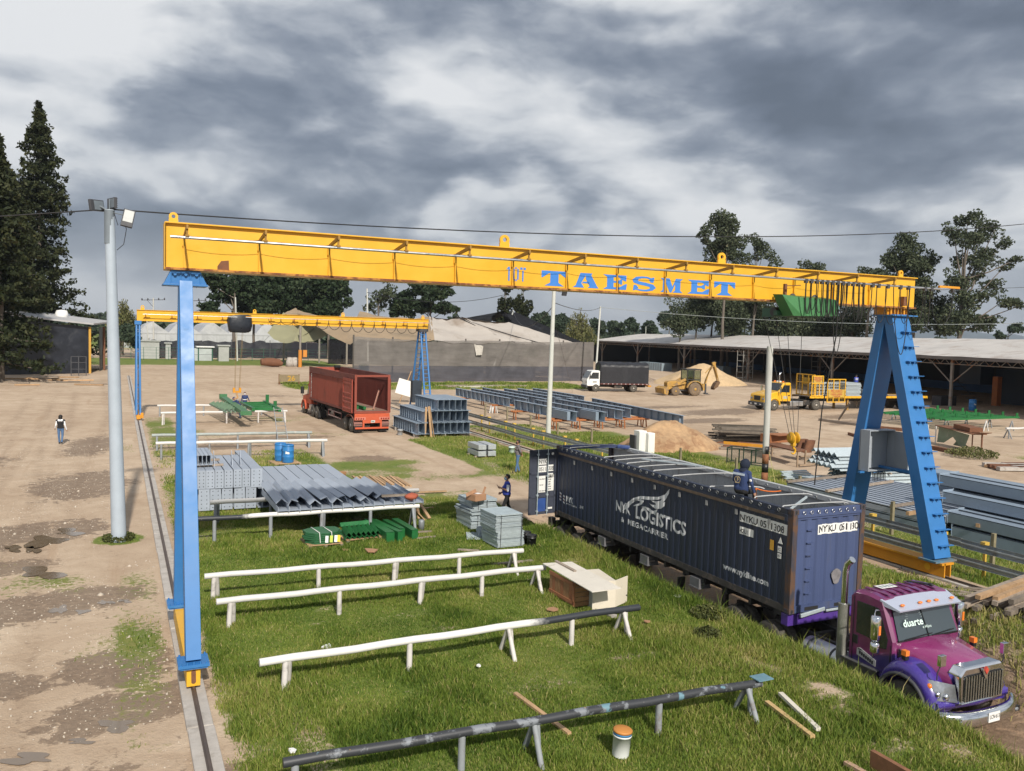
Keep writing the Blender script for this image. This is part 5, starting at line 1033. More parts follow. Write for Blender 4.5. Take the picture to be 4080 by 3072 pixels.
# ------------------------------------------------------------------ white box truck with black canopy
def white_truck():
    # local: front towards +y, x across; the truck faces left (-X)
    p=(G(*[1290,845]).x,0); f=V((42.52,79.38,0)); b=V((46.8,78.48,0)); d=(f-b).normalized(); rz=math.atan2(-d.x,d.y)
    r=T('covered_truck','small white cab truck with a rounded black canvas canopy by the netting shed','truck',b,rz); r.scale=(1.2,)*3
    L=lambda mb,nm,m,pp=None,bv=0: mb.build(nm,m,pp or r,bv,True)
    # near side at x=+? : camera is towards -Y world; local x axis = rot
    off=MX.Rotation(rz,3,'Z')@V((1,0,0)); s0=-1 if off.y>0 else 1     # sign of local x that faces the camera
    X=lambda v:v-s0*.95
    wb=(f-b).length
    for s in (-1,1):
        wheel(r,(X(s*.85),wb,.42),.42,.24,RIMW,TYRE,s)
        for k in (.62,.9): wheel(r,(X(s*k),0,.42),.42,.24,RIMW,TYRE,s)
    mb=MB(); n=9; body=[(X(-1.05),.95),(X(-1.05),2.75)]+[(X(-1.05*math.cos(a)),2.75+.55*math.sin(a)) for a in np.linspace(0,math.pi,n)[1:-1]]+[(X(1.05),2.75),(X(1.05),.95)]
    rings=[]
    for j,y in enumerate(np.linspace(-1.7,wb-.55,12)): rings.append([(a+random.uniform(-.02,.02),y,z+random.uniform(-.03,.03)-(.06 if j%2 else 0)*(z>2)) for a,z in body])
    mb.loft(rings,False); L(mb,'canopy',mat('black_canvas',(.014,.015,.02),.55,0,.35,3,.7,5))
    mb=MB(); mb.bx(X(-1.08),X(1.08),-1.75,wb-.5,.82,.95); mb.mat(1); [mb.bx(X(-1.085),X(1.085),-1.6+.5*k,-1.45+.5*k,.86,.92) for k in range(11)]; L(mb,'deck',[mat('dark_red_deck',(.10,.03,.025),.7,0,.3,5),mat('pale_reflector',(.52,.45,.45))])
    mb=MB(); mb.prism([(wb-.45,.62),(wb-.45,2.25),(wb-.3,2.32),(wb+.45,2.28),(wb+.95,1.45),(wb+1.02,1.25),(wb+1.02,.62)],'x',X(-.95),X(.95)); cab=L(mb,'cab',WHTC,None,.06)
    for s in (-1,1): mb=MB(); mb.prism([(wb-.3,1.42),(wb-.3,2.1),(wb+.4,2.1),(wb+.76,1.42)],'x',X(s*.958)-.008,X(s*.958)+.008); L(mb,'window',GLASS,cab); mb=MB(); mb.path([(X(s*.95),wb+.6,1.9),(X(s*1.2),wb+.75,1.95),(X(s*1.2),wb+.75,1.5)],.02,5); mb.bx(X(s*1.2)-.09,X(s*1.2)+.09,wb+.72,wb+.78,1.45,1.85); L(mb,'mirror',BLKP,cab)
    mb=MB(); mb.add([(X(-.85),wb+.52,2.2),(X(.85),wb+.52,2.2),(X(.88),wb+.965,1.46),(X(-.88),wb+.965,1.46)],[(0,1,2,3)]); L(mb,'windscreen',GLASS,cab)
    mb=MB(); mb.bx(X(-.97),X(.97),wb+.95,wb+1.1,.42,.7); L(mb,'bumper',DGR,cab,.03)
    for s in (-1,1): mb=MB(); mb.bx(X(s*.72)-.16,X(s*.72)+.16,wb+1.02,wb+1.04,.95,1.1); L(mb,'headlight',mat('headlight_lens',(.55,.58,.62)),cab)
    mb=MB(); mb.bx(X(s0*.96)-.004,X(s0*.96)+.004,wb-.1,wb+.4,.98,1.18); pl=L(mb,'door_plate',mat('pale_plate',(.55,.55,.52),.6),cab)
    mb=MB(); [mb.bx(X(s0*.96)-.007,X(s0*.96)+.007,wb-.06+.07*k,wb-.015+.07*k,1.03,1.13) for k in range(6)]; L(mb,'plate_marks',INK,pl)
    mb=MB(); mb.bx(X(-.35),X(-.25),-1.6,wb+.8,.5,.82); mb.bx(X(.25),X(.35),-1.6,wb+.8,.5,.82); mb.bx(X(-.9),X(.9),1.3,2.2,.42,.8); L(mb,'chassis',mat('dirty_black_chassis',(.03,.028,.027)))
    mb=MB(); mb.bx(X(-.9),X(.9),-2.1,-1.75,.6,.75); L(mb,'rear_step',YEL2)
    for k in range(2):
        mb=MB(); y=wb-.53; x=X(-.4+.5*k); mb.prism([(x,2.35),(x+.18,2.6),(x,2.85),(x+.1,2.85),(x+.28,2.6),(x+.1,2.35)],'y',y-.0,y+.03); L(mb,'chevron',mat('faded_green_mark',(.09,.13,.05),.7))
white_truck()
# ------------------------------------------------------------------ backhoe loader
def backhoe():
    fw=V((49.9,75.1,0)); rw=V((49.92,71.5,0)); a=G(1469,855); c=G(1380+158,845)
    # wheels seen at c4(750,770) front and c4(890,788) rear: it stands obliquely, front to the left
    b=V((51.7,72.0,0)); d=V((-.97,.16,0)).normalized(); f=b+d*2.2; rz=math.atan2(-d.x,d.y)
    r=T('backhoe_loader','muddy yellow backhoe loader standing in front of the sand heap','backhoe',b,rz); r.scale=(1.2,)*3
    L=lambda mb,nm,m,pp=None,bv=0: mb.build(nm,m,pp or r,bv,True)
    BY=mat('dusty_digger_yellow',(.45,.26,.055),.6,0,.2,3,dirt=(.26,.17,.09),dsc=2.5,dth=(.42,.65))
    MT=mat('muddy_tyre',(.17,.125,.085),.95,0,.35,7,.4,25)
    off=MX.Rotation(rz,3,'Z')@V((1,0,0)); s0=-1 if off.y>0 else 1
    X=lambda v:v-s0*.8; wb=(f-b).length
    for s in (-1,1):
        wheel(r,(X(s*.9),0,.72),.72,.45,BY,MT,s); wheel(r,(X(s*.85),wb,.48),.48,.32,BY,MT,s)
        mb=MB(); mb.loft([[(X(s*.68),.0+.95*math.cos(u),.75+.86*math.sin(u)),(X(s*1.15),.95*math.cos(u),.75+.86*math.sin(u)),(X(s*1.15),.9*math.cos(u),.72+.80*math.sin(u)),(X(s*.68),.9*math.cos(u),.72+.80*math.sin(u))] for u in np.linspace(.15,math.pi-.2,9)],True); L(mb,'fender',BY)
        mb=MB(); mb.bx(X(s*.95)-.06,X(s*.95)+.06,-1.35,-1.2,.35,1.3); mb.bx(X(s*1.05)-.22,X(s*1.05)+.22,-1.45,-1.1,.25,.35); L(mb,'stabilizer',DGR)
        mb=MB(); mb.bar((X(s*.55),.9,1.75),(X(s*.55),wb+.2,.95),.12,.25,(0,0,1)); mb.bar((X(s*.55),wb+.2,.95),(X(s*.55),wb+1.1,.5),.12,.22); mb.tube((X(s*.68),.9,1.35),(X(s*.68),wb+.3,1.0),.06); L(mb,'loader_arm',BY)
    mb=MB(); mb.prism([(.75,.65),(.75,1.65),(wb+.55,1.5),(wb+.75,1.35),(wb+.75,.65)],'x',X(-.42),X(.42)); L(mb,'bonnet',BY,None,.05)
    mb=MB(); mb.bx(X(-.35),X(.35),-1.3,wb+.4,.5,.8); mb.bx(X(-.75),X(.75),-.05,.75,.75,1.15); L(mb,'chassis',DGR)
    mb=MB()
    for x in (-.72,.72):
        for y in (-.75,.05,.78): mb.bx(X(x)-.04,X(x)+.04,y-.04,y+.04,1.1,2.75)
        mb.bx(X(x)-.03,X(x)+.03,-.75,.78,1.68,1.76)
    mb.bx(X(-.8),X(.8),-.85,.95,2.72,2.85); cab=L(mb,'cab',mat('dark_cab_frame',(.03,.03,.03),.5,0,.2,4),None,.02)
    gl=bpy.data.materials.new('clear_cab_glass'); gl.use_nodes=True; t=NT(gl.node_tree); tr=t.a('ShaderNodeBsdfTransparent',i={0:(.55,.62,.58,1)}); gs=t.a('ShaderNodeBsdfGlossy',i={1:.05}); mx=t.a('ShaderNodeMixShader',i={0:.12}); t.l.new(tr.outputs[0],mx.inputs[1]); t.l.new(gs.outputs[0],mx.inputs[2]); t.l.new(mx.outputs[0],t.n['Material Output'].inputs[0])
    for x in (-.73,.73): mb=MB(); mb.bx(X(x)-.005,X(x)+.005,-.72,.75,1.15,2.7); L(mb,'window',gl,cab)
    mb=MB(); mb.bx(X(-.25),X(.25),-.35,.1,1.15,1.75); L(mb,'seat',BLKP,cab)
    mb=MB(); mb.prism([(wb+.95,.12),(wb+1.35,.18),(wb+1.45,.75),(wb+1.0,.95),(wb+.9,.5)],'x',X(-1.1),X(1.1)); L(mb,'loader_bucket',BY)
    # boom raised behind, dipper hanging
    mb=MB(); mb.bx(X(-.3),X(.3),-1.75,-1.3,.55,1.25); L(mb,'slew_post',BY)
    mb=MB(); mb.loft([[(X(-.14),y-w*.0,z-w/2),(X(.14),y,z-w/2),(X(.14),y-w*.5,z+w/2),(X(-.14),y-w*.5,z+w/2)] for y,z,w in ((-1.55,1.0,.45),(-1.75,1.9,.5),(-2.15,2.8,.42),(-2.75,3.45,.3))],False); L(mb,'boom',BY)
    mb=MB(); mb.bar((X(0),-2.6,3.6),(X(0),-3.25,1.55),.24,.34,(0,1,0),.18,.2); mb.tube((X(.2),-1.8,2.4),(X(.2),-2.75,3.4),.05); mb.tube((X(-.2),-2.6,3.3),(X(-.2),-3.1,2.0),.05); L(mb,'dipper_arm',BY)
    mb=MB(); mb.prism([(-3.2,1.6),(-2.85,1.35),(-2.6,.85),(-2.75,.72),(-3.1,.95),(-3.35,1.4)],'x',X(-.35),X(.35)); [mb.bx(X(-.3+.2*k),X(-.24+.2*k),-2.75,-2.62,.62,.8) for k in range(4)]; L(mb,'digger_bucket',mat('brown_worn_steel',(.15,.09,.05),.7,.3,.3,5))
    mb=MB(); mb.path([(X(.1),-2.5,3.6),(X(.15),-2.9,3.75),(X(.15),-3.05,3.3)],.03,5); L(mb,'hose',WIRE)
backhoe()
# ------------------------------------------------------------------ yellow tractor and flatbed
def yellow_truck():
    f=V((47.85,52.46,0)); b=V((52.62,52.1,0)); d=(f-b).normalized(); rz=math.atan2(-d.x,d.y)
    r=T('semi_truck','bright yellow tractor truck at the right of the yard, behind the thin concrete pole','semi truck',b,rz); r.scale=(1.13,)*3
    L=lambda mb,nm,m,pp=None,bv=0: mb.build(nm,m,pp or r,bv,True)
    off=MX.Rotation(rz,3,'Z')@V((1,0,0)); s0=-1 if off.y>0 else 1
    X=lambda v:v-s0*1.1; wb=(f-b).length; YT=mat('truck_yellow',(.72,.40,.02),.35,0,.06,3,coat=.5,dirt=(.4,.25,.08),dsc=2,dth=(.68,.85))
    for s in (-1,1):
        wheel(r,(X(s*1.02),wb,.5),.5,.28,RIMW,TYRE,s)
        for k in (.76,1.06): wheel(r,(X(s*k),0,.5),.5,.28,RIMW,TYRE,s)
        mb=MB(); mb.loft([[(X(s*.6),wb+.68*math.cos(u),.5+.68*math.sin(u)),(X(s*1.18),wb+.68*math.cos(u),.5+.68*math.sin(u)),(X(s*1.18),wb+.62*math.cos(u),.5+.60*math.sin(u)),(X(s*.6),wb+.62*math.cos(u),.5+.60*math.sin(u))] for u in np.linspace(.0,math.pi,10)],True); L(mb,'fender',YT)
        mb=MB(); mb.bx(X(s*.9)-.25,X(s*.9)+.25,1.5,3.0,.42,.85); L(mb,'step_box',ALU,None,.03)
        mb=MB(); mb.path([(X(s*1.05),wb-.55,2.3),(X(s*1.4),wb-.45,2.3),(X(s*1.4),wb-.45,1.6),(X(s*1.05),wb-.5,1.7)],.02,5); mb.mat(1); mb.bx(X(s*1.4)-.11,X(s*1.4)+.11,wb-.46,wb-.40,1.65,2.2); L(mb,'mirror',[DGR,CHR])
    mb=MB(); mb.prism([(wb-1.9,.85),(wb-1.9,2.5),(wb-1.75,2.6),(wb-1.0,2.58),(wb-.45,1.78),(wb+.95,1.5),(wb+1.05,1.35),(wb+1.1,.7),(wb+.7,.7),(wb-.3,.85)],'x',X(-1.08),X(1.08)); cab=L(mb,'cab',YT,None,.07)
    for s in (-1,1): mb=MB(); mb.prism([(wb-1.7,1.68),(wb-1.7,2.36),(wb-1.05,2.36),(wb-.65,1.72)],'x',X(s*1.09)-.008,X(s*1.09)+.008); L(mb,'window',GLASS,cab); mb=MB(); mb.bar((X(s*1.085),wb-1.78,1.0),(X(s*1.085),wb-1.78,2.45),.012,.012); mb.bar((X(s*1.085),wb-.55,1.0),(X(s*1.085),wb-.55,1.7),.012,.012); mb.bx(X(s*1.085)-.02,X(s*1.085)+.02,wb-1.72,wb-1.55,1.35,1.45); L(mb,'door_seam',BLKP,cab)
    mb=MB(); mb.add([(X(-.95),wb-.955,2.5),(X(.95),wb-.955,2.5),(X(1.),wb-.5,1.86),(X(-1.),wb-.5,1.86)],[(0,1,2,3)]); mb.add([(X(-.95),wb-.93,2.52),(X(.95),wb-.93,2.52),(X(1.),wb-.47,1.86),(X(-1.),wb-.47,1.86)],[(0,1,2,3)]); L(mb,'windscreen',GLASS,cab)
    mb=MB(); mb.bx(X(-.45),X(.45),wb+1.07,wb+1.115,.9,1.32); g=L(mb,'grille',BLKP,cab,.04)
    mb=MB(); mb.bx(X(-1.15),X(1.15),wb+1.0,wb+1.25,.38,.75); bu=L(mb,'bumper',DGR,cab,.05)
    mb=MB(); mb.bx(X(-.16),X(.16),wb+1.252,wb+1.262,.5,.64); L(mb,'licence_plate',PAPER,bu)
    for s in (-1,1): mb=MB(); mb.ell((X(s*.85),wb+1.0,1.05),(.2,.12,.14)); L(mb,'headlight',mat('headlight_lens',(.55,.58,.62)),cab); mb=MB(); mb.bx(X(s*.7)-.12,X(s*.7)+.12,wb+1.252,wb+1.26,.5,.6); L(mb,'fog_lamp',PAPER,bu)
    mb=MB(); mb.bx(X(s0*1.09)-.006,X(s0*1.09)+.006,wb-1.5,wb-1.0,1.1,1.35); L(mb,'door_plate',mat('grey_door_plate',(.42,.40,.30),.6),cab)
    for k,x in enumerate((-.6,-.2,.2,.6)): mb=MB(); mb.ell((X(x),wb-1.3,2.65),(.1,.12,.07)); L(mb,'roof_lamp',AMB if k%3==0 else WHTC,cab)
    mb=MB(); mb.tube((X(.95),wb-2.1,.9),(X(.95),wb-2.1,3.2),.07); mb.path([(X(.95),wb-2.1,3.2),(X(.95),wb-2.15,3.35),(X(.95),wb-2.3,3.42)],.07,8); L(mb,'exhaust_stack',CHR)
    mb=MB(); [mb.bx(x,x+.1,-1.0,wb+.5,.6,.9) for x in (X(-.45),X(.35))]; mb.bx(X(-.5),X(.5),-.4,.5,.9,1.1); mb.bx(X(-1.05),X(1.05),.7,1.4,.5,.95); L(mb,'frame',mat('dirty_black_chassis',(.03,.028,.027)))
    # flatbed trailer, same heading, long
    t=T('flatbed_trailer','long yellow flatbed trailer with caged guards reading PELIGRO, loaded with galvanized steel','flatbed trailer',b,rz); t.scale=(1.13,)*3
    Lt=lambda mb,nm,m,pp=None,bv=0: mb.build(nm,m,pp or t,bv,True)
    y1,y0=.9,-13.6
    mb=MB(); mb.bx(X(-1.28),X(1.28),y0,y1,1.28,1.34); Lt(mb,'deck',mat('worn_plank_deck',(.20,.15,.11),.9,0,.35,4,stretch=(1,.1,1)))
    mb=MB(); [mb.bx(X(s*1.27)-.03,X(s*1.27)+.03,y0,y1,1.15,1.36) for s in (-1,1)]; [mb.bx(X(s0*1.31)-.02,X(s0*1.31)+.02,y,y+.2,1.18,1.34) for y in np.arange(y0,y1,.55)]; mb.bx(X(-1.3),X(1.3),y0-.05,y0,1.1,1.36); Lt(mb,'edge_rail',YEL)
    mb=MB(); [mb.bx(x,x+.12,y0+.2,y1-.2,.8,1.28) for x in (X(-.5),X(.38))]; [mb.bx(X(-1.2),X(1.2),y,y+.08,1.16,1.28) for y in np.arange(y0+.5,y1,1.1)]; Lt(mb,'chassis',mat('dirty_black_chassis',(.03,.028,.027)))
    for x in (X(-.9),X(.9)): mb=MB(); mb.bx(x-.09,x+.09,-4.0,-3.82,.05,1.2); mb.bx(x-.16,x+.16,-4.07,-3.75,.0,.05); Lt(mb,'landing_leg',mat('rusty_yellow_leg',(.35,.2,.05),.7,0,.3,4))
    for y in (-11.,-12.4):
        for s in (-1,1):
            for k in (.76,1.06): wheel(t,(X(s*k),y,.5),.5,.28,RIMW,TYRE,s)
    def cage(y,z0,lab):
        m=MB()
        for x in (-1.25,-.42,.42,1.25): m.bx(X(x)-.04,X(x)+.04,y-.04,y+.04,z0,3.35)
        for z in (z0+.02,2.55,3.3): m.bx(X(-1.25),X(1.25),y-.035,y+.035,z,z+.09)
        c=Lt(m,'guard_frame',YEL)
        m=MB()
        for k in range(11): x=X(-1.2+.23*k); m.bx(x-.006,x+.006,y-.008,y+.008,z0,3.3)
        for k in range(8): z=z0+.24*k; m.bx(X(-1.2),X(1.2),y-.008,y+.008,z,z+.012)
        Lt(m,'mesh',mat('dull_yellow_mesh',(.38,.24,.03),.6),c)
        return c
    # both guards stand across the deck; the lettered boards face the camera along the near side
    def side_guard(ya,yb,za,zt,zs):
        x=X(s0*1.33); m=MB()
        for y in np.linspace(ya,yb,4): m.bx(x-.03,x+.03,y-.04,y+.04,za,zt)
        for z in (za,zs,zt-.08): m.bx(x-.028,x+.028,min(ya,yb),max(ya,yb),z,z+.08)
        c=Lt(m,'guard_frame',YEL)
        m=MB()
        for y in np.linspace(ya,yb,11): m.bx(x-.005,x+.005,y-.006,y+.006,za,zt)
        for z in np.arange(za,zt,.24): m.bx(x-.005,x+.005,min(ya,yb),max(ya,yb),z,z+.012)
        Lt(m,'mesh',mat('dull_yellow_mesh',(.38,.24,.03)),c)
        return c,x
    ca=cage(.4,1.35,'front'); 
    c,x=side_guard(-1.1,-3.2,.75,3.0,1.9)
    Rm=MX.Rotation(rz,3,'Z')
    def board(c,xx,yy,z,w,h,lines,hh):
        m=MB(); m.bx(xx-.012,xx+.012,yy-w/2,yy+w/2,z,z+h); bo=Lt(m,'warning_board',mat('faded_yellow_board',(.5,.33,.06),.7,0,.12,4),c)
        for i,(s,ht) in enumerate(lines):
            cu=txt(s,ht,mat('faded_red_letters',(.40,.10,.04),.7),None,(0,0,0),(1,0,0),(0,1,0),'lettering',.95,0,bold=.012)
            xs=[v.co.x for v in cu.data.vertices]; mid=(min(xs)+max(xs))/2
            for v in cu.data.vertices: 
                a,b_=v.co.x-mid,v.co.y; v.co=V((xx+s0*.016,yy+s0*a,z+h-.04-ht*1.0-sum(q[1]*1.3 for q in lines[:i])+b_))
            cu.parent=bo
    board(c,x+s0*.03,-2.15,1.25,1.9,.75,(('PELIGRO',.26),('CARGA LARGA',.15),('Y ANCHA',.15)),.2)
    board(ca,X(s0*.2),.36,2.45,.01,.01,(),.1) if False else None
    mb=MB(); mb.bx(X(-.5),X(.5),.33,.36,2.4,3.05); bo=Lt(mb,'warning_board',mat('faded_yellow_board',(.5,.33,.06)),ca)
    c2,x2=side_guard(.75,-.55,1.36,3.3,2.5)
    board(c2,x2+s0*.03,.1,2.6,1.0,.62,(('PELIGRO',.16),('CARGA LARGA',.1),('Y ANCHA',.1)),.2)
    # load
    Pw=lambda x,y,z: b+Rm@V((X(x),y,z))
    def bundle(lab,ya,yb,w,h,xc,nm,kind):
        q=T(nm,lab,'steel load',Pw(xc*1.13,(ya+yb)/2*1.13,1.35*1.13),rz); q.scale=(1.13,)*3
        if kind=='stack':
            for k in range(int(h/.13)):
                mb=MB(); j=random.uniform(-.12,.12); mb.bx(-w/2+random.uniform(-.04,.04),w/2,(ya-yb)/2+j,(yb-ya)/2+j,.13*k,.13*k+.1); mb.build('panel',GALV,q,0,True)
        elif kind=='frames':
            for x in (-.35,.0,.35):
                mb=MB()
                for y in np.linspace((ya-yb)/2,(yb-ya)/2,6): mb.bx(x-.03,x+.03,y-.05,y+.05,0,h)
                for z in np.linspace(0,h-.1,5): mb.bx(x-.04,x+.04,(ya-yb)/2,(yb-ya)/2,z,z+.1)
                mb.build('frame',GALV,q,0,True)
        else:
            for k in range(9):
                mb=MB(); y=(ya-yb)/2+(yb-ya)/9*k; mb.bar((-.9,y,.02),(.9,y,.02),.04,.3); mb.bar((-.9,y,.1),(-.9+1.8,y+.5,.62),.02,.5) if False else mb.add([(-1.,y,0),(1.,y,0),(1.,y+.55,.55),(-1.,y+.55,.55)],[(0,1,2,3)]); mb.build('panel',GALV,q,0,True)
    bundle('galvanized frames standing between the two yellow guards on the flatbed',-3.2,-.3,1.6,1.25,0,'steel_load','frames')
    bundle('level stack of galvanized panels behind the PELIGRO guard on the flatbed',-5.4,-3.6,1.8,1.3,0,'steel_load','stack')
    bundle('leaning row of galvanized sheets at the rear of the yellow flatbed',-8.8,-5.8,1.8,.5,0,'steel_load','lean')
yellow_truck()
# ------------------------------------------------------------------ racks and stock left of the container
def CRP(x0,y0,x1,W): 
    s=(x1-x0)/W; return lambda x,y:((x0+x*s)/PS,(y0+y*s)/PS)
c6=CRP(700,1700,1800,2212);c7=CRP(1700,1700,2800,2212);c8=CRP(2900,1700,4080,2212);c2=CRP(600,1100,1700,2212);c4=CRP(2300,1200,3300,2082);c5=CRP(3000,1200,4080,2212)
c3=CRP(700,2100,2000,2212);c2b=CRP(2000,2100,3100,1885);c1=CRP(0,700,1020,2124);cw=CRP(600,1520,1140,2212);cx=CRP(1560,1520,2120,1265);cyy=CRP(1820,1560,2760,1265);cq=CRP(3560,1500,4080,2166);cz=CRP(3480,1900,4080,2212);ct=CRP(3600,2250,4080,1777)
def paint_bar():
    """tube painted white then black with flakes, by position along the bar"""
    out=[]
    for nm,thr in (('white_black_bar',(-6.6,-6.0)),):
        m=mat('_b',(.7,.69,.67),.5); 
    return out
def split_mat(name,a,b,x0,x1,extra=None):
    if name in MC: return MC[name]
    m=bpy.data.materials.new(name); m.use_nodes=True; t=NT(m.node_tree); bs=t.n['Principled BSDF']; MC[name]=m
    g=t.a('ShaderNodeNewGeometry').outputs['Position']; x=t.a('ShaderNodeSeparateXYZ',i={0:g}).outputs[0]
    n=t.noise(g,2.2,6,.7); n2=t.noise(g,9,5,.7); n3=t.noise(t.vm('ADD',g,(5,5,5)).outputs[0],1.5,4,.6)
    k=t.mr(t.m('ADD',x,t.m('MULTIPLY',t.m('SUBTRACT',n,.5),1.3)),x0,x1)
    c=t.mix(k,a,b)
    if extra:
        c=t.mix(t.mr(n,.52,.60,0.,.85),c,(.22,.24,.27)); c=t.mix(t.mr(n3,.64,.67),c,(.13,.24,.30)); c=t.mix(t.mr(n2,.69,.72),c,(.55,.53,.50)); c=t.mix(t.mr(n3,.31,.29),c,(.52,.30,.05))
    else: c=t.mix(t.mr(n2,.66,.70),c,(.42,.38,.33))
    t.l.new(c,bs.inputs['Base Color']); bs.inputs['Roughness'].default_value=.5; return m
WB=split_mat('white_to_black_bar_paint',(.72,.71,.69),(.03,.034,.042),-6.5,-5.9)
BB=split_mat('flaking_black_bar_paint',(.035,.038,.045),(.035,.038,.045),0,1,True)
BWB=split_mat('black_to_white_bar_paint',(.03,.034,.042),(.70,.69,.67),-11.3,-10.9)
LEGW=mat('dirty_white_leg',(.60,.57,.55),.7,0,.12,5,dirt=(.33,.31,.29),dsc=3,dth=(.5,.7)); LEGG=mat('grey_leg',(.26,.28,.30),.7,0,.15,5,dirt=(.18,.16,.15),dsc=3,dth=(.5,.7))
def rack(p,q,r,legs,m,lm,label,group='bar racks in the yard',square=False):
    """horizontal bar on legs; legs: (fraction, kind)"""
    p,q=V(p),V(q); t=T('bar_rack',label,'rack',(p.x,p.y,0),0,group)
    mb=MB(); d=(q-p).normalized()
    if square: mb.bar(p,q,r*2,r*2)
    else:
        n=14; mb.path([p.lerp(q,k/n)+V((0,0,.012*math.sin(k*1.7))) for k in range(n+1)],r,14)
    mb.build('bar',m,t)
    pd=V((-d.y,d.x,0))
    for f,k in legs:
        c=p.lerp(q,f); z=hz(c.x,c.y)-.1
        offs={'1':[(0,0)],'2':[(-.07,-.02),(.07,.30)],'A':[(0,-.42),(0,.42),(.12,0)],'V':[(-.1,.35),(.12,-.35)]}[k]
        for a,b in offs:
            g=c+d*a+pd*b; mb=MB(); tp=c+d*a*.5; mb.tube((g.x,g.y,z),(tp.x,tp.y,c.z-r*.4),.062 if k!='A' else .05,n=10); mb.build('leg',lm,t)
    return t
ZB=.66
def racks():
    rack(G(*c3(195,335),ZB),G(*c7(772,990),ZB),.075,[(.03,'2'),(.325,'1'),(.565,'2'),(.775,'1'),(.965,'A')],WHT,LEGW,'farther of the two long white bar racks beside each other in the grass')
    rack(G(*c3(275,508),ZB),G(*c7(950,1125),ZB),.078,[(.04,'2'),(.335,'1'),(.585,'2'),(.78,'1'),(.97,'A')],WHT,LEGW,'white bar rack ending against the white cabinet with the wooden crate')
    rack(G(*c3(568,920),ZB),G(*c2b(935,545),ZB),.08,[(.06,'2'),(.345,'1'),(.605,'A'),(.79,'1'),(.95,'A')],WB,LEGW,'bar rack painted white at its left and black at its right end')
    t=rack(G(*c3(728,1600),ZB),G(*c2b(1765,1060),ZB),.078,[(.02,'1'),(.32,'1'),(.465,'A'),(.745,'1'),(.965,'A')],BB,LEGG,'nearest bar rack with flaking black paint in front of the paint bucket')
    e=G(*c2b(1765,1060),ZB); mb=MB(); mb.bx(e.x-.16,e.x+.2,e.y-.14,e.y+.14,e.z+.08,e.z+.1); mb.build('end_plate',mat('teal_grey_plate',(.13,.24,.30),.6,0,.2,6),t)
    rack(G(*c6(60,750),.86),G(*c6(1950,632),.86),.08,[(.03,'1'),(.12,'1'),(.345,'1'),(.565,'2'),(.775,'1'),(.97,'A')],BWB,LEGG,'front rack bar carrying the long grey angles, black at its left end')
    rack(G(*c6(275,608),.86),G(*c6(1945,508),.86),.085,[(.03,'2'),(.27,'1'),(.5,'1'),(.75,'1'),(.97,'A')],WHT,LEGG,'rear rack bar carrying the long grey angles, white all along')
    rack(G(*cw(20,880),.9),G(*c2(1292,1252),.9),.085,[(.03,'1'),(.27,'1'),(.52,'1'),(.77,'1'),(.975,'A')],mat('grey_green_bar',(.30,.34,.33),.6,0,.25,4,dirt=(.45,.43,.4),dsc=3),LEGG,'grey-green bar rack beside the leaning aluminium ladder')
    rack(G(*cw(85,1010),.9),G(*c2(1415,1315),.9),.09,[(.03,'1'),(.3,'1'),(.53,'2'),(.97,'A')],WHT,LEGG,'white bar rack directly behind the blue drums')
    rack(G(*cw(165,515),.86),G(*c2(1095,1080),.86),.085,[(.02,'2'),(.255,'1'),(.505,'1'),(.76,'1'),(.975,'A')],WHT,LEGW,'white rack bar under the green frame where the two men work, nearer one')
    rack(G(*cw(110,395),.86),V((-3.4,55.9,.86)),.085,[(.02,'1'),(.39,'1'),(.62,'1'),(.9,'1')],WHT,LEGG,'farther white rack bar under the green frame where the two men work')
    a=G(*c5(2065,1040),.8); rack(a,a+V((6,-.6,0)),.09,[(.04,'A'),(.5,'A'),(.95,'A')],WHT,LEGG,'white bar rack at the right edge of the sandy yard')
racks()
# box beams in two rows ---------------------------------------------------
HOLE=mat('bolt_hole',(.02,.022,.025),.9)
def box_beam(w,h,L,holes=5,gusset=False,open_=False):
    t=T('box_beam','','steel beam')
    mb=MB()
    if open_: mb.bx(-w/2,w/2,0,L,0,.03); mb.bx(-w/2,w/2,0,L,h-.03,h); mb.bx(-.015,.015,0,L,.03,h-.03)
    else:
        mb.bx(-w/2+.02,-w/2+.035,.02,L,.02,h-.02); mb.bx(w/2-.035,w/2-.02,.02,L,.02,h-.02); mb.bx(-w/2,w/2,.015,L,h-.02,h); mb.bx(-w/2,w/2,.015,L,0,.02)
        for k in range(8): y=.35+k*(L-.5)/7; mb.bx(-w/2+.003,w/2-.003,y,y+.012,.02,h-.02)
    mb.build('body',GST,t)
    if not open_:
        mb=MB(); mb.bx(-w/2-.005,w/2+.005,-.012,.014,-.004,h+.004); e=mb.build('end_plate',GST,t)
        for i in range(2):
            for k in range(holes):
                x=(-.25+.5*i)*w; z=h*(.12+.76*k/(holes-1)); mb=MB(); mb.prism([(x+.019*math.cos(a),z+.019*math.sin(a)) for a in np.linspace(0,2*math.pi,11)[:-1]],'y',-.0145,-.0125); mb.build('bolt_hole',HOLE,e)
    if gusset: mb=MB(); mb.prism([(.9,h),(1.35,h),(1.3,h+.55),(1.22,h+.6)],'x',-w/2+.05,-w/2+.065); mb.build('gusset',GST,t)
    return t
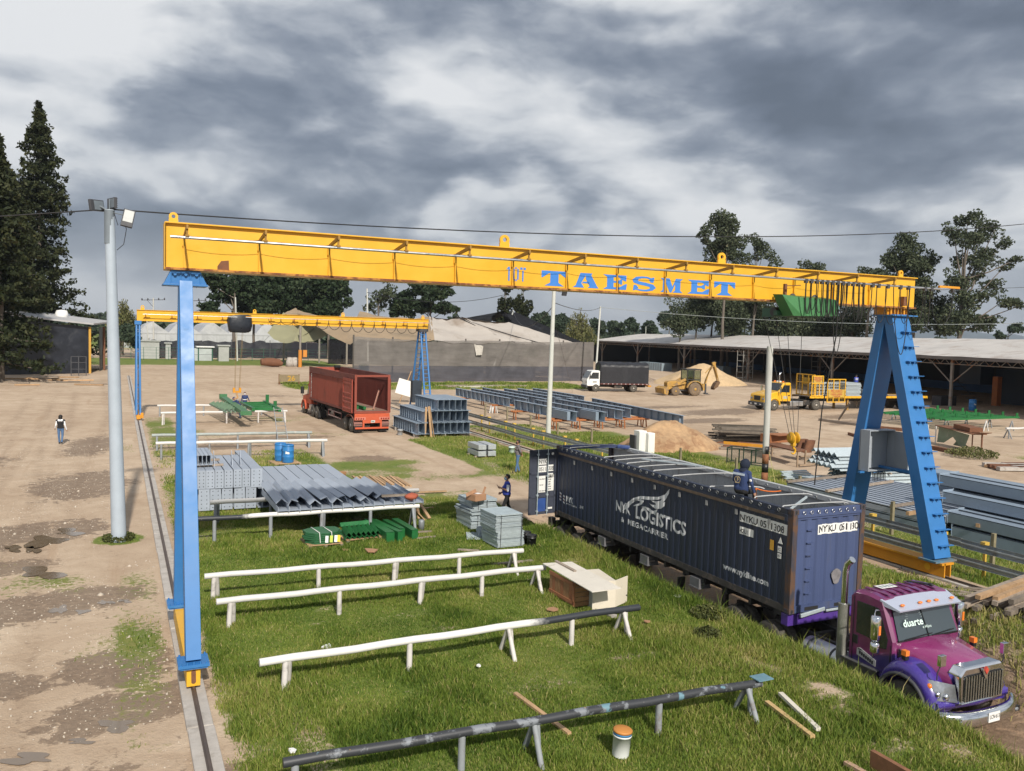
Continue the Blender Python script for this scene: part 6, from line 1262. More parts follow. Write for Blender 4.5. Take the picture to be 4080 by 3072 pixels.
def box_beams():
    g='grey box beams stacked by the left crane leg'
    lo=box_beam(.39,.83,4.0); up=box_beam(.30,.70,4.0,gusset=True); up2=box_beam(.30,.70,4.0)
    names=['lower row, mostly behind the blue leg','lower row, second from the blue leg','lower row, third from the blue leg','lower row, fourth from the blue leg','lower row, fifth from the blue leg','lower row, last one with an end plate']
    first=True
    for i,x in enumerate((-12.53,-12.01,-11.59,-11.16,-10.70,-10.27)):
        l=f'grey box beam with bolt holes, {names[i]}'
        if first: lo.location=(x,18.52,.15); lo['label']=l; lo['group']=g; first=False
        else: dup(lo,(x,18.52+random.uniform(-.03,.03),.15),0,l,g)
    for i,x in enumerate((-12.43,-12.11,-11.79,-11.46,-11.12,-10.78,-10.45)):
        l=f'grey box beam with bolt holes in the upper row, {ORD[i]} from the blue leg'; src=up2 if i in (1,2,4) else up
        if i==0: up.location=(x,18.5,1.0); up['label']=l; up['group']=g
        elif i==1: up2.location=(x,18.5,1.0); up2['label']=l; up2['group']=g
        else: dup(src,(x,18.5+random.uniform(-.04,.04),1.0),0,l,g)
    b=box_beam(.42,.73,5.3); b.location=(-10.06,18.5,.97); b['label']='widest and longest box beam at the right end of the upper row'; b['group']=g
    o=box_beam(.36,.8,4.0,open_=True); o.location=(-9.82,18.5,.14); o['label']='open H-beam at the right end of the lower row, left of two'; o['group']=g; dup(o,(-9.44,18.55,.14),0,'open H-beam at the right end of the lower row, under the flat beams',g)
    for i,y in enumerate((19.5,20.9)): mb=MB(); mb.bar((-12.75,y,1.75),(-11.2,y+.05,1.75),.1,.08); tag(mb.build('timber_bearer',WOODG),f'timber bearer lying across the upper box beams, {["front","rear"][i]} one','timber','bearers on the box beams')
    for k in range(4):
        mb=MB(); x=-12.17+.155*k; mb.bx(x-.07,x+.07,19.25,21.4,1.80,1.82); mb.bx(x-.07,x+.07,19.25,21.4,2.18,2.2); mb.bx(x-.008,x+.008,19.25,21.4,1.82,2.18); o=mb.build('small_beam',GST); tag(o,f'small grey I-beam in the bundle on top of the box beams, {ORD[k]} from left','steel beam','small beams on the box beams')
    # flat girders
    for k in range(7):
        x=-9.45+.5*k; mb=MB(); mb.bx(x-.235,x+.235,17.3+random.uniform(-.1,.1),23.1+random.uniform(-.15,.15),.55,1.05+random.uniform(-.008,.008)); o=mb.build('flat_girder',GST,None,.006); tag(o,f'wide flat grey girder behind the row of angles, {ORD[k]} from left','steel beam','flat grey girders')
    for k in range(14):
        x=-10.05+.375*k; mb=MB(); y1=17.2; mb.bx(x,x+.37,13.62,y1,.985,1.0); mb.bx(x-.008,x+.008,13.6,y1,.925,1.14); mb.bx(x+.355,x+.365,13.62,y1,.93,1.1) ; o=mb.build('side_laid_beam',GST); tag(o,f'grey H-beam laid on its side on the two racks, {ORD[k]} from left','steel beam','side-laid beams on the racks')
    random.seed(12)
    for k in range(12):
        x=-9.85+.36*k; j=random.uniform(-.45,.35); a=random.uniform(-.5,.35); y0,y1=14.0+j+.01*k,17.9+j*.6
        mb=MB(); z=1.2+random.choice((0,.03,.07)); w=.2
        c,s=math.cos(a),math.sin(a); P=lambda u,v:(u*c-v*s,u*s+v*c)
        sec=[P(-w,-.11),P(0,.05),P(w,-.11),P(w-.012,-.125),P(0,.03),P(-w+.012,-.125)]; dx=random.uniform(-.12,.12)
        mb.sec((x+dx,y0,z+.05),(x-dx,y1,z+.05),sec); o=mb.build('steel_angle',GST); tag(o,f'long grey steel angle lying loosely on the racks, {ORD[k]} from left','steel angle','grey angles on the racks')
box_beams()
def small_stock():
    # green packs
    def pallet(c,w,d,lab,rz=0):
        t=T('pallet',lab,'pallet',c,rz)
        for k in range(6): mb=MB(); y=-d/2+d/6*k+.01; mb.bx(-w/2,w/2,y,y+d/6-.05,.10,.125); mb.build('deck_board',WOOD,t,0,True)
        for x in (-w/2,0-.05,w/2-.1): mb=MB(); mb.bx(x,x+.1,-d/2,d/2,0,.10); mb.build('runner',WOODG,t,0,True)
        return t
    a=pallet((-8.78,12.55,.02),1.15,1.2,'wooden pallet under the strapped green plates',.03)
    random.seed(4); GP=mat('green_plate_paint',(.03,.125,.055),.45,0,.2,4)
    for k in range(6):
        mb=MB(); n=9; ring=[]
        for i in range(n):
            an=2*math.pi*i/n; rr=.62*(1+random.uniform(-.12,.08)); ring.append((-8.78+rr*math.cos(an)*1.05,12.55+rr*.9*math.sin(an)))
        mb.prism(ring,'z',.15+.062*k,.15+.062*k+.045); o=mb.build('green_plate',GP); tag(o,f'flat green plate in the strapped pile on the pallet, {ORD[k]} from the bottom','steel plate','strapped green plates')
    t=T('strapping','white straps and paper tags over the pile of green plates','strap',(-8.78,12.55,.5))
    for x in (-8.95,-8.55): mb=MB(); mb.path([(x,11.98,.2),(x-.02,12.02,.53),(x-.12,12.9,.535),(x-.12,13.05,.2)],.012,5); mb.build('strap',PAPER,t)
    for x,m_ in ((-8.75,WHTC),(-8.45,WHTC),(-8.6,mat('lime_tag',(.5,.6,.1),.7)),(-8.35,mat('yellow_tag',(.7,.55,.05),.7))): mb=MB(); mb.bar((x,11.95,.2),(x+.02,11.99,.42),.1,.01,(0,1,0)); mb.build('tag',m_,t)
    pallet((-7.42,12.95,.02),1.3,1.2,'wooden pallet under the green angles',.12)
    for k in range(7):
        for l in range(2):
            x=-7.95+.17*k+.04*l; mb=MB(); mb.sec((x,12.35,.24+.14*l),(x+.12,13.5,.24+.14*l),[(-.1,-.09),(0,.03),(.1,-.09),(.09,-.1),(0,.01),(-.09,-.1)]); o=mb.build('green_angle',GRN); tag(o,f'short green angle on the pallet, {"lower" if l==0 else "upper"} layer, {ORD[k]} from left','steel angle','green angles on the pallet')
    mb=MB(); mb.sec((-7.95,13.45,.46),(-6.9,13.55,.46),[(-.1,-.09),(0,.03),(.1,-.09),(.09,-.1),(0,.01),(-.09,-.1)]); tag(mb.build('green_angle',GRN),'green angle lying across the rear of the pallet of angles','steel angle')
    for i,(p,q,w,h,l) in enumerate((((-6.55,12.0,.2),(-6.7,14.3,.2),.30,.36,'leftmost of the short green beams on the grass, open side out'),((-6.2,12.0,.2),(-6.55,14.1,.2),.2,.36,'second short green beam, laid slantwise on the grass'),((-5.98,12.45,.2),(-6.15,14.0,.2),.2,.34,'third short green beam on the grass'),((-5.62,12.15,.19),(-5.75,14.1,.19),.24,.34,'rightmost short green beam, apart from the others'))):
        mb=MB(); p,q=V(p),V(q); mb.sec(p,q,[(-w/2,-h/2),(w/2,-h/2),(w/2,-h/2+.02),(-w/2+.02,-h/2+.02),(-w/2+.02,h/2-.02),(w/2,h/2-.02),(w/2,h/2),(-w/2,h/2)]); mb.bar(p,p+(q-p).normalized()*.02,w,h); mb.bar(p.lerp(q,.5),p.lerp(q,.51),w-.02,h-.02)
        o=mb.build('green_beam',GRN); tag(o,l,'steel beam','short green beams on the grass')
    # gratings
    def grating(w,d,nb=26):
        mb=MB(); mb.bx(-w/2,-w/2+.012,0,d,0,.036); mb.bx(w/2-.012,w/2,0,d,0,.036); mb.bx(-w/2,w/2,0,.012,0,.036); mb.bx(-w/2,w/2,d-.012,d,0,.036)
        for k in range(1,nb): x=-w/2+w*k/nb; mb.bx(x-.003,x+.003,.01,d-.01,.002,.034)
        for k in range(1,16): y=d*k/16; mb.bx(-w/2+.01,w/2-.01,y-.004,y+.004,.022,.0355)
        mb.bx(-w/2+.02,w/2-.02,.03,d-.03,.004,.012)
        return mb.build('grating',GALV)
    g0=grating(1.02,1.22); random.seed(9)
    def place(src,loc,rz,l,g,first=False):
        o=src if first else src.copy()
        if not first: COL.objects.link(o)
        o.location=loc; o.rotation_euler=(0,0,rz); tag(o,l,'grating',g); return o
    for k in range(26):
        sh=0 if k<12 else -.08
        place(g0,(-2.90+sh+random.uniform(-.02,.02),10.07+random.uniform(-.03,.03)-(.1 if k>11 else 0)*0,.04+.0435*k),.05+random.uniform(-.012,.012),f'grey grating panel in the near tall stack, {ORD[k]} layer from the bottom','grating panels in the near stack',k==0)
    for k in range(25):
        w=random.uniform(-.06,.06) if k>10 else random.uniform(-.015,.015)
        place(g0,(-2.72+w+(.05 if k>16 else 0),12.9+random.uniform(-.05,.05),.04+.0435*k),.08+random.uniform(-.04,.04)*(1 if k>10 else .3),f'grey grating panel in the rear uneven stack, {ORD[k]} layer from the bottom','grating panels in the rear stack')
    g1=grating(.8,1.0); place(g1,(-3.55,11.35,.03),-.35,'grating panel lying flat on the grass beside the near stack','loose gratings',True)
    for k in range(3): place(g1,(-3.05+.03*k,11.45+.04*k,.08+.05*k),-.28,f'small grating in the low pile between the two stacks, {ORD[k]} from the bottom','loose gratings')
    for x,y,z0,z1,n in ((-3.3,10.05,.05,1.15,'near'),(-2.52,10.05,.05,1.15,'near'),(-2.95,12.88,.05,1.1,'rear'),(-2.6,12.88,.05,1.1,'rear')):
        mb=MB(); mb.bar((x,y-.03,z0),(x+.02,y-.03,z1),.02,.004,(0,1,0)); tag(mb.build('steel_strap',DGR),f'dark steel strap on the {n} grating stack, {"left" if x<-2.9 else "right"} one','strap','straps on the grating stacks')
    c=V((-3.05,12.75,1.14)); t=T('cardboard_box','torn brown cardboard box resting on the rear grating stack','box',c,.35)
    mb=MB(); mb.bx(-.27,.27,-.22,.30,0,.24); mb.build('body',CARD,t,.01,True); mb=MB(); mb.bar((-.27,.0,.24),(-.3,.02,.36),.5,.008,(0,1,0)); mb.bar((.27,0,.24),(.36,0,.2),.5,.008,(0,1,0)); mb.build('flap',CARD,t,0,True); mb=MB(); mb.bx(-.05,.15,-.1,.1,.241,.244); mb.build('paper',PAPER,t,0,True)
    def bucket(loc,r,h,m,lab,lid=None,band=None,tilt=0,handle=True,nm='bucket',cat='bucket'):
        t=T(nm,lab,cat,loc); t.rotation_euler=(tilt,tilt*.6,.4)
        mb=MB(); mb.lathe([(0,0),(r*.88,0),(r*.9,.02),(r*.98,h*.8),(r*1.03,h*.8),(r*1.03,h*.83),(r,h*.84),(r,h),(0,h)],(0,0,0),24); mb.build('body',m,t,0,True)
        if lid: mb=MB(); mb.lathe([(0,0),(r*1.06,0),(r*1.06,.03),(r*.95,.045),(0,.035)],(0,0,h-.02),24); mb.build('lid',lid,t,0,True)
        if band: mb=MB(); mb.lathe([(r*.985,h*.86),(r*1.012,h*.86),(r*1.015,h*.96),(r*.99,h*.96)],(0,0,0),24); mb.build('label_band',band,t,0,True)
        if handle: mb=MB(); mb.path([(r*1.02*math.cos(a),-r*.2-r*.9*math.sin(a)*.55 if False else -r*.6*math.sin(a)-.02,h*.75-.12*math.sin(a)) for a in np.linspace(0,math.pi,9)],.006,4); mb.build('handle',DGR,t,0,True)
        return t
    bucket((-2.16,9.95,0),.17,.40,BLKP,'black lidded bucket in front, beside the near grating stack',BLKP); bucket((-2.1,10.5,0),.17,.38,BLKP,'black lidded bucket behind, beside the near grating stack',BLKP)
    bl=G(1340,1632); bk=bucket((bl.x,bl.y,.0),.16,.46,mat('white_tin',(.70,.72,.72),.5,0,.06,5),'white paint tin with a blue band and a rusty orange lid',mat('orange_lid',(.50,.21,.05),.6,0,.2,5),mat('blue_band',(.05,.2,.42),.5),.05,False,'paint_tin','paint tin')
    w=G(*c7(680,212)); bucket((w.x,w.y,0),.19,.42,mat('pale_green_bucket',(.50,.60,.56),.6,0,.08,5),'pale bucket on the grass behind the man in the grey shirt')
    w=G(*cx(75,482)); bucket((w.x,w.y,0),.2,.42,mat('dented_grey_bucket',(.33,.35,.37),.6,.2,.15,5),'dented grey bucket at the foot of the tall I-beam stack',None,None,.05)
    # four bundles on the grass
    for i in range(4):
        x=4.22+.62*(i%2); z=.1+.38*(i//2); mb=MB(); mb.bx(x-.25,x+.25,29.3,31.0,z,z+.29); o=mb.build('wrapped_bundle',mat('wrapped_galvanized',(.40,.43,.45),.4,.2,.2,12),None,.02); tag(o,f'wrapped grey bundle on the grass, {["lower left","lower right","upper left","upper right"][i]} of four','steel bundle','four wrapped bundles on the grass')
    for i,y in enumerate((29.6,30.7)): mb=MB(); mb.bar((3.85,y,.05),(5.2,y,.05),.12,.1); tag(mb.build('timber_bearer',WOODG),f'timber bearer under the four wrapped bundles, {["front","rear"][i]} one','timber','bearers under the bundles')
    # drums
    def drum(loc,lab,s=1.,sticker=True):
        t=T('plastic_drum',lab,'drum',loc,random.uniform(-.3,.3)); r=.30*s
        mb=MB(); mb.lathe([(0,.0),(r*.9,0),(r,.06),(r,.28),(r*1.03,.30),(r*1.03,.34),(r,.36),(r,.60),(r*1.03,.62),(r*1.03,.66),(r,.68),(r,.86*s+.04),(r*.93,.94),(r*.93,.97),(r*.86,.97),(r*.84,.93),(0,.93)],(0,0,0),28); mb.build('body',BDR,t,0,True)
        mb=MB(); mb.lathe([(r*.95,.88),(r*1.04,.88),(r*1.04,.93),(r*.95,.93)],(0,0,0),28); mb.build('rim',BDR,t,0,True)
        if sticker: mb=MB(); mb.lathe([(r*1.005,.52),(r*1.006,.62)],(0,0,0),28) if False else mb.prism([(-.12,.50),(.08,.48),(.1,.55),(.0,.63),(-.1,.64)],'y',-r*1.0,-r*.93); mb.build('sticker',PAPER,t,0,True)
        return t
    drum((-6.82,29.75,.12),'blue plastic drum in front, with a white sticker'); drum((-7.1,30.45,.12),'blue plastic drum behind the one with the white sticker',1.,False)
    pallet((-6.95,30.1,0),1.4,1.5,'pallet under the two blue plastic drums',.1)
    w=G(*c5(1790,892)); d=drum((w.x,w.y,0),'blue plastic drum standing by the open shed at the right'); d.scale=(1.55,1.55,1.55) if False else (1.3,1.3,1.3)
    # ladder leaning on the grey-green rack
    t=T('ladder','bare aluminium ladder leaning on the grey-green rack','ladder',(-5.9,35.2,0)); a0=V((-6.05,35.2,.02)); top=V((-6.1,37.3,2.35))
    for s in (-.3,.3): mb=MB(); mb.bar(a0+V((s,0,0)),top+V((s*.85,0,0)),.035,.08); mb.build('rail',ALU,t)
    for k in range(10): f=.06+.1*k; p=a0.lerp(top,f); s=.3-.045*f; mb=MB(); mb.bar(p-V((s,0,0)),p+V((s,0,0)),.035,.04); mb.build('rung',ALU,t)
    # white cabinet, crate, lid
    tl=G(*c7(930,1098),.78); tr=G(*c7(1160,1085),.78); fl=G(*c7(1325,1328),.78); fr=G(*c7(1560,1298),.78)
    t=T('plywood_sheet','long white board laid over the crate and the cabinet','board',((tl.x+fr.x)/2,(tl.y+fr.y)/2,.78)); mb=MB(); q=[tl,tr,fr,fl]
    mb.add([(p.x,p.y,.775) for p in q]+[(p.x,p.y,.795) for p in q],[(3,2,1,0),(4,5,6,7),(0,1,5,4),(1,2,6,5),(2,3,7,6),(3,0,4,7)]); mb.build('sheet',mat('dirty_white_board',(.66,.62,.55),.7,0,.08,3,dirt=(.42,.37,.30),dsc=2.5,dth=(.58,.75)),t)
    pb=G(*c7(1035,1080),.80); pc=G(*c7(1190,1162),.80); mb=MB(); mb.bar(pb+V((0,0,.02)),pc+V((0,0,.02)),.09,.03); tag(mb.build('stick',WOODG),'thin timber stick lying on the white board','stick')
    bx=G(*c7(1220,1440),0); f1=G(*c7(1325,1475),0); f2=G(*c7(1510,1460),0)
    CW=mat('cream_cabinet_paint',(.66,.60,.50),.55,0,.06,3,dirt=(.5,.47,.42),dsc=2,dth=(.55,.75)); GW=mat('textured_grey_side',(.46,.48,.47),.7,0,.08,14,.5,60)
    d=(f2-f1).normalized(); n=V((-d.y,d.x,0)); w=(f2-f1).length; L=1.15
    t=T('white_cabinet','cream cabinet with an open door beside the wooden crate','cabinet',f1)
    mb=MB(); qs=[f1,f2,f2+n*L,f1+n*L]; mb.add([(p.x,p.y,.03) for p in qs]+[(p.x,p.y,.77) for p in qs],[(3,2,1,0),(4,5,6,7)]); mb.add([(p.x,p.y,z) for z in (.03,.77) for p in qs],[(0,1,5,4),(1,2,6,5),(2,3,7,6)]); mb.mat(1); mb.add([(p.x,p.y,z) for z in (.03,.77) for p in (f1,f1+n*L)],[(0,1,3,2)]); mb.build('body',[CW,GW],t)
    mb=MB(); mb.bar(f2+V((0,0,.41))+n*.02,f2+d*.5+n*.35+V((0,0,.41)),.025,.72,(0,0,1)); dd=mb.build('door',CW,t); mb=MB(); mb.ell(f2+d*.47+n*.3+V((0,0,.25)),.02); mb.build('knob',DGR,dd)
    mb=MB(); c=f1+d*.45-n*.35; mb.bar(c-d*.5+V((0,0,.03)),c+d*.35+V((0,0,.05)),.18,.02); tag(mb.build('white_board',WHTC),'white strip board on the grass before the cream cabinet','board')
    k0=G(*c7(985,1310),.15); k1=G(*c7(1185,1445),.08); t=T('wooden_crate','brown slatted wooden crate under the white board','crate',(k1.x,k1.y,0))
    d=(k1-k0); d.z=0; Lc=d.length; d=d.normalized(); n=V((d.y,-d.x,0)); n=n if n.x>0 else -n; zb,zt=.08,.72
    for k in range(9): p=k0+d*(Lc*(k+.5)/9); mb=MB(); mb.bar((p.x,p.y,zb),(p.x,p.y,zt),Lc/9-.012,.02,n); mb.build('slat',WOODR if k%3==1 else mat('crate_wood',(.28,.15,.07),.8,0,.3,9,.3,60,rand=.2),t)
    mb=MB(); mb.bar(k0-n*.02+V((0,0,.02)),V((k1.x,k1.y,k0.z))-n*.02+V((0,0,.02)),.02,.09,(0,0,1)); mb.bar(V((k0.x,k0.y,zt-.05))-n*.02,V((k1.x,k1.y,zt-.05))-n*.02,.02,.09,(0,0,1)); mb.bar(V((k1.x,k1.y,zb))-d*.05-n*.02,V((k1.x,k1.y,zt))-d*.05-n*.02,.09,.02,n); mb.build('batten',WOODR,t)
    for k in range(5): z=zb+.13*k; mb=MB(); mb.bar(V((k1.x,k1.y,z+.06)),V((k1.x,k1.y,z+.06))+n*.75,.02,.115,(0,0,1)); mb.build('end_board',mat('crate_wood',(.28,.15,.07)),t)
    mb=MB(); mb.bar(V((k0.x,k0.y,.4))+n*.75,V((k1.x,k1.y,.4))+n*.75,.02,.6,(0,0,1)); mb.build('back_board',WOODR,t)
    # timber lying about
    TL=[(c2b(90,1135),c2b(460,1410),.05,.09,WOOD,'pale narrow plank on the grass at the right, lower one'),(c2b(1795,1190),c2b(1885,1250),.05,.09,WOOD,None),
        (c7(250,985),c7(420,995),.04,.12,WOODG,'weathered plank behind the far white rack'),(c7(510,1105),c7(850,1072),.06,.13,WOODG,'long weathered plank between the two white racks'),(c7(800,1165),c7(930,1150),.05,.1,WOODG,'short weathered plank by the end of the white rack'),
        (c6(1930,525),c6(2170,515),.08,.14,WOOD,'grey-brown plank lying right of the angles'),(c6(1990,655),c6(2065,648),.06,.12,WOOD,'short end of a plank right of the rack legs'),(c6(1930,845),c6(2050,838),.05,.1,WOODG,'weathered plank half hidden right of the green beams'),(c6(1930,895),c6(2080,880),.04,.08,WOODG,'thin stick in the grass right of the green beams')]
    for a,b,z,w,m_,l in TL:
        if l is None: continue
        p,q=G(*a,z),G(*b,z); mb=MB(); mb.bar(p,q,w,.05); tag(mb.build('plank',m_),l,'plank')
    s8=CRP(3000,2200,4080,2063)
    for a,b,m_,l in ((s8(105,1140),s8(455,1405),mat('yellow_pine',(.52,.36,.17),.8,0,.15,9),'yellowish pine plank on the grass beside the nearest rack'),(s8(210,1075),s8(500,1350),mat('whitish_plank',(.62,.58,.50),.8,0,.1,9),'whitish plank on the grass beside the nearest rack'),(s8(705,1600),s8(880,1700),mat('pinkish_plank2',(.40,.26,.18),.8,0,.15,9),'sawn plank end at the bottom edge of the photo'),):
        p,q=G(*a,.12),G(*b,.12); mb=MB(); mb.bar(p,q,.10,.06); tag(mb.build('plank',m_),l,'plank')
    p,q=G(*s8(905,1570),.25),G(*s8(1300,1800),.25); mb=MB(); mb.bar(p,q,.09,.30); tag(mb.build('plank',mat('brown_board',(.22,.10,.05),.7,0,.25,9,dirt=(.35,.17,.08),dsc=5)),'thick reddish brown board on edge at the bottom right','plank')
    random.seed(21)
    for k in range(14):
        a=c6(1420+27*k,400+random.uniform(-6,6)); b=c6(1520+28*k,478+random.uniform(-8,8)); p,q=G(*a,.35),G(*b,.3); mb=MB(); mb.bar(p,q,.10,.06); tag(mb.build('sawn_timber',WOOD),f'sawn timber in the pile behind the angles, {ORD[k]} from left','timber','sawn timber behind the angles')
    for k in range(4): p,q=G(*c6(1280+8*k,372+16*k),.5-.1*k),G(*c6(1355,365+18*k),.5-.1*k); mb=MB(); mb.bar(p,q,.3,.09); tag(mb.build('timber_block',mat('crate_wood',(.28,.15,.07))),f'brown timber block in the stack beside the flat girders, {ORD[k]} from the top','timber','timber blocks')
    for k,(a,b) in enumerate(((c6(1935,640),c6(1950,735)),(c6(1960,620),c6(2035,735)),(c6(1925,680),c6(1990,750)))): p,q=G(*a,.5),G(*b,.05); mb=MB(); mb.bar(p,q,.12,.05); tag(mb.build('leaning_plank',WOOD),f'plank leaning against the right end of the racks, {ORD[k]} from left','plank','planks leaning on the racks')
    p,q=G(*c6(1650,555),1.25),G(*c6(1850,545),1.25); mb=MB(); mb.bar(p,q,.12,.08); tag(mb.build('timber_bearer',WOODG),'dark timber lying across the angles beside the orange rag','timber')
    p=G(*c6(1890,560),1.2); mb=MB(); mb.ell(p,(.26,.2,.14),12,8); 
    for i in range(len(mb.v)): x,y,z=mb.v[i]; s=1+.35*NZ.noise(V((x*5,y*5,z*7))); mb.v[i]=(p.x+(x-p.x)*s,p.y+(y-p.y)*s,p.z+(z-p.z)*s)
    tag(mb.build('rag_bundle',mat('orange_rag',(.35,.09,.05),.9,0,.3,8)),'orange-red rag bundle on the right end of the grey angles','rag')
    mb=MB(); mb.lathe([(0,0),(.11,.0),(.11,.35),(.09,.40),(0,.4)],(-4.95,13.4,0),14); tag(mb.build('gas_can',mat('grey_can',(.25,.27,.29),.5,.3,.15,6),None,.0),'grey metal can at the foot of the rack legs','can')
    # boards and litter
    for i,(a,r_,m_) in enumerate(((c7(1010,1470),.16,CARD),(c3(1150,160),.13,CARD),(c3(1320,165),.2,CARD),(c3(790,1525),.07,WHTC),(c3(2055,948),.05,WHTC),(c3(1030,820),.11,WHTC),(c2b(1200,475),.12,WHTC),(c2b(990,652),.08,CARD),(c2b(750,615),.12,CONC))):
        p=G(*a,.05); mb=MB(); n=6; mb.prism([(p.x+r_*(1+.3*math.sin(i+3*k))*math.cos(k*2*math.pi/n),p.y+r_*1.2*(1+.3*math.cos(i+2*k))*math.sin(k*2*math.pi/n)) for k in range(n)],'z',.07,.085+.01*(i%3)); o=mb.build('scrap_piece',m_); tag(o,['torn cardboard piece beside the wooden crate','torn cardboard piece in front of the green plates','crumpled cardboard in front of the green angles','small white block by the nearest rack','white scrap under the two-tone rack','pale scrap behind the two-tone rack','white litter on the bank by the trailer','brown scrap on the worn path','grey slab piece in front of the cream cabinet'][i],'scrap')
small_stock()
# ------------------------------------------------------------------ stock right of and behind the container
def ibeam(mb,x,y0,y1,z,w,h,t=.022,stiff=0,both=True):
    mb.bx(x-w/2,x+w/2,y0,y1,z,z+t); mb.bx(x-w/2,x+w/2,y0,y1,z+h-t,z+h); mb.bx(x-.009,x+.009,y0,y1,z+t,z+h-t)
    for k in range(stiff): y=y0+.95+(y1-y0-1.3)*k/max(stiff-1,1); mb.bx(x-w/2+.01,x+w/2-.01,y,y+.014,z+t,z+h-t)
    return mb
def istack():
    g='stacked I-beams right of the red truck'; protos={}
    for tier,(n,x0,dx,z,y0,y1) in enumerate(((9,3.62,.47,.22,39.1,44.6),(8,4.05,.465,1.03,39.15,44.5),(6,4.98,.425,1.82,39.0,43.6))):
        for k in range(n):
            nm=['bottom','middle','top'][tier]; l=f'grey I-beam, {nm} tier of the stack by the red truck, {ORD[k]} from left'
            if tier not in protos:
                mb=MB(); ibeam(mb,0,0,y1-y0,0,.42 if tier<2 else .4,.78,.022,9); mb.mat(1)
                for i in range(6): mb.bx(-.011,.011,.03,.06,.12+.1*i,.15+.1*i)
                protos[tier]=o=mb.build('i_beam',[GSTD,HOLE],None,0,True)
            else: o=protos[tier].copy(); COL.objects.link(o)
            o.location=(x0+dx*k,y0+random.uniform(-.05,.05),z); tag(o,l,'steel beam',g)
    for i,(x,y) in enumerate(((3.6,39.5),(5.6,39.6),(7.4,39.7),(3.5,43.6),(5.5,43.6))): mb=MB(); mb.bx(x-.2,x+.2,y-.12,y+.12,0,.22); tag(mb.build('support_block',CONC,None,.015),f'concrete block under the tall I-beam stack, {["front left","front middle","front right","rear left","rear middle"][i]}','block','blocks under the I-beam stack')
    for i,(a,b) in enumerate((((300,500),(313,230)),((358,505),(335,225)),((382,505),(345,228)))): p=G(*cx(*a),0); q=OY(*cx(*b),38.95); mb=MB(); mb.bar(p,q,.14,.05); tag(mb.build('prop_board',WOOD),f'tall timber board propped against the I-beam stack, {ORD[i]} from left','timber','boards propped on the I-beam stack')
    mb=MB(); ibeam(mb,0,0,1,0,.34,.76,.022,6); g='long I-beams laid on the rusty racks'
    spec=[(16.6,52.3,65.5),(18.1,52.0,65),(19.8,51.5,66),(21.6,52,64.5),(23.4,53,65),(25.2,54,65),(16.3,39.7,50.6),(18.45,39.1,50.8),(20.8,40.3,51.5),(22.3,41.5,52)]
    for k,(x,a,b) in enumerate(spec):
        mb=MB(); ibeam(mb,x,a,b,.80,.36,.75,.022,int((b-a)/1.1)); 
        if k in (6,7): mb.bx(x-.45,x-.19,a+.6,a+3.,.84,1.5)
        o=mb.build('long_beam',GSTD); tag(o,f'long blue-grey I-beam on the racks beyond the guard rail, {"rear" if k<6 else "front"} row, {ORD[k if k<6 else k-6]} from left','steel beam',g)
    mb=MB(); p,q=V((24.7,51.7,0)),V((23.1,35.6,0)); p1,q1=p+V((0,0,.8)),q+V((0,0,.8))
    mb.bar(p1+V((0,0,.011)),q1+V((0,0,.011)),.34,.022); mb.bar(p1+V((0,0,.74)),q1+V((0,0,.74)),.34,.022); mb.bar(p1+V((0,0,.375)),q1+V((0,0,.375)),.018,.70)
    for f in np.linspace(.02,.98,15): c=p1.lerp(q1,f); mb.bar(c+V((-.165,0,.375)),c+V((.165,0,.375)),.014,.70)
    tag(mb.build('long_beam',GSTD),'longest blue-grey I-beam, running alone toward the heap of earth','steel beam')
    for i,(y,x0,x1) in enumerate(((41.2,15.1,23.9),(42.4,15.3,24.2),(48.7,15.2,24.5),(54.5,15.8,25.6),(62.5,15.8,25.6))):
        t=T('pipe_rack',f'rusty orange pipe rack under the long I-beams, {ORD[i]} from the front','rack',((x0+x1)/2,y,0),0,'rusty pipe racks')
        mb=MB(); mb.tube((x0,y,.72),(x1,y,.72),.075,n=10); mb.tube((x0,y+.35,.72),(x1,y+.35,.72),.06,n=8); mb.build('bar',ORUST,t)
        for k in range(5): x=x0+.3+(x1-x0-.6)*k/4; mb=MB(); mb.tube((x,y-.1,0),(x,y,.66),.055,n=8); mb.build('leg',ORUST,t); mb=MB(); mb.tube((x,y+.45,0),(x,y+.35,.66),.05,n=8); mb.build('leg',ORUST,t)
    for i,x in enumerate((15.2,15.5)): p=G(*cx(905+25*i,285)); mb=MB(); [mb.tube((p.x+a,p.y,0),(p.x+a*.4,p.y,.75),.06,n=8) for a in (-.25,0,.25)]; tag(mb.build('trestle',WHT),f'small white pipe trestle under the left long beam, {["left","right"][i]} one','trestle','white trestles')
istack()
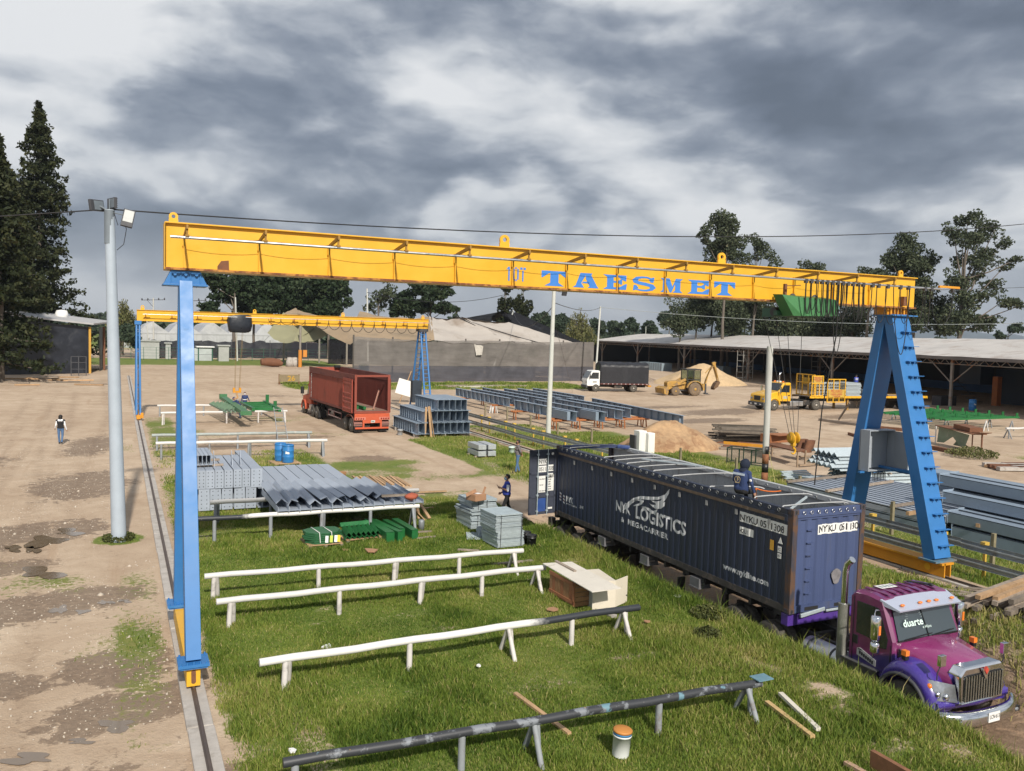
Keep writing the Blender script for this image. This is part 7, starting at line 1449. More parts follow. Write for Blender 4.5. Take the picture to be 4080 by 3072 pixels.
def guard_rail():
    t=T('guard_rail','steel guard rail on yellow posts running beside the right crane rail','guard rail',(9.5,10,0))
    W=[(-.02,-.14),(.03,-.12),(.03,-.05),(-.02,-.02),(-.02,.02),(.03,.05),(.03,.12),(-.02,.14),(-.03,.14),(.015,.115),(.015,.055),(-.035,.02),(-.035,-.02),(.015,-.055),(.015,-.115),(-.03,-.14)]
    for z in (1.0,.48):
        for k in range(13): y=-6+k*4.2; mb=MB(); mb.sec((9.42+random.uniform(-.01,.01),y,z+random.uniform(-.02,.02)),(9.42,y+4.2,z+random.uniform(-.02,.02)),W); mb.build('rail',mat('weathered_guard_rail',(.40,.43,.43),.5,.5,.2,4,dirt=(.25,.24,.2),dsc=2,dth=(.5,.7)),t)
    PY=mat('post_yellow',(.55,.36,.06),.6,0,.2,5)
    k=0
    for y in np.arange(42,-6,-4.32):
        for d in (0,-1.45):
            mb=MB(); mb.bx(9.5,9.58,y+d-.04,y+d+.04,-.1,1.18); mb.bx(9.4,9.62,y+d-.08,y+d+.08,1.1,1.2) ; mb.bx(9.44,9.5,y+d-.06,y+d+.06,.42,.54); mb.build('post',PY,t)
    for i,(a) in enumerate((c8(1970,1080),c8(1220,810),c4(855,1335),c4(118,1180),c4(1843,1575),c4(1318,1400),cx(843,310),cx(1040,345),cyy(395,190),cyy(540,235))):
        p=G(*a); h=[1.25,1.3,.85,1.0,.75,.7,1.1,1.1,.9,.9][i]; mb=MB(); mb.bx(p.x-.06,p.x+.06,p.y-.06,p.y+.06,-.1,h); o=mb.build('wooden_post',mat('mossy_post',(.22,.19,.12),.9,0,.3,6,.3,40),None,.01); tag(o,['wooden post before the box beams at the right edge','wooden post in front of the ribbed steel pile','wooden post between the container and the heap of earth','thin wooden post left of the white foam blocks','short wooden post by the angle stack','wooden post behind the sitting worker','wooden post under the leftmost long beam','wooden post by the white trestles','wooden post left of the pale light pole','wooden post right of the pale light pole'][i],'post','wooden posts beyond the guard rail')
guard_rail()
def heap(c,rx,ry,h,m,name,lab,seed=0,n=56):
    xs=np.linspace(-1,1,n); X,Y=np.meshgrid(xs,xs); R=np.hypot(X,Y); nz=fbm(X*3+seed,Y*3,1.,seed,5)-.5; big=fbm(X+seed*3,Y,1.1,seed+5,2)-.5
    Z=h*np.clip(1-(R*(1+.5*big))**1.25,0,1)*(1+.35*nz+.5*big)+ .12*h*nz*(R<.92)-.05
    Z=np.where(R>.97,-.08,Z); mb=MB()
    vs=[(c[0]+x*rx,c[1]+y*ry,z) for x,y,z in zip(X.ravel(),Y.ravel(),Z.ravel())]
    mb.add(vs,[(j*n+i,j*n+i+1,(j+1)*n+i+1,(j+1)*n+i) for j in range(n-1) for i in range(n-1)],True)
    o=mb.build(name,m); return tag(o,lab,'heap')
heap((18.3,30.6),3.9,2.6,2.05,EARTH,'earth_heap','heap of reddish earth and stones between the container and the yard',3)
heap((70.5,95),8.5,6,3.3,SAND,'sand_heap','big pale sand heap behind the backhoe loader',8)
heap((60,100),7,4,1.5,mat('rubble',(.26,.2,.15),.95,0,.5,3,.9,14),'rubble_heap','low rubble heap left of the sand heap',11)
def clutter():
    # foam blocks
    for i,(x,y,w,h) in enumerate(((14.85,28.9,.55,1.42),(15.3,28.6,.5,1.3))): mb=MB(); mb.bx(x-w/2,x+w/2,y-.3,y+.3,0,h); [mb.bx(x-w/2+.1*k,x-w/2+.1*k+.06,y-.33,y-.3,.05,h-.05) for k in range(5)]; tag(mb.build('foam_block',FOAM,None,.02),f'white foam block standing on end by the earth heap, {["left taller","right shorter"][i]} one','foam block','white foam blocks')
    mb=MB(); mb.bx(14.45,14.55,28.9,29.5,0,1.1); tag(mb.build('dark_board',DGR),'dark panel leaning against the white foam blocks','panel')
    # stacked old timbers
    random.seed(31)
    for k in range(34):
        y=31.2+random.uniform(0,4); z=.08+.2*(k//7); x=23.2+random.uniform(-.4,.5)+(y-31)*.55; a=random.uniform(-.08,.08)
        mb=MB(); p=V((x,y,z)); mb.bar(p,p+V((3.6,-1.6+a*4,0)),.17,.13); tag(mb.build('old_timber',mat('dark_timber',(.12,.10,.08),.9,0,.4,8,.4,50,stretch=(1,.2,1),rand=.3)),f'dark weathered timber in the pile behind the thin concrete pole, {ORD[k%7]} of the {ORD[k//7]} layer','timber','dark timber pile')
    for k in range(9): a=c4(1090+60*k%400,1170+14*(k%4)); p=G(*a,.12); mb=MB(); mb.bar(p,p+V((random.uniform(2,4),random.uniform(-3,-1),0)),.16,.1); tag(mb.build('loose_timber',WOODG if k%2 else RUST),f'loose bar on the ground before the dark timber pile, {ORD[k]} of nine','timber','loose bars before the timber pile')
    for k in range(3): p,q=G(*c4(1215,1165+8*k),.9),G(*c4(1545,1195+8*k),.9); mb=MB(); mb.bar(p,q,.06,.06); tag(mb.build('yellow_bar',YEL2),f'yellow bar lying on the mesh cage, {ORD[k]} from the back','bar','yellow bars on the mesh cage')
    # mesh cage
    a,b=G(*c4(1240,1340)),G(*c4(1545,1372)); t=T('mesh_cage','dark green mesh cage standing in the grass behind the sitting worker','cage',a); d=(b-a).normalized(); n=V((-d.y,d.x,0)); L=(b-a).length
    mb=MB()
    for s in (0,1):
        for f in np.linspace(0,1,4): p=a+d*L*f+n*s*.9; mb.bar(p,p+V((0,0,.92)),.05,.05)
        for z in (.03,.9): mb.bar(a+n*s*.9+V((0,0,z)),b+n*s*.9+V((0,0,z)),.05,.05)
    for f in (0,1): 
        for z in (.03,.9): mb.bar(a+d*L*f+V((0,0,z)),a+d*L*f+n*.9+V((0,0,z)),.05,.05)
    DG=mat('dark_green_mesh',(.012,.035,.02),.6,0,.2,5); mb.build('frame',DG,t); mb=MB()
    for f in np.linspace(0,1,46): p=a+d*L*f; mb.bar(p,p+V((0,0,.9)),.008,.008)
    for z in np.linspace(.05,.88,16): mb.bar(a+V((0,0,z)),b+V((0,0,z)),.008,.008)
    mb.build('mesh',DG,t)
    # rusty bench with plates by the hook
    q=[G(*c4(x,y),.9) for x,y in ((1545,1180),(1830,1250),(1895,1235),(1620,1165))]; t=T('steel_bench','rusty steel bench with a tilted plate and two curved ribs, under the hook block','bench',(q[1].x,q[1].y,0))
    mb=MB(); mb.add([(p.x,p.y,.86) for p in q]+[(p.x,p.y,.93) for p in q],[(3,2,1,0),(4,5,6,7),(0,1,5,4),(1,2,6,5),(2,3,7,6),(3,0,4,7)]); mb.build('top',RUST,t)
    for p in q: mb=MB(); mb.bar((p.x,p.y,0),(p.x,p.y,.88),.08,.08); mb.build('leg',mat('pale_rust_leg',(.30,.22,.15),.8,0,.3,6),t)
    p0=G(*c4(1690,1170),.95); mb=MB(); mb.box((p0.x,p0.y+.6,1.15),(1.5,.9,.5)); mb.bar((p0.x-.7,p0.y,1.42),(p0.x+.9,p0.y+.2,1.42),.9,.03); mb.build('rusty_box',mat('orange_brown_plate',(.30,.12,.05),.85,0,.3,5),t)
    for i,(x,y) in enumerate(((1870,1200),(1930,1210))):
        p=G(*c4(x,y),.9); mb=MB(); mb.loft([[(p.x+.25*math.sin(u)*1.2-.4,p.y,.55+.75*u/1.3),(p.x+.25*math.sin(u)*1.2+.15-.4*0,p.y,.55+.75*u/1.3),(p.x+.25*math.sin(u)*1.2+.15,p.y+.3,.55+.75*u/1.3),(p.x+.25*math.sin(u)*1.2-.4,p.y+.3,.55+.75*u/1.3)] for u in np.linspace(0,1.3,6)],True); tag(mb.build('curved_rib',RUST),f'curved rusty steel rib standing beside the bench, {["left","right"][i]} one','steel rib','curved ribs')
    for k in range(7): p=G(*c4(1820+35*k%190,1290+12*k),.12); mb=MB(); mb.bar(p,p+V((random.uniform(1.5,3.2),random.uniform(-1.6,.4),.0)),.12,.1); tag(mb.build('scrap_timber',WOODG if k%2 else mat('pale_rust_leg',(.30,.22,.15))),f'scrap beam on the ground beside the rusty bench, {ORD[k]} from left','timber','scrap beams by the bench')
    # angle bundles
    ZIG=lambda n,p,h:[(i*p/2,(h if i%2 else 0)) for i in range(n*2+1)]+[(i*p/2,(h if i%2 else 0)-.025) for i in range(n*2,-1,-1)]
    g='bundled galvanized angles by the right crane leg'; random.seed(5)
    for k in range(10):
        up=k>=5; z=.14+.175*k; y0=14.7+.03*k; x0,x1=(17.9,22.0) if not up else (17.0,20.6); j=random.uniform(-.3,.3)
        mb=MB(); nz=5; sec=[(a-nz*.2,b) for a,b in ZIG(nz,.4,.17)]
        mb.sec((x0+j,y0+.9,z),(x1+j*.6,y0+.4,z),sec); tag(mb.build('angle_bundle',GALV),f'layer of zigzag galvanized angles by the crane leg, {ORD[k]} from the bottom','steel angle',g)
    for k in range(4):
        for s in (0,1): mb=MB(); z=.1+.35*k; x=18.6+1.5*s; mb.bar((x,14.3,z),(x+.3,16.4,z),.1,.08); tag(mb.build('timber_bearer',WOODG),f'timber bearer between the angle layers, {"left" if s==0 else "right"} side, {ORD[k]} from the bottom','timber','bearers in the angle stack')
    for k in range(5): mb=MB(); x=16.55+.27*k; mb.sec((x,14.5,.42),(x-.7,16.0,.42),[(-.12,-.17),(.12,-.17),(.12,-.155),(.01,-.155),(.01,.155),(.12,.155),(.12,.17),(-.12,.17),(-.12,.155),(-.01,.155),(-.01,-.155),(-.12,-.155)]); tag(mb.build('short_beam',GALV),f'short light I-beam on the near side of the angle stack, {ORD[k]} from left','steel beam','short light I-beams')
    for k in range(6): mb=MB(); mb.bx(16.5+random.uniform(-.3,.3),18.3,17.4+.15*k,17.55+.15*k,.1+.06*k,.15+.06*k); tag(mb.build('flat_strip',GALV),f'pale steel strip jutting out left of the angle stack, {ORD[k]} from the front','steel strip','strips left of the angle stack')
    # ribbed pile of channels
    g='ribbed pile of grey channels beyond the guard rail'
    for l in range(2):
        for k in range(14):
            x=13.25+.40*k; y0=6.4+.12*k+random.uniform(-.1,.1); y1=14.6+random.uniform(-.4,.4)-(.5 if k>9 else 0); z=.14+.32*l
            mb=MB(); mb.bx(x,x+.36,y0,y1,z+.22,z+.26); mb.bx(x,x+.03,y0,y1,z,z+.30); mb.bx(x+.33,x+.36,y0,y1,z,z+.22); o=mb.build('channel',GSTD if l==0 else GST); tag(o,f'grey channel in the {["lower","upper"][l]} layer of the ribbed pile, {ORD[k]} from the guard rail','steel channel',g)
    for i,(y,a) in enumerate(((8.2,.35),(11.6,.5),(14.0,.3))): mb=MB(); mb.bar((13.0,y,.81),(18.2,y+a*2,.81),.13,.1); tag(mb.build('timber_bearer',WOODG),f'timber laid across the ribbed pile of channels, {ORD[i]} from the front','timber','timbers on the ribbed pile')
    for k in range(4): mb=MB(); mb.bx(13.3+.0*k,18.3,7+2.2*k,7.2+2.2*k,0,.14); tag(mb.build('timber_bearer',WOODG),f'timber bearer under the ribbed pile, {ORD[k]} from the front','timber','bearers under the ribbed pile')
    # deep box beams at the right edge
    g='deep grey beams stacked at the right edge'
    tiers=[(13.3,5.7,.12,4),(13.3,5.9,.62,4),(14.4,7.0,1.12,3),(16.1,8.4,1.12,0),(15.2,7.8,1.62,2)]
    for ti,(x0,y1,z,n) in enumerate(tiers):
        for k in range(n):
            x=x0+.78*k; mb=MB(); mb.bx(x,x+.03,-5,y1+.15*k,z,z+.43); mb.bx(x,x+.55,-5,y1+.15*k,z+.40,z+.43); mb.bx(x,x+.55,-5,y1+.15*k,z,z+.03); mb.bx(x+.52,x+.55,-5,y1+.15*k,z,z+.43); mb.bx(x-.02,x+.57,y1+.15*k-.02,y1+.15*k,z-.01,z+.5); o=mb.build('deep_beam',GSTD,None,.005); tag(o,f'deep grey beam in the {ORD[ti if ti<3 else ti-1]} tier at the right edge, {ORD[k]} from the guard rail','steel beam',g)
    mb=MB(); mb.bx(18.9,19.0,1,11.5,.1,1.55); mb.bx(18.4,19.6,1,11.5,1.5,1.56); mb.bx(18.4,19.6,1,11.5,.1,.16); tag(mb.build('deep_beam',GSTD),'tallest deep grey beam at the right edge, behind the tiers','steel beam')
    for i,a in enumerate(((1600,600),(1530,715),(1930,425),(500,540))): p=G(*cz(*a),.8); mb=MB(); mb.bar(p,p+V((.9 if i<3 else 1.6,.25,.0)),.13,.13); tag(mb.build('timber_block',WOOD),['timber block jutting from the second gap of the deep beams','timber block jutting from the lowest gap of the deep beams','timber block near the top of the deep beams','pale timber across the end of the ribbed pile'][i],'timber','timber blocks in the deep beams')
    # lumber beside the truck
    random.seed(14)
    for k in range(30):
        l=k//8; u=k%8; y=-.95-.27*u+random.uniform(-.06,.06)-.1*l; x=4.35+.12*l+random.uniform(-.35,.35)+.1*u; z=.08+.13*l
        mb=MB(); p=V((x,y,z+hz(x,y))); mb.bar(p,p+V((4.2,.9+random.uniform(-.12,.12),random.uniform(-.01,.05))),.13,.11,(random.uniform(-.3,.3),0,1)); tag(mb.build('lumber',WOODG if random.random()<.75 else WOOD),f'weathered square lumber beside the purple truck, {ORD[u]} from the back in the {ORD[l]} layer','timber','lumber pile beside the purple truck')
    for k in range(16): x=7.0+random.uniform(-.5,.6); y=.6+random.uniform(-1.2,.9); mb=MB(); p=V((x,y,.06+.02*(k%5))); a=random.uniform(-.35,.2); mb.bar(p,p+V((1.1+.5*random.random(),-1.1+a,0)),.12,.025); tag(mb.build('scrap_board',WOODG),f'grey scrap board lying by the crane rail, {ORD[k]} of the litter of boards','board','scrap boards by the crane rail')
    # bars lying in the far yard
    for i,(a,b,w) in enumerate(((c5(540,965),c5(880,1010),.3),(c5(700,965),c5(790,830),.12),(c5(1010,1030),c5(1220,1050),.5),(c5(1240,1045),c5(1300,1050),.3),(c5(1000,1055),c5(1090,1065),.2),(c5(780,1080),c5(850,1100),.2),(c5(1210,1160),c5(1320,1195),.5),(c5(1470,1195),c5(1710,1245),.6),(c5(1280,1430),c5(1390,1460),.3),(c5(1270,1480),c5(1390,1500),.4))):
        z=.12 if i!=1 else .1; p,q=G(*a,z),G(*b,z if i!=1 else 1.9); mb=MB(); mb.bar(p,q,w*.7,.2 if w<.4 else .28); tag(mb.build('rusty_bar',RUST if i not in (0,1) else WOODG),['weathered log lying before the flatbed trailer','pole propped up from the log before the flatbed','rusty channel on the sand left of the ladder leg','short rusty bar touching the ladder leg','thin rusty bar on the sand','small rusty offcut on the sand','rusty channel behind the control cabinet','long rusty girder below the green scrap bench','brown steel bar right of the angle stack, upper','brown steel bar right of the angle stack, lower'][i],'steel bar','rusty bars lying in the right yard')
    # green scrap bench
    p=G(*c5(1500,1165)); q=G(*c5(1735,1215)); t=T('scrap_bench','improvised bench of pale green plate and rusty sheets on thin legs','bench',p)
    mb=MB(); d=(q-p).normalized(); n=V((-d.y,d.x,0)); L=(q-p).length
    P=lambda u,v,z:p+d*u*L+n*v+V((0,0,z)); mb.add([P(0,0,.15),P(.25,0,.2),P(.55,0,.75),P(.75,0,.3),P(.95,0,0),P(1.1,0,1.1),P(.05,0,1.35)],[tuple(range(7))]); mb.add([P(.4,.4,.1),P(.6,.3,.65),P(1.,.4,.1)],[(0,1,2)])
    mb.build('green_plate',mat('pale_green_plate2',(.17,.22,.15),.7,0,.2,4,dirt=(.3,.28,.24),dsc=3),t)
    mb=MB(); mb.bar(P(.0,.3,1.38),P(1.3,.3,1.22),1.1,.05); mb.bar(P(.55,.5,1.55),P(1.1,.5,1.45),1.,.3); mb.bar(P(1.3,.2,1.25),P(1.6,.1,1.45),.7,.04); mb.build('rusty_sheets',RUST,t)
    for u,v in ((1.2,0),(1.3,.5),(1.45,.1),(-.15,.2),(-.35,0)): mb=MB(); mb.bar(P(u,v,0),P(u,v,1.3),.06,.06); mb.build('leg',RUST if u>0 else WHT,t)
    for k in range(8):
        p=G(*c5(1880+40*k,1330+12*(k%4)),.15); mb=MB(); mb.bar(p,p+V((random.uniform(2,4.5),random.uniform(-2.2,-.6),0)),.35,.2); tag(mb.build('scrap_girder',RUST if k%3 else CONC),f'rusty girder in the scrap heap at the right edge, {ORD[k]} from left','steel beam','scrap heap at the right edge')
    for i,a in enumerate((c5(1900,1345),c5(2120,1365))): p=G(*a,.1); mb=MB(); mb.bar(p,p+V((1.6,.1,0)),.2,.16); tag(mb.build('pale_timber',WOOD),['pale timber in front of the scrap heap, left one','pale timber in front of the scrap heap, right one'][i],'timber','pale timbers by the scrap heap')
    # green frames on trestles at right
    g='long green frames on trestles in the right yard'
    for k in range(7):
        a=V((48.6+k*.1,39.6-.95*k,.95)); b=a+V((10.2,2.4-.35*k,0)); t=T('welded_truss',f'long slender green frame on the trestles in the right yard, {ORD[k]} from the back','steel frame',a,0,g)
        d=(b-a).normalized(); n=V((-d.y,d.x,0))
        mb=MB(); mb.bar(a,b,.12,.16); mb.bar(a+n*.45,b+n*.45,.12,.16); mb.build('chord',GRN,t); mb=MB()
        for f in np.linspace(.02,.98,9): p=a.lerp(b,f); mb.bar(p,p+n*.45,.08,.1)
        for f in (.3,.62,.97): p=a.lerp(b,f); mb.bar(p,p+V((0,0,.4)),.3,.06)
        mb.build('web',GRN,t)
    for i,a in enumerate(((1150,970),(1580,1020),(1740,1040),(1900,1060),(1930,1035),(1440,985),(2110,1060))):
        p=G(*c5(*a)); t=T('trestle',f'{"white" if i==3 else "grey"} trestle leg set under the long green frames, {ORD[i]} of seven','trestle',p,0,'trestles under the green frames')
        for o in ((-.3,0),(.3,0),(0,.3)): mb=MB(); mb.tube((p.x+o[0],p.y+o[1],0),(p.x,p.y,.9),.05,n=8); mb.build('leg',WHT if i==3 else LEGG,t)
    # green frame being assembled by the two men
    t=T('welded_truss','green welded frame of parallel beams on the white bar racks','steel frame',(-5.2,52,.95)); z=1.05
    a,b,c,d=V((-5.75,50.0,z)),V((-6.0,56.0,z)),V((-4.0,56.5,z)),V((-3.95,49.2,z))
    for p,q in ((a,b),(d,c)): mb=MB(); mb.bar(p,q,.22,.26); mb.build('side_beam',GRN,t)
    for f in (.12,.38,.62,.88): mb=MB(); mb.bar(a.lerp(b,f),d.lerp(c,f),.16,.22); mb.build('cross_beam',GRN,t)
    mb=MB(); mb.bx(-4.15,-3.9,54.6,54.75,z,z+.75); mb.bx(-3.85,-3.6,52.6,52.75,z,z+.4); mb.build('bracket',GRN,t)
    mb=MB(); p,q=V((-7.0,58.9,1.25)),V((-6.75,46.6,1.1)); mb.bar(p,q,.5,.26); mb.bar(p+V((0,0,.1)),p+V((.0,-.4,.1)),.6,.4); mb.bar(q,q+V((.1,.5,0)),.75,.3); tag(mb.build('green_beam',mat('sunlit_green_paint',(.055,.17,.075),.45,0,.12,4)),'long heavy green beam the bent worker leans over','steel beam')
    for k in range(5): x=-8.35+.32*k; mb=MB(); mb.bar((x,55.6,1.0),(x+.55,49.2,.95),.1,.12); [mb.bar((x+.1*j,55-.9*j,1.05),(x+.1*j+.3,54.9-.9*j,1.2),.03,.2) for j in range(6)]; tag(mb.build('green_rail',GRNG),f'dull green bar on the far racks, {ORD[k]} from left','steel bar','dull green bars on the far racks')
    # signs
    p=G(*c2(1118,868)); t=T('number_board','weathered board reading 26 on two short posts','sign',p); mb=MB(); mb.bx(p.x-1.4,p.x+1.2,p.y-.03,p.y+.03,.35,1.25); bd=mb.build('board',mat('weathered_board',(.22,.17,.10),.85,0,.25,3),t); mb=MB(); mb.bx(p.x-1.45,p.x-1.25,p.y+.0,p.y+.1,0,1.3); mb.bx(p.x+1.05,p.x+1.2,p.y,p.y+.1,0,1.3); mb.build('post',RUST,t)
    txt('26',.62,mat('ochre_number',(.50,.28,.03),.7),bd,(p.x-.35,p.y-.04,.48),(1,0,0),(0,0,1),'lettering',1.1,.005,bold=.02)
    p=OY(*cr_(1355,210),118) ; t=T('safety_sign','square white sign with a green disc on the pale pole behind the red container','sign',p); mb=MB(); mb.bx(p.x-.85,p.x+.85,p.y-.04,p.y,p.z-.9,p.z+.9); bd=mb.build('panel',PAPER,t); mb=MB(); mb.prism([(p.x+.62*math.cos(a),p.z+.6*math.sin(a)) for a in np.linspace(0,2*math.pi,25)[:-1]],'y',p.y-.05,p.y-.04); mb.build('green_disc',mat('sign_green',(.02,.15,.06),.6),bd)
    mb=MB(); [mb.bx(p.x-.38,p.x+.38,p.y-.056,p.y-.05,p.z+a,p.z+a+.1) for a in (-.15,.08)]; mb.build('text_lines',mat('pale_sign_marks',(.4,.5,.42),.6),bd)
    mb=MB(); [mb.bar((p.x+a*.5,p.y-.05,p.z+b*.5),(p.x+a*.72,p.y-.05,p.z+b*.75),.02,.1,(0,1,0)) for a in (-1,1) for b in (-1,1)]; mb.build('corner_marks',INK,bd)
    p=G(*cx(70,190)); t=T('white_sign','tilted blank white sign on a thin post behind the I-beam stack','sign',p); mb=MB(); mb.bar(p,p+V((1.2,0,3.2)),.08,.08); mb.build('post',WOOD,t); q=OY(*cx(122,55),p.y-.05); M=MX.Translation(q)@MX.Rotation(.28,4,'Y'); mb=MB(); mb.box((0,0,0),(1.75,.04,1.55),M); mb.mat(0); mb.box((.05,-.025,0),(.02,.01,1.4),M); mb.build('panel',PAPER,t)
    # log and concrete stubs near the tarpaulin shelter
    for i,(a,s) in enumerate(((c2(975,730),1.4),(c2(1115,725),.8),(c2(1155,725),.8))):
        p=G(*a); mb=MB()
        if i==0: mb.path([p+V((-2,0,.9)),p+V((-1,.1,.95)),p+V((0,0,.9)),p+V((1.2,-.2,.8)),p+V((1.8,-.4,.6))],[.6,.75,.8,.7,.3],12)
        else: mb.lathe([(0,0),(.75,0),(.7,.9),(.45,1.7),(.0,1.75)],p,14)
        tag(mb.build('log' if i==0 else 'concrete_stub',RUST if i==0 else CONC),['short thick brown log lying before the shelter','pale concrete stub before the shelter, left one','pale concrete stub before the shelter, right one'][i],'log' if i==0 else 'concrete block')
    for k in range(5): p=G(*c3w_(270+95*k,880+4*(k%3)),.15); mb=MB(); mb.bar(p,p+V((7,1,.0)),.3,.2); tag(mb.build('grey_plank',WOODG if k!=2 else mat('pale_plank2',(.5,.48,.4),.8)),f'long plank stacked at the foot of the netting wall, {ORD[k]} from left','plank','planks before the netting wall')
cr_=CRP(1180,1420,1620,2212); c3w_=CRP(1600,1100,2700,2212)
clutter()
# ------------------------------------------------------------------ sheds, shelters, fences, poles, wires
def netmat(name,col,alpha,dens=9):
    m=bpy.data.materials.new(name); m.use_nodes=True; t=NT(m.node_tree); b=t.n['Principled BSDF']
    p=t.a('ShaderNodeTexCoord').outputs['Object']; n=t.noise(p,.5,5,.6); n2=t.noise(t.vm('MULTIPLY',p,(1,1,6)).outputs[0],.35,4,.6)
    c=t.vm('SCALE',col); t.l.new(t.mr(t.m('ADD',t.m('MULTIPLY',n,.5),t.m('MULTIPLY',n2,.5)),.3,.7,.75,1.3,False),c.inputs[3]); t.l.new(c.outputs[0],b.inputs['Base Color']); b.inputs['Roughness'].default_value=.85; b.inputs['Specular IOR Level'].default_value=.15
    tr=t.a('ShaderNodeBsdfTransparent'); mx=t.a('ShaderNodeMixShader'); t.l.new(t.mr(n,.3,.7,alpha-.06,alpha+.06,False),mx.inputs[0]); t.l.new(tr.outputs[0],mx.inputs[1]); t.l.new(b.outputs[0],mx.inputs[2]); t.l.new(mx.outputs[0],t.n['Material Output'].inputs[0]); return m
NETD=netmat('dark_shade_net',(.085,.085,.10),.84); NETM=netmat('grey_shade_net',(.185,.17,.16),.78); NETB=netmat('black_shade_net',(.010,.010,.013),.93); NETF=netmat('black_fence_cloth',(.022,.024,.032),.93)
TARP=mat('dirty_pale_tarp',(.43,.39,.35),.75,0,.12,.25,dirt=(.24,.19,.15),dsc=.16,dth=(.45,.75)); TARPT=mat('tan_tarp',(.30,.22,.14),.8,0,.15,.3,dirt=(.16,.13,.09),dsc=.2,dth=(.5,.75)); TARPG=mat('olive_tarp',(.26,.25,.15),.8,0,.12,.4)
def cloth(mb,quad,nu=14,nv=8,sagz=0.,wr=.08,seed=0,edge=0.):
    a,b,c,d=[V(q) for q in quad]; vs=[]
    for j in range(nv+1):
        for i in range(nu+1):
            u,v=i/nu,j/nv; p=(a.lerp(b,u)).lerp(d.lerp(c,u),v); s=4*u*(1-u)
            p.z-=sagz*s*(1-edge*(1-v)) ; p.z+=wr*(NZ.noise(V((u*6+seed,v*5,seed)))); vs.append(p)
    mb.add(vs,[(j*(nu+1)+i,j*(nu+1)+i+1,(j+1)*(nu+1)+i+1,(j+1)*(nu+1)+i) for j in range(nv) for i in range(nu)],True)
def net_shelter():
    t=T('netting_shelter','large shelter of grey netting walls and pale tarpaulin roofs in the middle distance','shelter',(35,115,0))
    F0,F1=V((14.5,99.1,0)),V((54.8,102.6,0)); d=(F1-F0).normalized(); L=(F1-F0).length
    tops=[6.3,6.1,5.9,6.1,6.15,6.1,6.2,6.3]; 
    for k in range(7):
        a=F0+d*(L*k/7); b=F0+d*(L*(k+1)/7); za,zb=tops[k],tops[k+1]
        mb=MB(); cloth(mb,[a+V((0,0,2.25)),b+V((0,0,2.25)),b+V((0,0,zb)),a+V((0,0,za))],8,5,.0,.1,k); mb.build('upper_net',NETM,t)
        mb=MB(); cloth(mb,[a,b,b+V((0,0,2.3)),a+V((0,0,2.3))],8,4,0,.05,k+9); mb.build('lower_net',NETD,t)
        mb=MB(); mb.tube(a+V((0,.3,0)),a+V((0,.3,za+.25)),.12,n=8); mb.build('post',mat('dark_pole',(.10,.09,.08),.8,0,.2,4),t)
    # right return wall and back
    B1=F1+V((9,46,0)); B0=F0+V((10,60,0))
    mb=MB(); cloth(mb,[F1,B1,B1+V((0,0,6)),F1+V((0,0,6.3))],14,4,0,.1,3); mb.build('side_net',NETD,t)
    mb=MB(); cloth(mb,[B0,B1,B1+V((0,0,5)),B0+V((0,0,5))],14,4,0,.1,4); mb.build('back_net',NETB,t)
    # roof: a row of pale sheets rising to ridges behind
    R=lambda x,y,z:V((x,y,z))
    panels=[([(13.5,99.3,6.1),(26.5,99.9,6.1),(30.2,112,9.6),(20.2,118,10.2)],TARPT),([(26.2,100,6.0),(39.5,101.2,6.15),(34.3,110,9.7),(29.8,112,9.75)],TARP),([(39.0,101.2,6.0),(51.0,102.3,6.1),(43.8,112,9.2),(34.6,110.2,9.8)],TARP)]
    for i,(q,m_) in enumerate(panels): mb=MB(); cloth(mb,q,16,10,.55,.22,i*3+1,.3); mb.build('roof_sheet',m_,t)
    for i,q in enumerate(([(30.2,112,9.6),(34.3,110,9.7),(44,132,8.2),(40,134,8)],[(34.5,110,9.75),(43.8,112,9.2),(52,134,7.6),(44,132,8.2)])): mb=MB(); cloth(mb,q,8,6,.3,.15,i+20); mb.build('roof_sheet',TARP,t)
    for a,b in (((33.6,110,9.8),(45.5,101.8,5.8)),((30.2,112,9.7),(27,100,5.9)),((34.0,109.8,9.75),(40,101.3,6.0))): mb=MB(); mb.path(sag(a,b,.25,10),.07,5); mb.build('ridge_cable',BLK,t)
    mb=MB(); cloth(mb,[(47.8,118,5.9),(62.0,128,5.8),(53.3,131,11.6),(46.8,122,11.2)],14,8,.5,.1,31); mb.build('black_roof_net',NETB,t)
    mb=MB(); cloth(mb,[(46.8,121,11.2),(53.3,131,11.6),(52,146,8),(39,140,8.5)],10,6,.3,.1,33); mb.build('black_roof_net',NETB,t)
    mb=MB(); cloth(mb,[(46,108,6.2),(60,112,5.4),(52.5,128,11.4),(47,121,11.)],14,8,.4,.1,35); mb.build('black_roof_net',NETB,t)
    mb=MB(); cloth(mb,[(33,100.6,5.6),(34.4,100.4,5.3),(34.2,100.3,4.0),(33.3,100.4,3.9)],4,4,0,.3,50); mb.build('torn_patch',mat('torn_pale_cloth',(.45,.42,.38),.9,0,.3,3),t)
    # things dimly seen inside
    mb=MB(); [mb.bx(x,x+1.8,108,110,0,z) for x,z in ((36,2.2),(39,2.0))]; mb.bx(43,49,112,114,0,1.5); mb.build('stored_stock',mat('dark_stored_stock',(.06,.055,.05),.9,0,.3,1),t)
    # open tarpaulin awning at the left on tall posts
    s=T('tarpaulin_awning','sagging tan and olive tarpaulin awning on thin posts, left of the netting shelter','awning',(16,150,0))
    mb=MB(); cloth(mb,[OY(*c2(935,455),150),OY(*c2(1145,527),143),OY(*c2(1345,400),150),OY(*c2(1065,290),160)],12,8,.9,.25,3); mb.build('olive_sheet',TARPG,s)
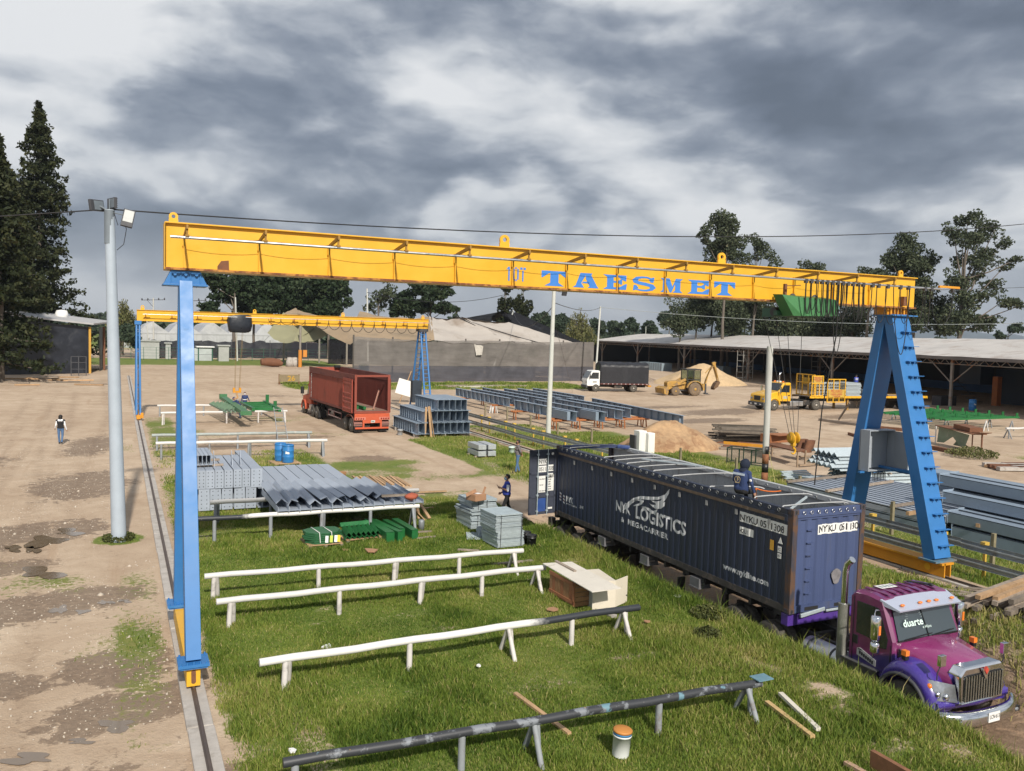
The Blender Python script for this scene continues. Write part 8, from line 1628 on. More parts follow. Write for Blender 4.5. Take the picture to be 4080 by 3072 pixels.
    mb=MB(); cloth(mb,[OY(*c2(1145,520),143),OY(*c2(1420,470),143),OY(*c2(1350,390),150),OY(*c2(1200,380),150)],10,6,.7,.2,4); mb.build('olive_sheet',TARPG,s)
    mb=MB(); cloth(mb,[OY(*c2(1320,390),140),OY(*c2(1600,548),128),OY(*c2(1830,405),128),OY(*c2(1180,270),158)],12,8,.4,.2,5); mb.build('tan_sheet',TARPT,s)
    mb=MB(); cloth(mb,[OY(*c2(1065,300),158),OY(*c2(1330,395),142),OY(*c2(1240,300),160),OY(*c2(1160,255),162)],10,6,.2,.2,6); mb.build('tan_sheet',TARPT,s)
    for (x,y) in ((1065,695),(1197,730),(1350,695),(1570,715)):
        p=G(*c2(x,y)); h=OY(*c2(x,390 if x<1500 else 480),p.y).z; mb=MB(); mb.tube(p,(p.x,p.y,h),.2,n=8); mb.build('post',mat('awning_pole',(.24,.22,.19),.8,0,.2,2),s)
    p=G(*c2(1197,730)); mb=MB(); mb.tube(p,(p.x,p.y,3.2),.34,n=12); mb.bx(p.x+.5,p.x+1.2,p.y-.3,p.y+.3,1.9,3.2); mb.build('orange_cover',mat('orange_cover',(.55,.22,.03),.6),s)
    for a,b in (((950,480),(830,600)),((1050,560),(1000,690)),((1070,500),(1195,395))): p=G(*c2(*b)); mb=MB(); mb.path([OY(*c2(*a),p.y),p],.05,4); mb.build('guy_rope',ROPE,s)
net_shelter()
def open_shed():
    A,B=V((73.6,52.2,0)),V((110.5,196.9,0)); d=(B-A).normalized(); A=A-d*62; n=V((d.y,-d.x,0)); L=(B-A).length
    t=T('open_shed','very long open-fronted shed with a pale weathered roof along the right of the yard','shed',A+d*60)
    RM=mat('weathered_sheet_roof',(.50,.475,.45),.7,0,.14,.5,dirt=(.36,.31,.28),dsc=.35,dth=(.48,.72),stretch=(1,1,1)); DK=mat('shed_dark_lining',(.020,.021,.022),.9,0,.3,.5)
    P=lambda u,v,z:A+d*u+n*v+V((0,0,z)); nu=60
    vs=[];fs=[]
    prof=[(-.6,6.05),(0,6.2),(7,7.25),(14,8.3),(24,7.0),(34,5.8)]
    for i in range(nu+1):
        for v,z in prof: vs.append(P(L*i/nu,v,z+random.uniform(-.05,.05)))
    m=len(prof)
    for i in range(nu): fs+=[(i*m+k,(i+1)*m+k,(i+1)*m+k+1,i*m+k+1) for k in range(m-1)]
    mb=MB(); mb.add(vs,fs); mb.add([v-V((0,0,.1)) for v in vs],fs); mb.build('roof',RM,t)
    mb=MB(); mb.add([P(0,-.62,6.05),P(L,-.62,6.05),P(L,-.62,5.75),P(0,-.62,5.75)],[(0,1,2,3)]); mb.bar(P(0,-.5,5.8),P(L,-.5,5.8),.25,.25); mb.build('eaves_beam',mat('eaves_grey',(.16,.14,.13),.8,0,.3,1),t)
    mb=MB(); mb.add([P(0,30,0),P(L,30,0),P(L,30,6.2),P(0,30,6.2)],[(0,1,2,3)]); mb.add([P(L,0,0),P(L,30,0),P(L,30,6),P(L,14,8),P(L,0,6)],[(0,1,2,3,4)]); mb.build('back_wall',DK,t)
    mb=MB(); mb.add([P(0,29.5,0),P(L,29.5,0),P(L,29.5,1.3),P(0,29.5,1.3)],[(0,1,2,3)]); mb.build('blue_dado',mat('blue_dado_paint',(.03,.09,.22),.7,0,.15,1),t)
    us=[(V(x)-A).dot(d) for x in ((70,38,0),(73.6,52.2,0),(79.8,76.5,0),(86.4,102.3,0),(93.8,131,0),(101,160,0),(108.5,189,0))]+[20,38]
    PM=mat('shed_post_steel',(.26,.23,.20),.8,.1,.25,2,dirt=(.28,.12,.05),dsc=.8,dth=(.5,.65))
    for u in us:
        mb=MB(); mb.bar(P(u,.1,0),P(u,.1,6.1),.28,.28); mb.build('post',PM,t)
        for s in (-1,1): mb=MB(); mb.bar(P(u,.1,2.9),P(u+s*4.2,.1,5.7),.1,.1); mb.build('brace',PM,t)
        mb=MB(); mb.bar(P(u,0,5.75),P(u,14,7.9),.2,.5); mb.bar(P(u,14,7.9),P(u,29,6.0),.2,.4); mb.bar(P(u,14,0),P(u,14,7.9),.3,.3); mb.build('rafter',PM,t)
    mb=MB(); k=0
    for u in np.arange(4,L-4,1.6): mb.bar(P(u,.0,5.75),P(u+.8,.0,5.15),.06,.06); mb.bar(P(u+.8,.0,5.15),P(u+1.6,.0,5.75),.06,.06)
    mb.bar(P(2,0,5.15),P(L-2,0,5.15),.09,.09); mb.build('truss',PM,t)
    # scaffold and machines inside
    for i,(px,py) in enumerate(((1370,665),(1990,640))):
        p=OX(*c4(px,py),90 if i==0 else 84); p=G(*c4(px,py if i==0 else 660)); s=T('scaffold',f'pale tubular scaffold tower just inside the open shed, {["left","right"][i]} one','scaffold',p,0,'scaffold towers'); mb=MB(); h=5.4
        for a,b in ((0,0),(2.2,0),(2.2,1.6),(0,1.6)): mb.tube(p+V((a,b,0)),p+V((a,b,h)),.06,n=6)
        for z in np.arange(.6,h,1.0):
            for a,b in (((0,0),(2.2,0)),((2.2,0),(2.2,1.6)),((0,1.6),(2.2,1.6)),((0,0),(0,1.6))): mb.tube(p+V((*a,z)),p+V((*b,z)),.045,n=5)
        mb.tube(p+V((0,0,.3)),p+V((2.2,0,2.4)),.04,n=5); mb.tube(p+V((2.2,0,2.4)),p+V((0,0,4.5)),.04,n=5); mb.build('tubes',mat('pale_tube',(.34,.33,.30),.6,.2,.2,4),s)
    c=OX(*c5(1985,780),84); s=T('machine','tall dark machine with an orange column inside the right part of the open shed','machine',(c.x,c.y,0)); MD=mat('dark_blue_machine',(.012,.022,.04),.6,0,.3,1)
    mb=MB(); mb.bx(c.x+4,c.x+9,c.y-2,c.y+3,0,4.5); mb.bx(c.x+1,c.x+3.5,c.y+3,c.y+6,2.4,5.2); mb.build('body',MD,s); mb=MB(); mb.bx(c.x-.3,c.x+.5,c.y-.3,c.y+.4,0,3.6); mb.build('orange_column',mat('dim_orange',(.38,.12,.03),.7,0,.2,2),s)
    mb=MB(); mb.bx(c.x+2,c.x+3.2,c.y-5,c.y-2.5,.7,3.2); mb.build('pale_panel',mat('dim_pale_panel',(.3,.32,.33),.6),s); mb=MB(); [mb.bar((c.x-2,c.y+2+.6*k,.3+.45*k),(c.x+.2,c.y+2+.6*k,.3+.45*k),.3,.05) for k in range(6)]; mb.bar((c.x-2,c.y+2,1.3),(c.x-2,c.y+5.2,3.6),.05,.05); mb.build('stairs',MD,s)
    mb=MB(); p=G(*c5(1560,850)); mb.bx(p.x-1.2,p.x+1.5,p.y-.5,p.y+.8,0,1.15); tag(mb.build('dark_bin',mat('dark_bin_paint',(.03,.028,.032),.7,0,.3,2)),'dark bin at the foot of the shed post near the blue drum','bin')
    for i,(a,w) in enumerate(((c4(700,580),9),(c4(1210,610),7))): p=G(*a); mb=MB(); mb.bx(p.x,p.x+w*.3,p.y,p.y+w,0,1.7); [mb.bx(p.x-.05,p.x,p.y+k,p.y+k+.12,0,1.7) for k in np.arange(0,w,.9)]; tag(mb.build('crate_row',mat('pale_blue_stock',(.24,.30,.34),.6,0,.15,1)),['pale stacked steel at the shed front behind the sand heap','pale steel stock inside the shed right of the sand heap'][i],'steel stock')
open_shed()
def left_shed():
    t=T('sheeted_shed','low shed with black plastic sheeting walls and a pale roof at the far left','shed',(-22,117,0)); SH=mat('black_plastic_sheeting',(.018,.022,.032),.42,0,.5,.5,.8,2.2,dirt=(.05,.055,.065),dsc=.5,dth=(.5,.7))
    a,b=V((-18.72,118.5,0)),V((-33,112.0,0)); mb=MB(); cloth(mb,[b,a,a+V((0,0,6.6)),b+V((0,0,8.0))],30,14,0,.25,2); mb.build('front_sheet',SH,t)
    e=V((-17.2,133,0)); mb=MB(); cloth(mb,[a+V((1.2,5,0)),e,e+V((0,0,6.5)),a+V((1.2,5,6.6))],10,8,0,.2,3); mb.build('side_sheet',SH,t)
    mb=MB(); q=[b+V((0,-.8,8.3)),a+V((.6,-.8,6.9)),e+V((1.5,0,7.3)),V((-34,130,9.3))]; mb.add(q+[p+V((0,0,.22)) for p in q],[(0,1,2,3),(4,5,6,7),(0,1,5,4),(1,2,6,5),(2,3,7,6)]); mb.build('roof',mat('pale_shed_roof',(.42,.42,.43),.7,0,.15,.8),t)
    for p,m_ in ((a+V((.1,0,0)),mat('orange_yellow_post',(.5,.28,.04),.7)),(e,RUST),(a+V((1.8,9,0)),RUST)): mb=MB(); mb.bx(p.x-.15,p.x+.15,p.y-.15,p.y+.15,0,6.6); mb.build('post',m_,t)
    p=OY(*c1(512,1170),126); mb=MB(); mb.lathe([(0,0),(.8,0),(.9,.9),(.7,1.4),(0,1.5)],(p.x,p.y,7.5),14); mb.build('water_tank',WHTC,t)
    r=T('metal_rack','small empty grey rack standing against the black sheeting','rack',G(*c1(650,1650))); p=G(*c1(590,1660)); q=G(*c1(715,1660)); mb=MB()
    for f in (0,.5,1): u=p.lerp(q,f); mb.bar(u,u+V((0,0,2.6)),.1,.1)
    for z in (.1,.9,1.8,2.6): mb.bar(p+V((0,0,z)),q+V((0,0,z)),.08,.08)
    mb.build('frame',DGR,r)
    random.seed(8)
    for k in range(14): p=G(*c1(20+50*k,1665+random.uniform(0,70)),.1); mb=MB(); mb.bar(p,p+V((random.uniform(2,4),random.uniform(-1.5,1.5),0)),.3,.15); tag(mb.build('scrap_plank',WOODG if k%2 else WOOD),f'scrap plank on the ground before the sheeted shed, {ORD[k]} from left','plank','scrap planks before the sheeted shed')
left_shed()
def far_left():
    t=T('cloth_fence','long fence hung with black cloth beyond the yard','fence',(0,186,0))
    pts=[V((-9,181,0)),V((2,184,0)),V((16,186,0)),V((34,188,0)),V((60,192,0))]
    for k in range(4): mb=MB(); cloth(mb,[pts[k],pts[k+1],pts[k+1]+V((0,0,3.9)),pts[k]+V((0,0,3.7))],20,5,0,.5,k); mb.build('cloth',NETF,t)
    for f in np.linspace(0,1,9): p=pts[0].lerp(pts[4],f); mb=MB(); mb.bar(p,p+V((0,0,4.2)),.15,.15); mb.build('post',DGR,t)
    t=T('wire_fence','thin green wire fence in front of the booth and the black cloth','fence',(0,168,0)); GF=mat('fence_green',(.02,.09,.06),.6)
    for k in range(22): p=V((-15+1.8*k*1.3,170-.05*k,0)); mb=MB(); mb.bar(p,p+V((0,0,2.6)),.09,.09); mb.build('post',GF,t)
    mb=MB(); [mb.bar((-15,170,z),(34,168.9,z),.04,.04) for z in (.2,.8,1.4,2.0,2.55)]; mb.build('wires',GF,t)
    p=G(*c1(1680,1535)); t=T('guard_booth','small grey glazed booth with a flat roof by the yard gate','booth',p)
    mb=MB(); mb.bx(p.x-3,p.x+1.9,p.y,p.y+3,0,1.25); mb.build('wall',mat('booth_grey',(.38,.41,.42),.7,0,.15,1),t)
    for x0,x1 in ((-3,-.9),(-.7,1.9)): mb=MB(); mb.bx(p.x+x0,p.x+x1,p.y+.02,p.y+.08,1.3,2.55); mb.build('window',mat('booth_glass',(.42,.46,.47),.2,0,.2,1),t)
    for x in (-3,-.8,1.9): mb=MB(); mb.bx(p.x+x-.12,p.x+x+.12,p.y-.03,p.y+3,0,2.7); mb.build('column',GF,t)
    mb=MB(); mb.bx(p.x-1.2,p.x+2.3,p.y-.4,p.y+3.2,2.75,2.95); mb.build('roof',WHTC,t)
    for i,(a,w,h) in enumerate(((c1(1857,1540),1.0,3.1),(c1(1240,1480),1.9,3.6),(c1(1395,1440),.5,3.2))): q=G(*a); q=q if i==0 else OY(*a,176); mb=MB(); mb.bx(q.x-w,q.x+w,q.y,q.y+2,0,h); mb.bx(q.x-w-.25,q.x+w+.25,q.y-.25,q.y+2.2,h,h+.25); tag(mb.build('gate_pillar',mat('pillar_grey',(.36,.37,.36),.8,0,.15,1)),['grey pillar cabinet right of the guard booth','wide pale gate block left of the far leg','narrow gate pillar behind the left blue leg'][i],'pillar')
    mb=MB(); q=OY(*c1(1340,1430),178); [mb.bx(q.x-2+.3*k,q.x-1.9+.3*k,178,178.1,.3,3) for k in range(14)]; mb.bx(q.x-2,q.x+2,178,178.1,2.8,3.); mb.bx(q.x-2,q.x+2,178,178.1,.3,.5); tag(mb.build('yard_gate',DGR),'dark barred gate between the pale pillars','gate')
    for i,(x,y,w,zz) in enumerate(((-14,262,6,6.4),(-5,265,6,6.6),(4,268,6.5,6.8),(13,270,6.5,6.9),(22,272,6.5,7.),(31,275,6.5,7.))):
        t=T('greenhouse',f'pale plastic greenhouse bay beyond the black fence, {ORD[i]} from left','greenhouse',(x,y,0),0,'greenhouse bays'); mb=MB(); mb.prism([(x-w/1.3,0),(x-w/1.3,4.4),(x-w*.4,zz+.4),(x-w*.05,zz+1.4),(x+w*.05,zz+.9),(x+w/1.3,4.4),(x+w/1.3,0)],'y',y,y+40); mb.build('cover',mat('greenhouse_plastic',(.42,.43,.45),.6,0,.12,.3,dirt=(.32,.33,.35),dsc=.25,dth=(.45,.7)),t)
        mb=MB(); [mb.bx(x-w/1.3+k*w/2.3,x-w/1.3+k*w/2.3+.15,y-.1,y-.02,0,4.4) for k in range(4)]; mb.bx(x-w/1.3,x+w/1.3,y-.1,y-.02,4.3,4.55); mb.build('frame',mat('greenhouse_frame',(.36,.37,.38),.7),t)
    mb=MB(); p=V((30,214,0)); mb.bx(p.x-2,p.x+4,p.y,p.y+5,0,3.4); mb.bx(p.x-2,p.x+.5,p.y,p.y+5,3.4,5.6); tag(mb.build('brick_hut',mat('pale_brick_hut',(.42,.33,.27),.85,0,.15,.8)),'small pale brick hut beside the greenhouses','hut')
far_left()
def pole(base,h,r0,r1,m,lab,nm='light_pole',cat='pole',lean=(0,0)):
    t=T(nm,lab,cat,base); b=V(base); mb=MB(); n=7; mb.path([b.lerp(b+V((lean[0],lean[1],h)),k/n) for k in range(n+1)],[r0+(r1-r0)*k/n for k in range(n+1)],20); mb.build('shaft',m,t); return t
def poles():
    b=G(257,1168); t=pole((b.x,b.y,-.05),11.0,.235,.15,POLE,'tall pale blue-grey light pole beside the left crane leg, with floodlights','light_pole','light pole',(-.27,0))
    tp=V((b.x-.27,b.y,10.95)); DG=mat('pole_collar',(.16,.19,.22),.6,0,.2,3)
    mb=MB(); mb.path([tp-V((0,0,.02)),tp-V((0,0,1.1))],.156,20); mb.build('collar',DG,t)
    def flood(c,R,lab):
        M=MX.Translation(c)@R; mb=MB(); mb.box((0,0,0),(.36,.09,.62),M); f=mb.build('floodlight',DGR,t,.015); mb=MB(); mb.box((0,-.05,.06),(.29,.01,.42),M); mb.build('lens',mat('floodlight_lens',(.40,.42,.42),.3,0,.05,4) if lab else DG,f); mb=MB(); [mb.box((-.14+.07*k,.06,0),(.012,.05,.5),M) for k in range(5)]; mb.build('heat_sink',DGR,f)
    flood(tp+V((.55,-.12,-.25)),MX.Rotation(.2,4,'Y')@MX.Rotation(-.35,4,'X'),'x')
    flood(tp+V((-.38,-.05,.1)),MX.Rotation(1.45,4,'Y')@MX.Rotation(-.9,4,'X'),''); flood(tp+V((.08,.1,.22)),MX.Rotation(1.57,4,'Y')@MX.Rotation(1.2,4,'X'),'')
    mb=MB(); mb.path([tp+V((.1,-.1,-.1)),tp+V((.3,-.1,-.12)),tp+V((.55,-.1,-.2))],.02,6); mb.path([tp+V((-.1,0,.0)),tp+V((-.3,0,.1))],.03,6); mb.path([tp+V((0,0,0)),tp+V((0,0,.35))],.02,6); mb.build('arm',DG,t)
    mb=MB(); mb.path([tp+V((.12,-.12,-.05)),tp+V((.25,-.15,-.5)),tp+V((.4,-.15,-.3)),tp+V((.5,-.15,-.6)),tp+V((.42,-.15,-1.1)),tp+V((.22,-.15,-1.3))],.012,5); mb.build('cable',WIRE,t)
    b=G(1184,943); t=pole((b.x,b.y,0),10.5,.19,.13,mat('pale_pole_paint',(.52,.53,.50),.6,0,.1,1.5),'pale light pole rising in the middle of the yard beyond the guard rail','light_pole','light pole',(.12,0))
    tp=V((b.x+.12,b.y,10.4)); M=MX.Translation(tp+V((.75,-.2,-.1)))@MX.Rotation(.4,4,'X'); mb=MB(); mb.box((0,0,0),(.35,.12,.45),M); mb.bar(tp,tp+V((.75,-.2,-.1)),.04,.04); mb.build('floodlight',DGR,t)
    b=G(1651,1043); t=pole((b.x,b.y,0),7.0,.16,.155,CPOLE,'thin concrete pole behind the sitting worker, black and rusty bands at its foot','concrete_pole','pole',(-.03,0))
    for z0,z1,m_ in ((.55,1.0,BLKP),(0,.55,mat('rust_band',(.22,.09,.04),.8,0,.5,6)),(1.0,1.5,mat('rust_band',(.22,.09,.04))),(1.5,1.9,BLKP)): mb=MB(); mb.lathe([(.163,z0),(.166,z0),(.166,z1),(.163,z1)],(b.x,b.y,0),18); mb.build('painted_band',m_,t)
    P=[((1283,826),(1297,662),.16,'thin pale pole at the corner of the netting shelter'),(c2(1742,760),c2(1735,100),.17,'pale pole behind the red container, carrying the green safety sign'),(c2(695,680),c2(680,170),.16,'slim white pole right of the guard booth'),(c1(1590,1530),c1(1598,1020),.2,'concrete utility pole beside the left blue leg'),(c1(1275,1480),c1(1272,1015),.2,'concrete utility pole left of the left blue leg'),(c1(1240,1490),c1(1218,1190),.14,'leaning dark pole by the gate block'),(c3w_(893,690),c3w_(897,275),.16,'pale mast rising through the tarpaulin roofs'),(c3w_(1960,690),c3w_(1958,405),.14,'thin far lamp post beyond the open shed'),(c4(1607,520),c4(1607,220),.1,'thin white mast above the open shed roof')]
    for i,(a,b_,r,l) in enumerate(P):
        if i in (0,): g=V((51.9,97.0,0)); top=OY(*b_,97.0)
        elif i in (6,): g=V((46.6,125,0)); top=OY(*b_,125)
        elif i in (7,8): yy=(230,150)[i-7]; top=OY(*b_,yy); g=V((top.x,top.y,0))
        else: g=G(*a); top=OY(*b_,g.y)
        t=pole((g.x,g.y,0),top.z,r,r*.75,CPOLE if i in (3,4) else mat('pale_pole_paint',(.52,.53,.50)),l,'utility_pole','pole',(top.x-g.x,0))
        if i in (3,4):
            mb=MB(); mb.bar((top.x-2.6,top.y,top.z-.6),(top.x+2.6,top.y,top.z-.3),.14,.14); mb.bar((top.x-1.4,top.y,top.z-.5),(top.x,top.y,top.z-2.2),.1,.1); mb.build('crossarm',DGR,t)
            for x in (-2.5,-1.2,1.2,2.5): mb=MB(); mb.lathe([(0,0),(.14,0),(.18,.2),(.1,.5),(0,.55)],(top.x+x,top.y,top.z-.5+.06*x),8); mb.build('insulator',DGR,t)
        if i==7: mb=MB(); mb.path([top,top+V((2.2,0,1.0)),top+V((3.6,0,1.2))],.08,5); mb.build('lamp_arm',DGR,t)
    def wire(pts,r,lab,m_=WIRE): mb=MB(); mb.path(pts,r,5); tag(mb.build('overhead_wire',m_),lab,'wire')
    top=V((b.x,b.y,0)); lp=tp
    a=OY(237,452,15.2); wire(sag((-60,22,9.2),a,1.2,14),.022,'black overhead wire leaving the left edge toward the light pole'); wire(sag(a,OY(2700,400,24),2.3,40),.024,'black overhead wire crossing the sky above the yellow girder')
    c=OY(1200,655,37.7); e=OY(1297,664,97); wire(sag(c,e,.5,14),.03,'wire from the middle light pole to the pole at the netting shelter',ROPE); wire(sag(c,OY(*c3w_(893,280),125),2.2,16),.03,'wire from the middle light pole back to the mast in the tarpaulin roofs'); 
    f=OY(2400,690,70); wire(sag(e,f,1.6,30),.035,'pale cable running right from the shelter pole above the shed roof',mat('pale_cable',(.28,.31,.31),.6)); wire(sag(OY(1630,627,60),OY(2500,600,90),.9,24),.035,'dark cable slanting right behind the eucalyptus trees')
    wire(sag(OY(*c2(1735,130),118),OY(*c3w_(860,140),130),1.6,20),.045,'dark wire dipping between the two pale far poles')
    wire([OX(*c3w_(1240,420),12.9),G(*c3w_(1370,930))],.012,'thin stay wire slanting from the middle light pole to the ground',ROPE); wire([OY(*c4(1580,1200),18),G(*c4(1645,1520))],.014,'yellowish stay wire beside the thin concrete pole',mat('yellow_stay',(.45,.4,.15),.6))
poles()
# ------------------------------------------------------------------ people
def person(label,loc,rz,J=None,cl=None,hair=None,extra=None,hood=None,cap=None,mask=None,group=None,head_turn=0.,head_nod=0.):
    """one continuous body: tapered limbs, palms and five fingers fused by a voxel remesh, coloured by the nearest limb"""
    j=dict(pelvis=(0,0,.93),waist=(0,.0,1.08),chest=(0,.01,1.28),neck=(0,.0,1.45),head=(0,.025,1.60),
      shL=(-.185,0,1.40),elL=(-.24,-.03,1.12),wrL=(-.25,.06,.88),shR=(.185,0,1.40),elR=(.24,-.03,1.12),wrR=(.25,.06,.88),
      hiL=(-.095,0,.90),knL=(-.10,.03,.49),anL=(-.105,-.02,.09),hiR=(.095,0,.90),knR=(.10,.03,.49),anR=(.105,-.02,.09))
    if J: j.update(J)
    j={k:V(v) for k,v in j.items()}
    c=dict(top=NAVY,sleeve=None,fore=None,pants=JEAN,shoe=BOOT); c.update(cl or {}); c['sleeve']=c['sleeve'] or c['top']; c['fore']=c['fore'] or c['sleeve']
    caps=[]; A=lambda a,b,ra,rb,m:caps.append((V(a),V(b),ra,rb,m))
    up=(j['neck']-j['chest']).normalized(); sd=(j['shR']-j['shL']).normalized(); fw=up.cross(sd)*1.; fw=sd.cross(up)*-1 if False else up.cross(sd)
    T_=c['top']
    A(j['pelvis']-sd*.07,j['pelvis']+sd*.07,.125,.125,c['pants']); A(j['waist']-sd*.055+up*.0,j['waist']+sd*.055,.125,.125,T_); A(j['pelvis']+up*.05-sd*.06,j['pelvis']+up*.05+sd*.06,.135,.135,T_)
    A(j['chest']-sd*.08,j['chest']+sd*.08,.135,.135,T_); A(j['chest']+up*.08-sd*.10,j['chest']+up*.08+sd*.10,.11,.11,T_); A(j['waist'],j['chest'],.135,.14,T_)
    A(j['shL'],j['shR'],.075,.075,T_); A(j['neck']-up*.04,j['head']-up*.06,.058,.055,SKIN)
    hd=j['head']; A(hd+up*.03-fw*.012,hd+up*.045-fw*.02,.098,.095,SKIN); A(hd-up*.03+fw*.018,hd-up*.055+fw*.03,.075,.058,SKIN)
    A(hd+fw*.095+up*.0,hd+fw*.115-up*.03,.012,.017,SKIN)
    for s in (-1,1): A(hd+sd*s*.098-up*.005,hd+sd*s*.10+up*.03,.014,.016,SKIN); A(hd+fw*.088+sd*s*.035+up*.02,hd+fw*.09+sd*s*.035+up*.02,.013,.013,HAIR); A(hd+fw*.085+sd*s*.02+up*.042,hd+fw*.083+sd*s*.05+up*.042,.009,.007,HAIR)
    A(hd+fw*.088-sd*.022-up*.062,hd+fw*.088+sd*.022-up*.062,.010,.010,REDL)
    for s in 'LR':
        sh,el,wr=j['sh'+s],j['el'+s],j['wr'+s]; A(sh,el,.062,.048,c['sleeve']); A(el,wr,.046,.033,c['fore'])
        d=(wr-el).normalized(); k=1 if s=='R' else -1; n=d.cross(fw if abs(d.dot(fw))<.9 else up).normalized(); side=fw-d*fw.dot(d); side=side.normalized() if side.length>.1 else up
        pal=wr+d*.085; A(wr+d*.02,pal,.030,.034,SKIN); A(wr+d*.05-side*.02,wr+d*.05+side*.022,.026,.026,SKIN)
        cv=n*(-.012*k)
        for q,(o,l) in enumerate(((.034,.066),(.012,.076),(-.011,.070),(-.033,.055))): b0=pal+side*o; b1=b0+d*l*.55+cv; b2=b1+d*l*.45+cv*2.2; A(b0,b1,.0105,.0098,SKIN); A(b1,b2,.0098,.0085,SKIN)
        t0=wr+d*.035+side*.03; t1=t0+d*.035+side*.03; t2=t1+d*.03+side*.008+cv; A(t0,t1,.013,.011,SKIN); A(t1,t2,.011,.009,SKIN)
        hi,kn,an=j['hi'+s],j['kn'+s],j['an'+s]; A(hi,kn,.092,.062,c['pants']); A(kn,an,.064,.045,c['pants'])
        ff=(kn-an).normalized(); f2=V((0,1,0)) if abs(ff.y)<.7 else V((0,.3,-1)).normalized(); A(an-V((0,0,.03))-f2*.05,an-V((0,0,.045))+f2*.15,.045,.036,c['shoe'])
    if extra: 
        for e in extra: A(*e)
    mb=MB()
    for a,b,ra,rb,m in caps:
        mb.ell(a,ra,12,8); mb.ell(b,rb,12,8)
        if (a-b).length>.004: mb.tube(a,b,ra,rb,14)
    o=mb.build('tmp',SKIN,None,local=True,fix=True)
    md=o.modifiers.new('r','REMESH'); md.mode='VOXEL'; md.voxel_size=.0125; sm=o.modifiers.new('s','SMOOTH'); sm.factor=.5; sm.iterations=2
    bpy.context.view_layer.update(); me=bpy.data.meshes.new_from_object(o.evaluated_get(bpy.context.evaluated_depsgraph_get())); bpy.data.objects.remove(o)
    me.name='body'; n=len(me.polygons); ce=np.zeros(n*3); me.polygons.foreach_get('center',ce); ce=ce.reshape(-1,3)
    mats=[]; best=np.full(n,9.); idx=np.zeros(n,int)
    for a,b,ra,rb,m in caps:
        if m not in mats: mats.append(m)
        a_,b_=np.array(a),np.array(b); ab=b_-a_; L=max(ab@ab,1e-9); t=np.clip((ce-a_)@ab/L,0,1); dist=np.linalg.norm(ce-(a_+t[:,None]*ab),axis=1)-(ra+(rb-ra)*t)
        k=dist<best-1e-5; best[k]=dist[k]; idx[k]=mats.index(m)
    me.materials.clear()
    for m in mats: me.materials.append(m)
    me.polygons.foreach_set('material_index',idx.astype(np.int32)); me.polygons.foreach_set('use_smooth',[True]*n)
    r=T('person',label,'person',loc,rz,group); b=bpy.data.objects.new('body',me); COL.objects.link(b); b.parent=r
    def shell(nm,m,ce_,rad,cut):
        q=MB(); q.ell((0,0,0),rad,16,12); M=MX((( sd.x,fw.x,up.x),(sd.y,fw.y,up.y),(sd.z,fw.z,up.z))); keep=[]
        for f,sm_,mi in zip(q.f,q.sm,q.mi):
            m0=sum((V(q.v[i]) for i in f),V((0,0,0)))/len(f)
            if cut(m0.x/rad[0],m0.y/rad[1],m0.z/rad[2]): keep.append(f)
        q.f=keep; q.sm=[True]*len(keep); q.mi=[0]*len(keep); q.v=[tuple(V(ce_)+M@V(p)) for p in q.v]; return q.build(nm,m,r,0,True,False)
    if hair=='short': shell('hair',HAIR,hd+up*.045-fw*.015,(.108,.118,.112),lambda x,y,z:z>.25+.55*y if y>0 else z>-.55)
    if hair=='long':
        shell('hair',HAIR,hd+up*.04-fw*.015,(.112,.122,.115),lambda x,y,z:z>.3+.55*y if y>0 else z>-.9); q=MB(); q.loft([[(x*w,y_,z) for x,y_ in ((-1,-.07),(0,-.12),(1,-.07),(0,-.05))] for z,w in ((hd.z+.05,.1),(hd.z-.08,.11),(hd.z-.2,.10),(hd.z-.3,.06))],True); q.build('hair',HAIR,r,0,True)
    if hair=='grey': shell('hair',mat('grey_hair',(.12,.11,.10),.8),hd+up*.045-fw*.015,(.108,.118,.112),lambda x,y,z:z>.2+.5*y if y>0 else z>-.5)
    if hood: shell('hood',hood,hd+up*.02-fw*.02,(.135,.145,.16),lambda x,y,z:not(y>.55 and z<.65)); q=MB(); q.loft([[tuple(j['neck']+sd*math.cos(a)*w+fw*math.sin(a)*w*.9+up*h) for a in np.linspace(0,2*math.pi,13)[:-1]] for h,w in ((-.03,.15),(.02,.125),(.07,.105))],True,False); q.build('collar',hood,r,0,True)
    if cap: shell('cap',cap,hd+up*.055-fw*.01,(.112,.122,.10),lambda x,y,z:z>-.05); q=MB(); q.loft([[tuple(hd+up*.06+fw*(.1+d)+sd*x*.09+up*(-.02*d/.08)) for x in (-1,-.5,0,.5,1)] for d in (0,.08)],True,False); q.build('cap_peak',cap,r,0,True,False)
    if mask: shell('face_mask',mask,hd-up*.03+fw*.02,(.085,.10,.075),lambda x,y,z:y>.15 and z<.75)
    return r,j,(sd,up,fw)
def band(r,m,pts,w,nm):
    q=MB(); q.bar(pts[0],pts[1],w,.006,(0,1,0)) ; return q.build(nm,m,r,0,True)
IL=V((-RT[0],-RT[1],0)).normalized()     # towards the left of the picture
face=lambda d:math.atan2(-d.x,d.y)
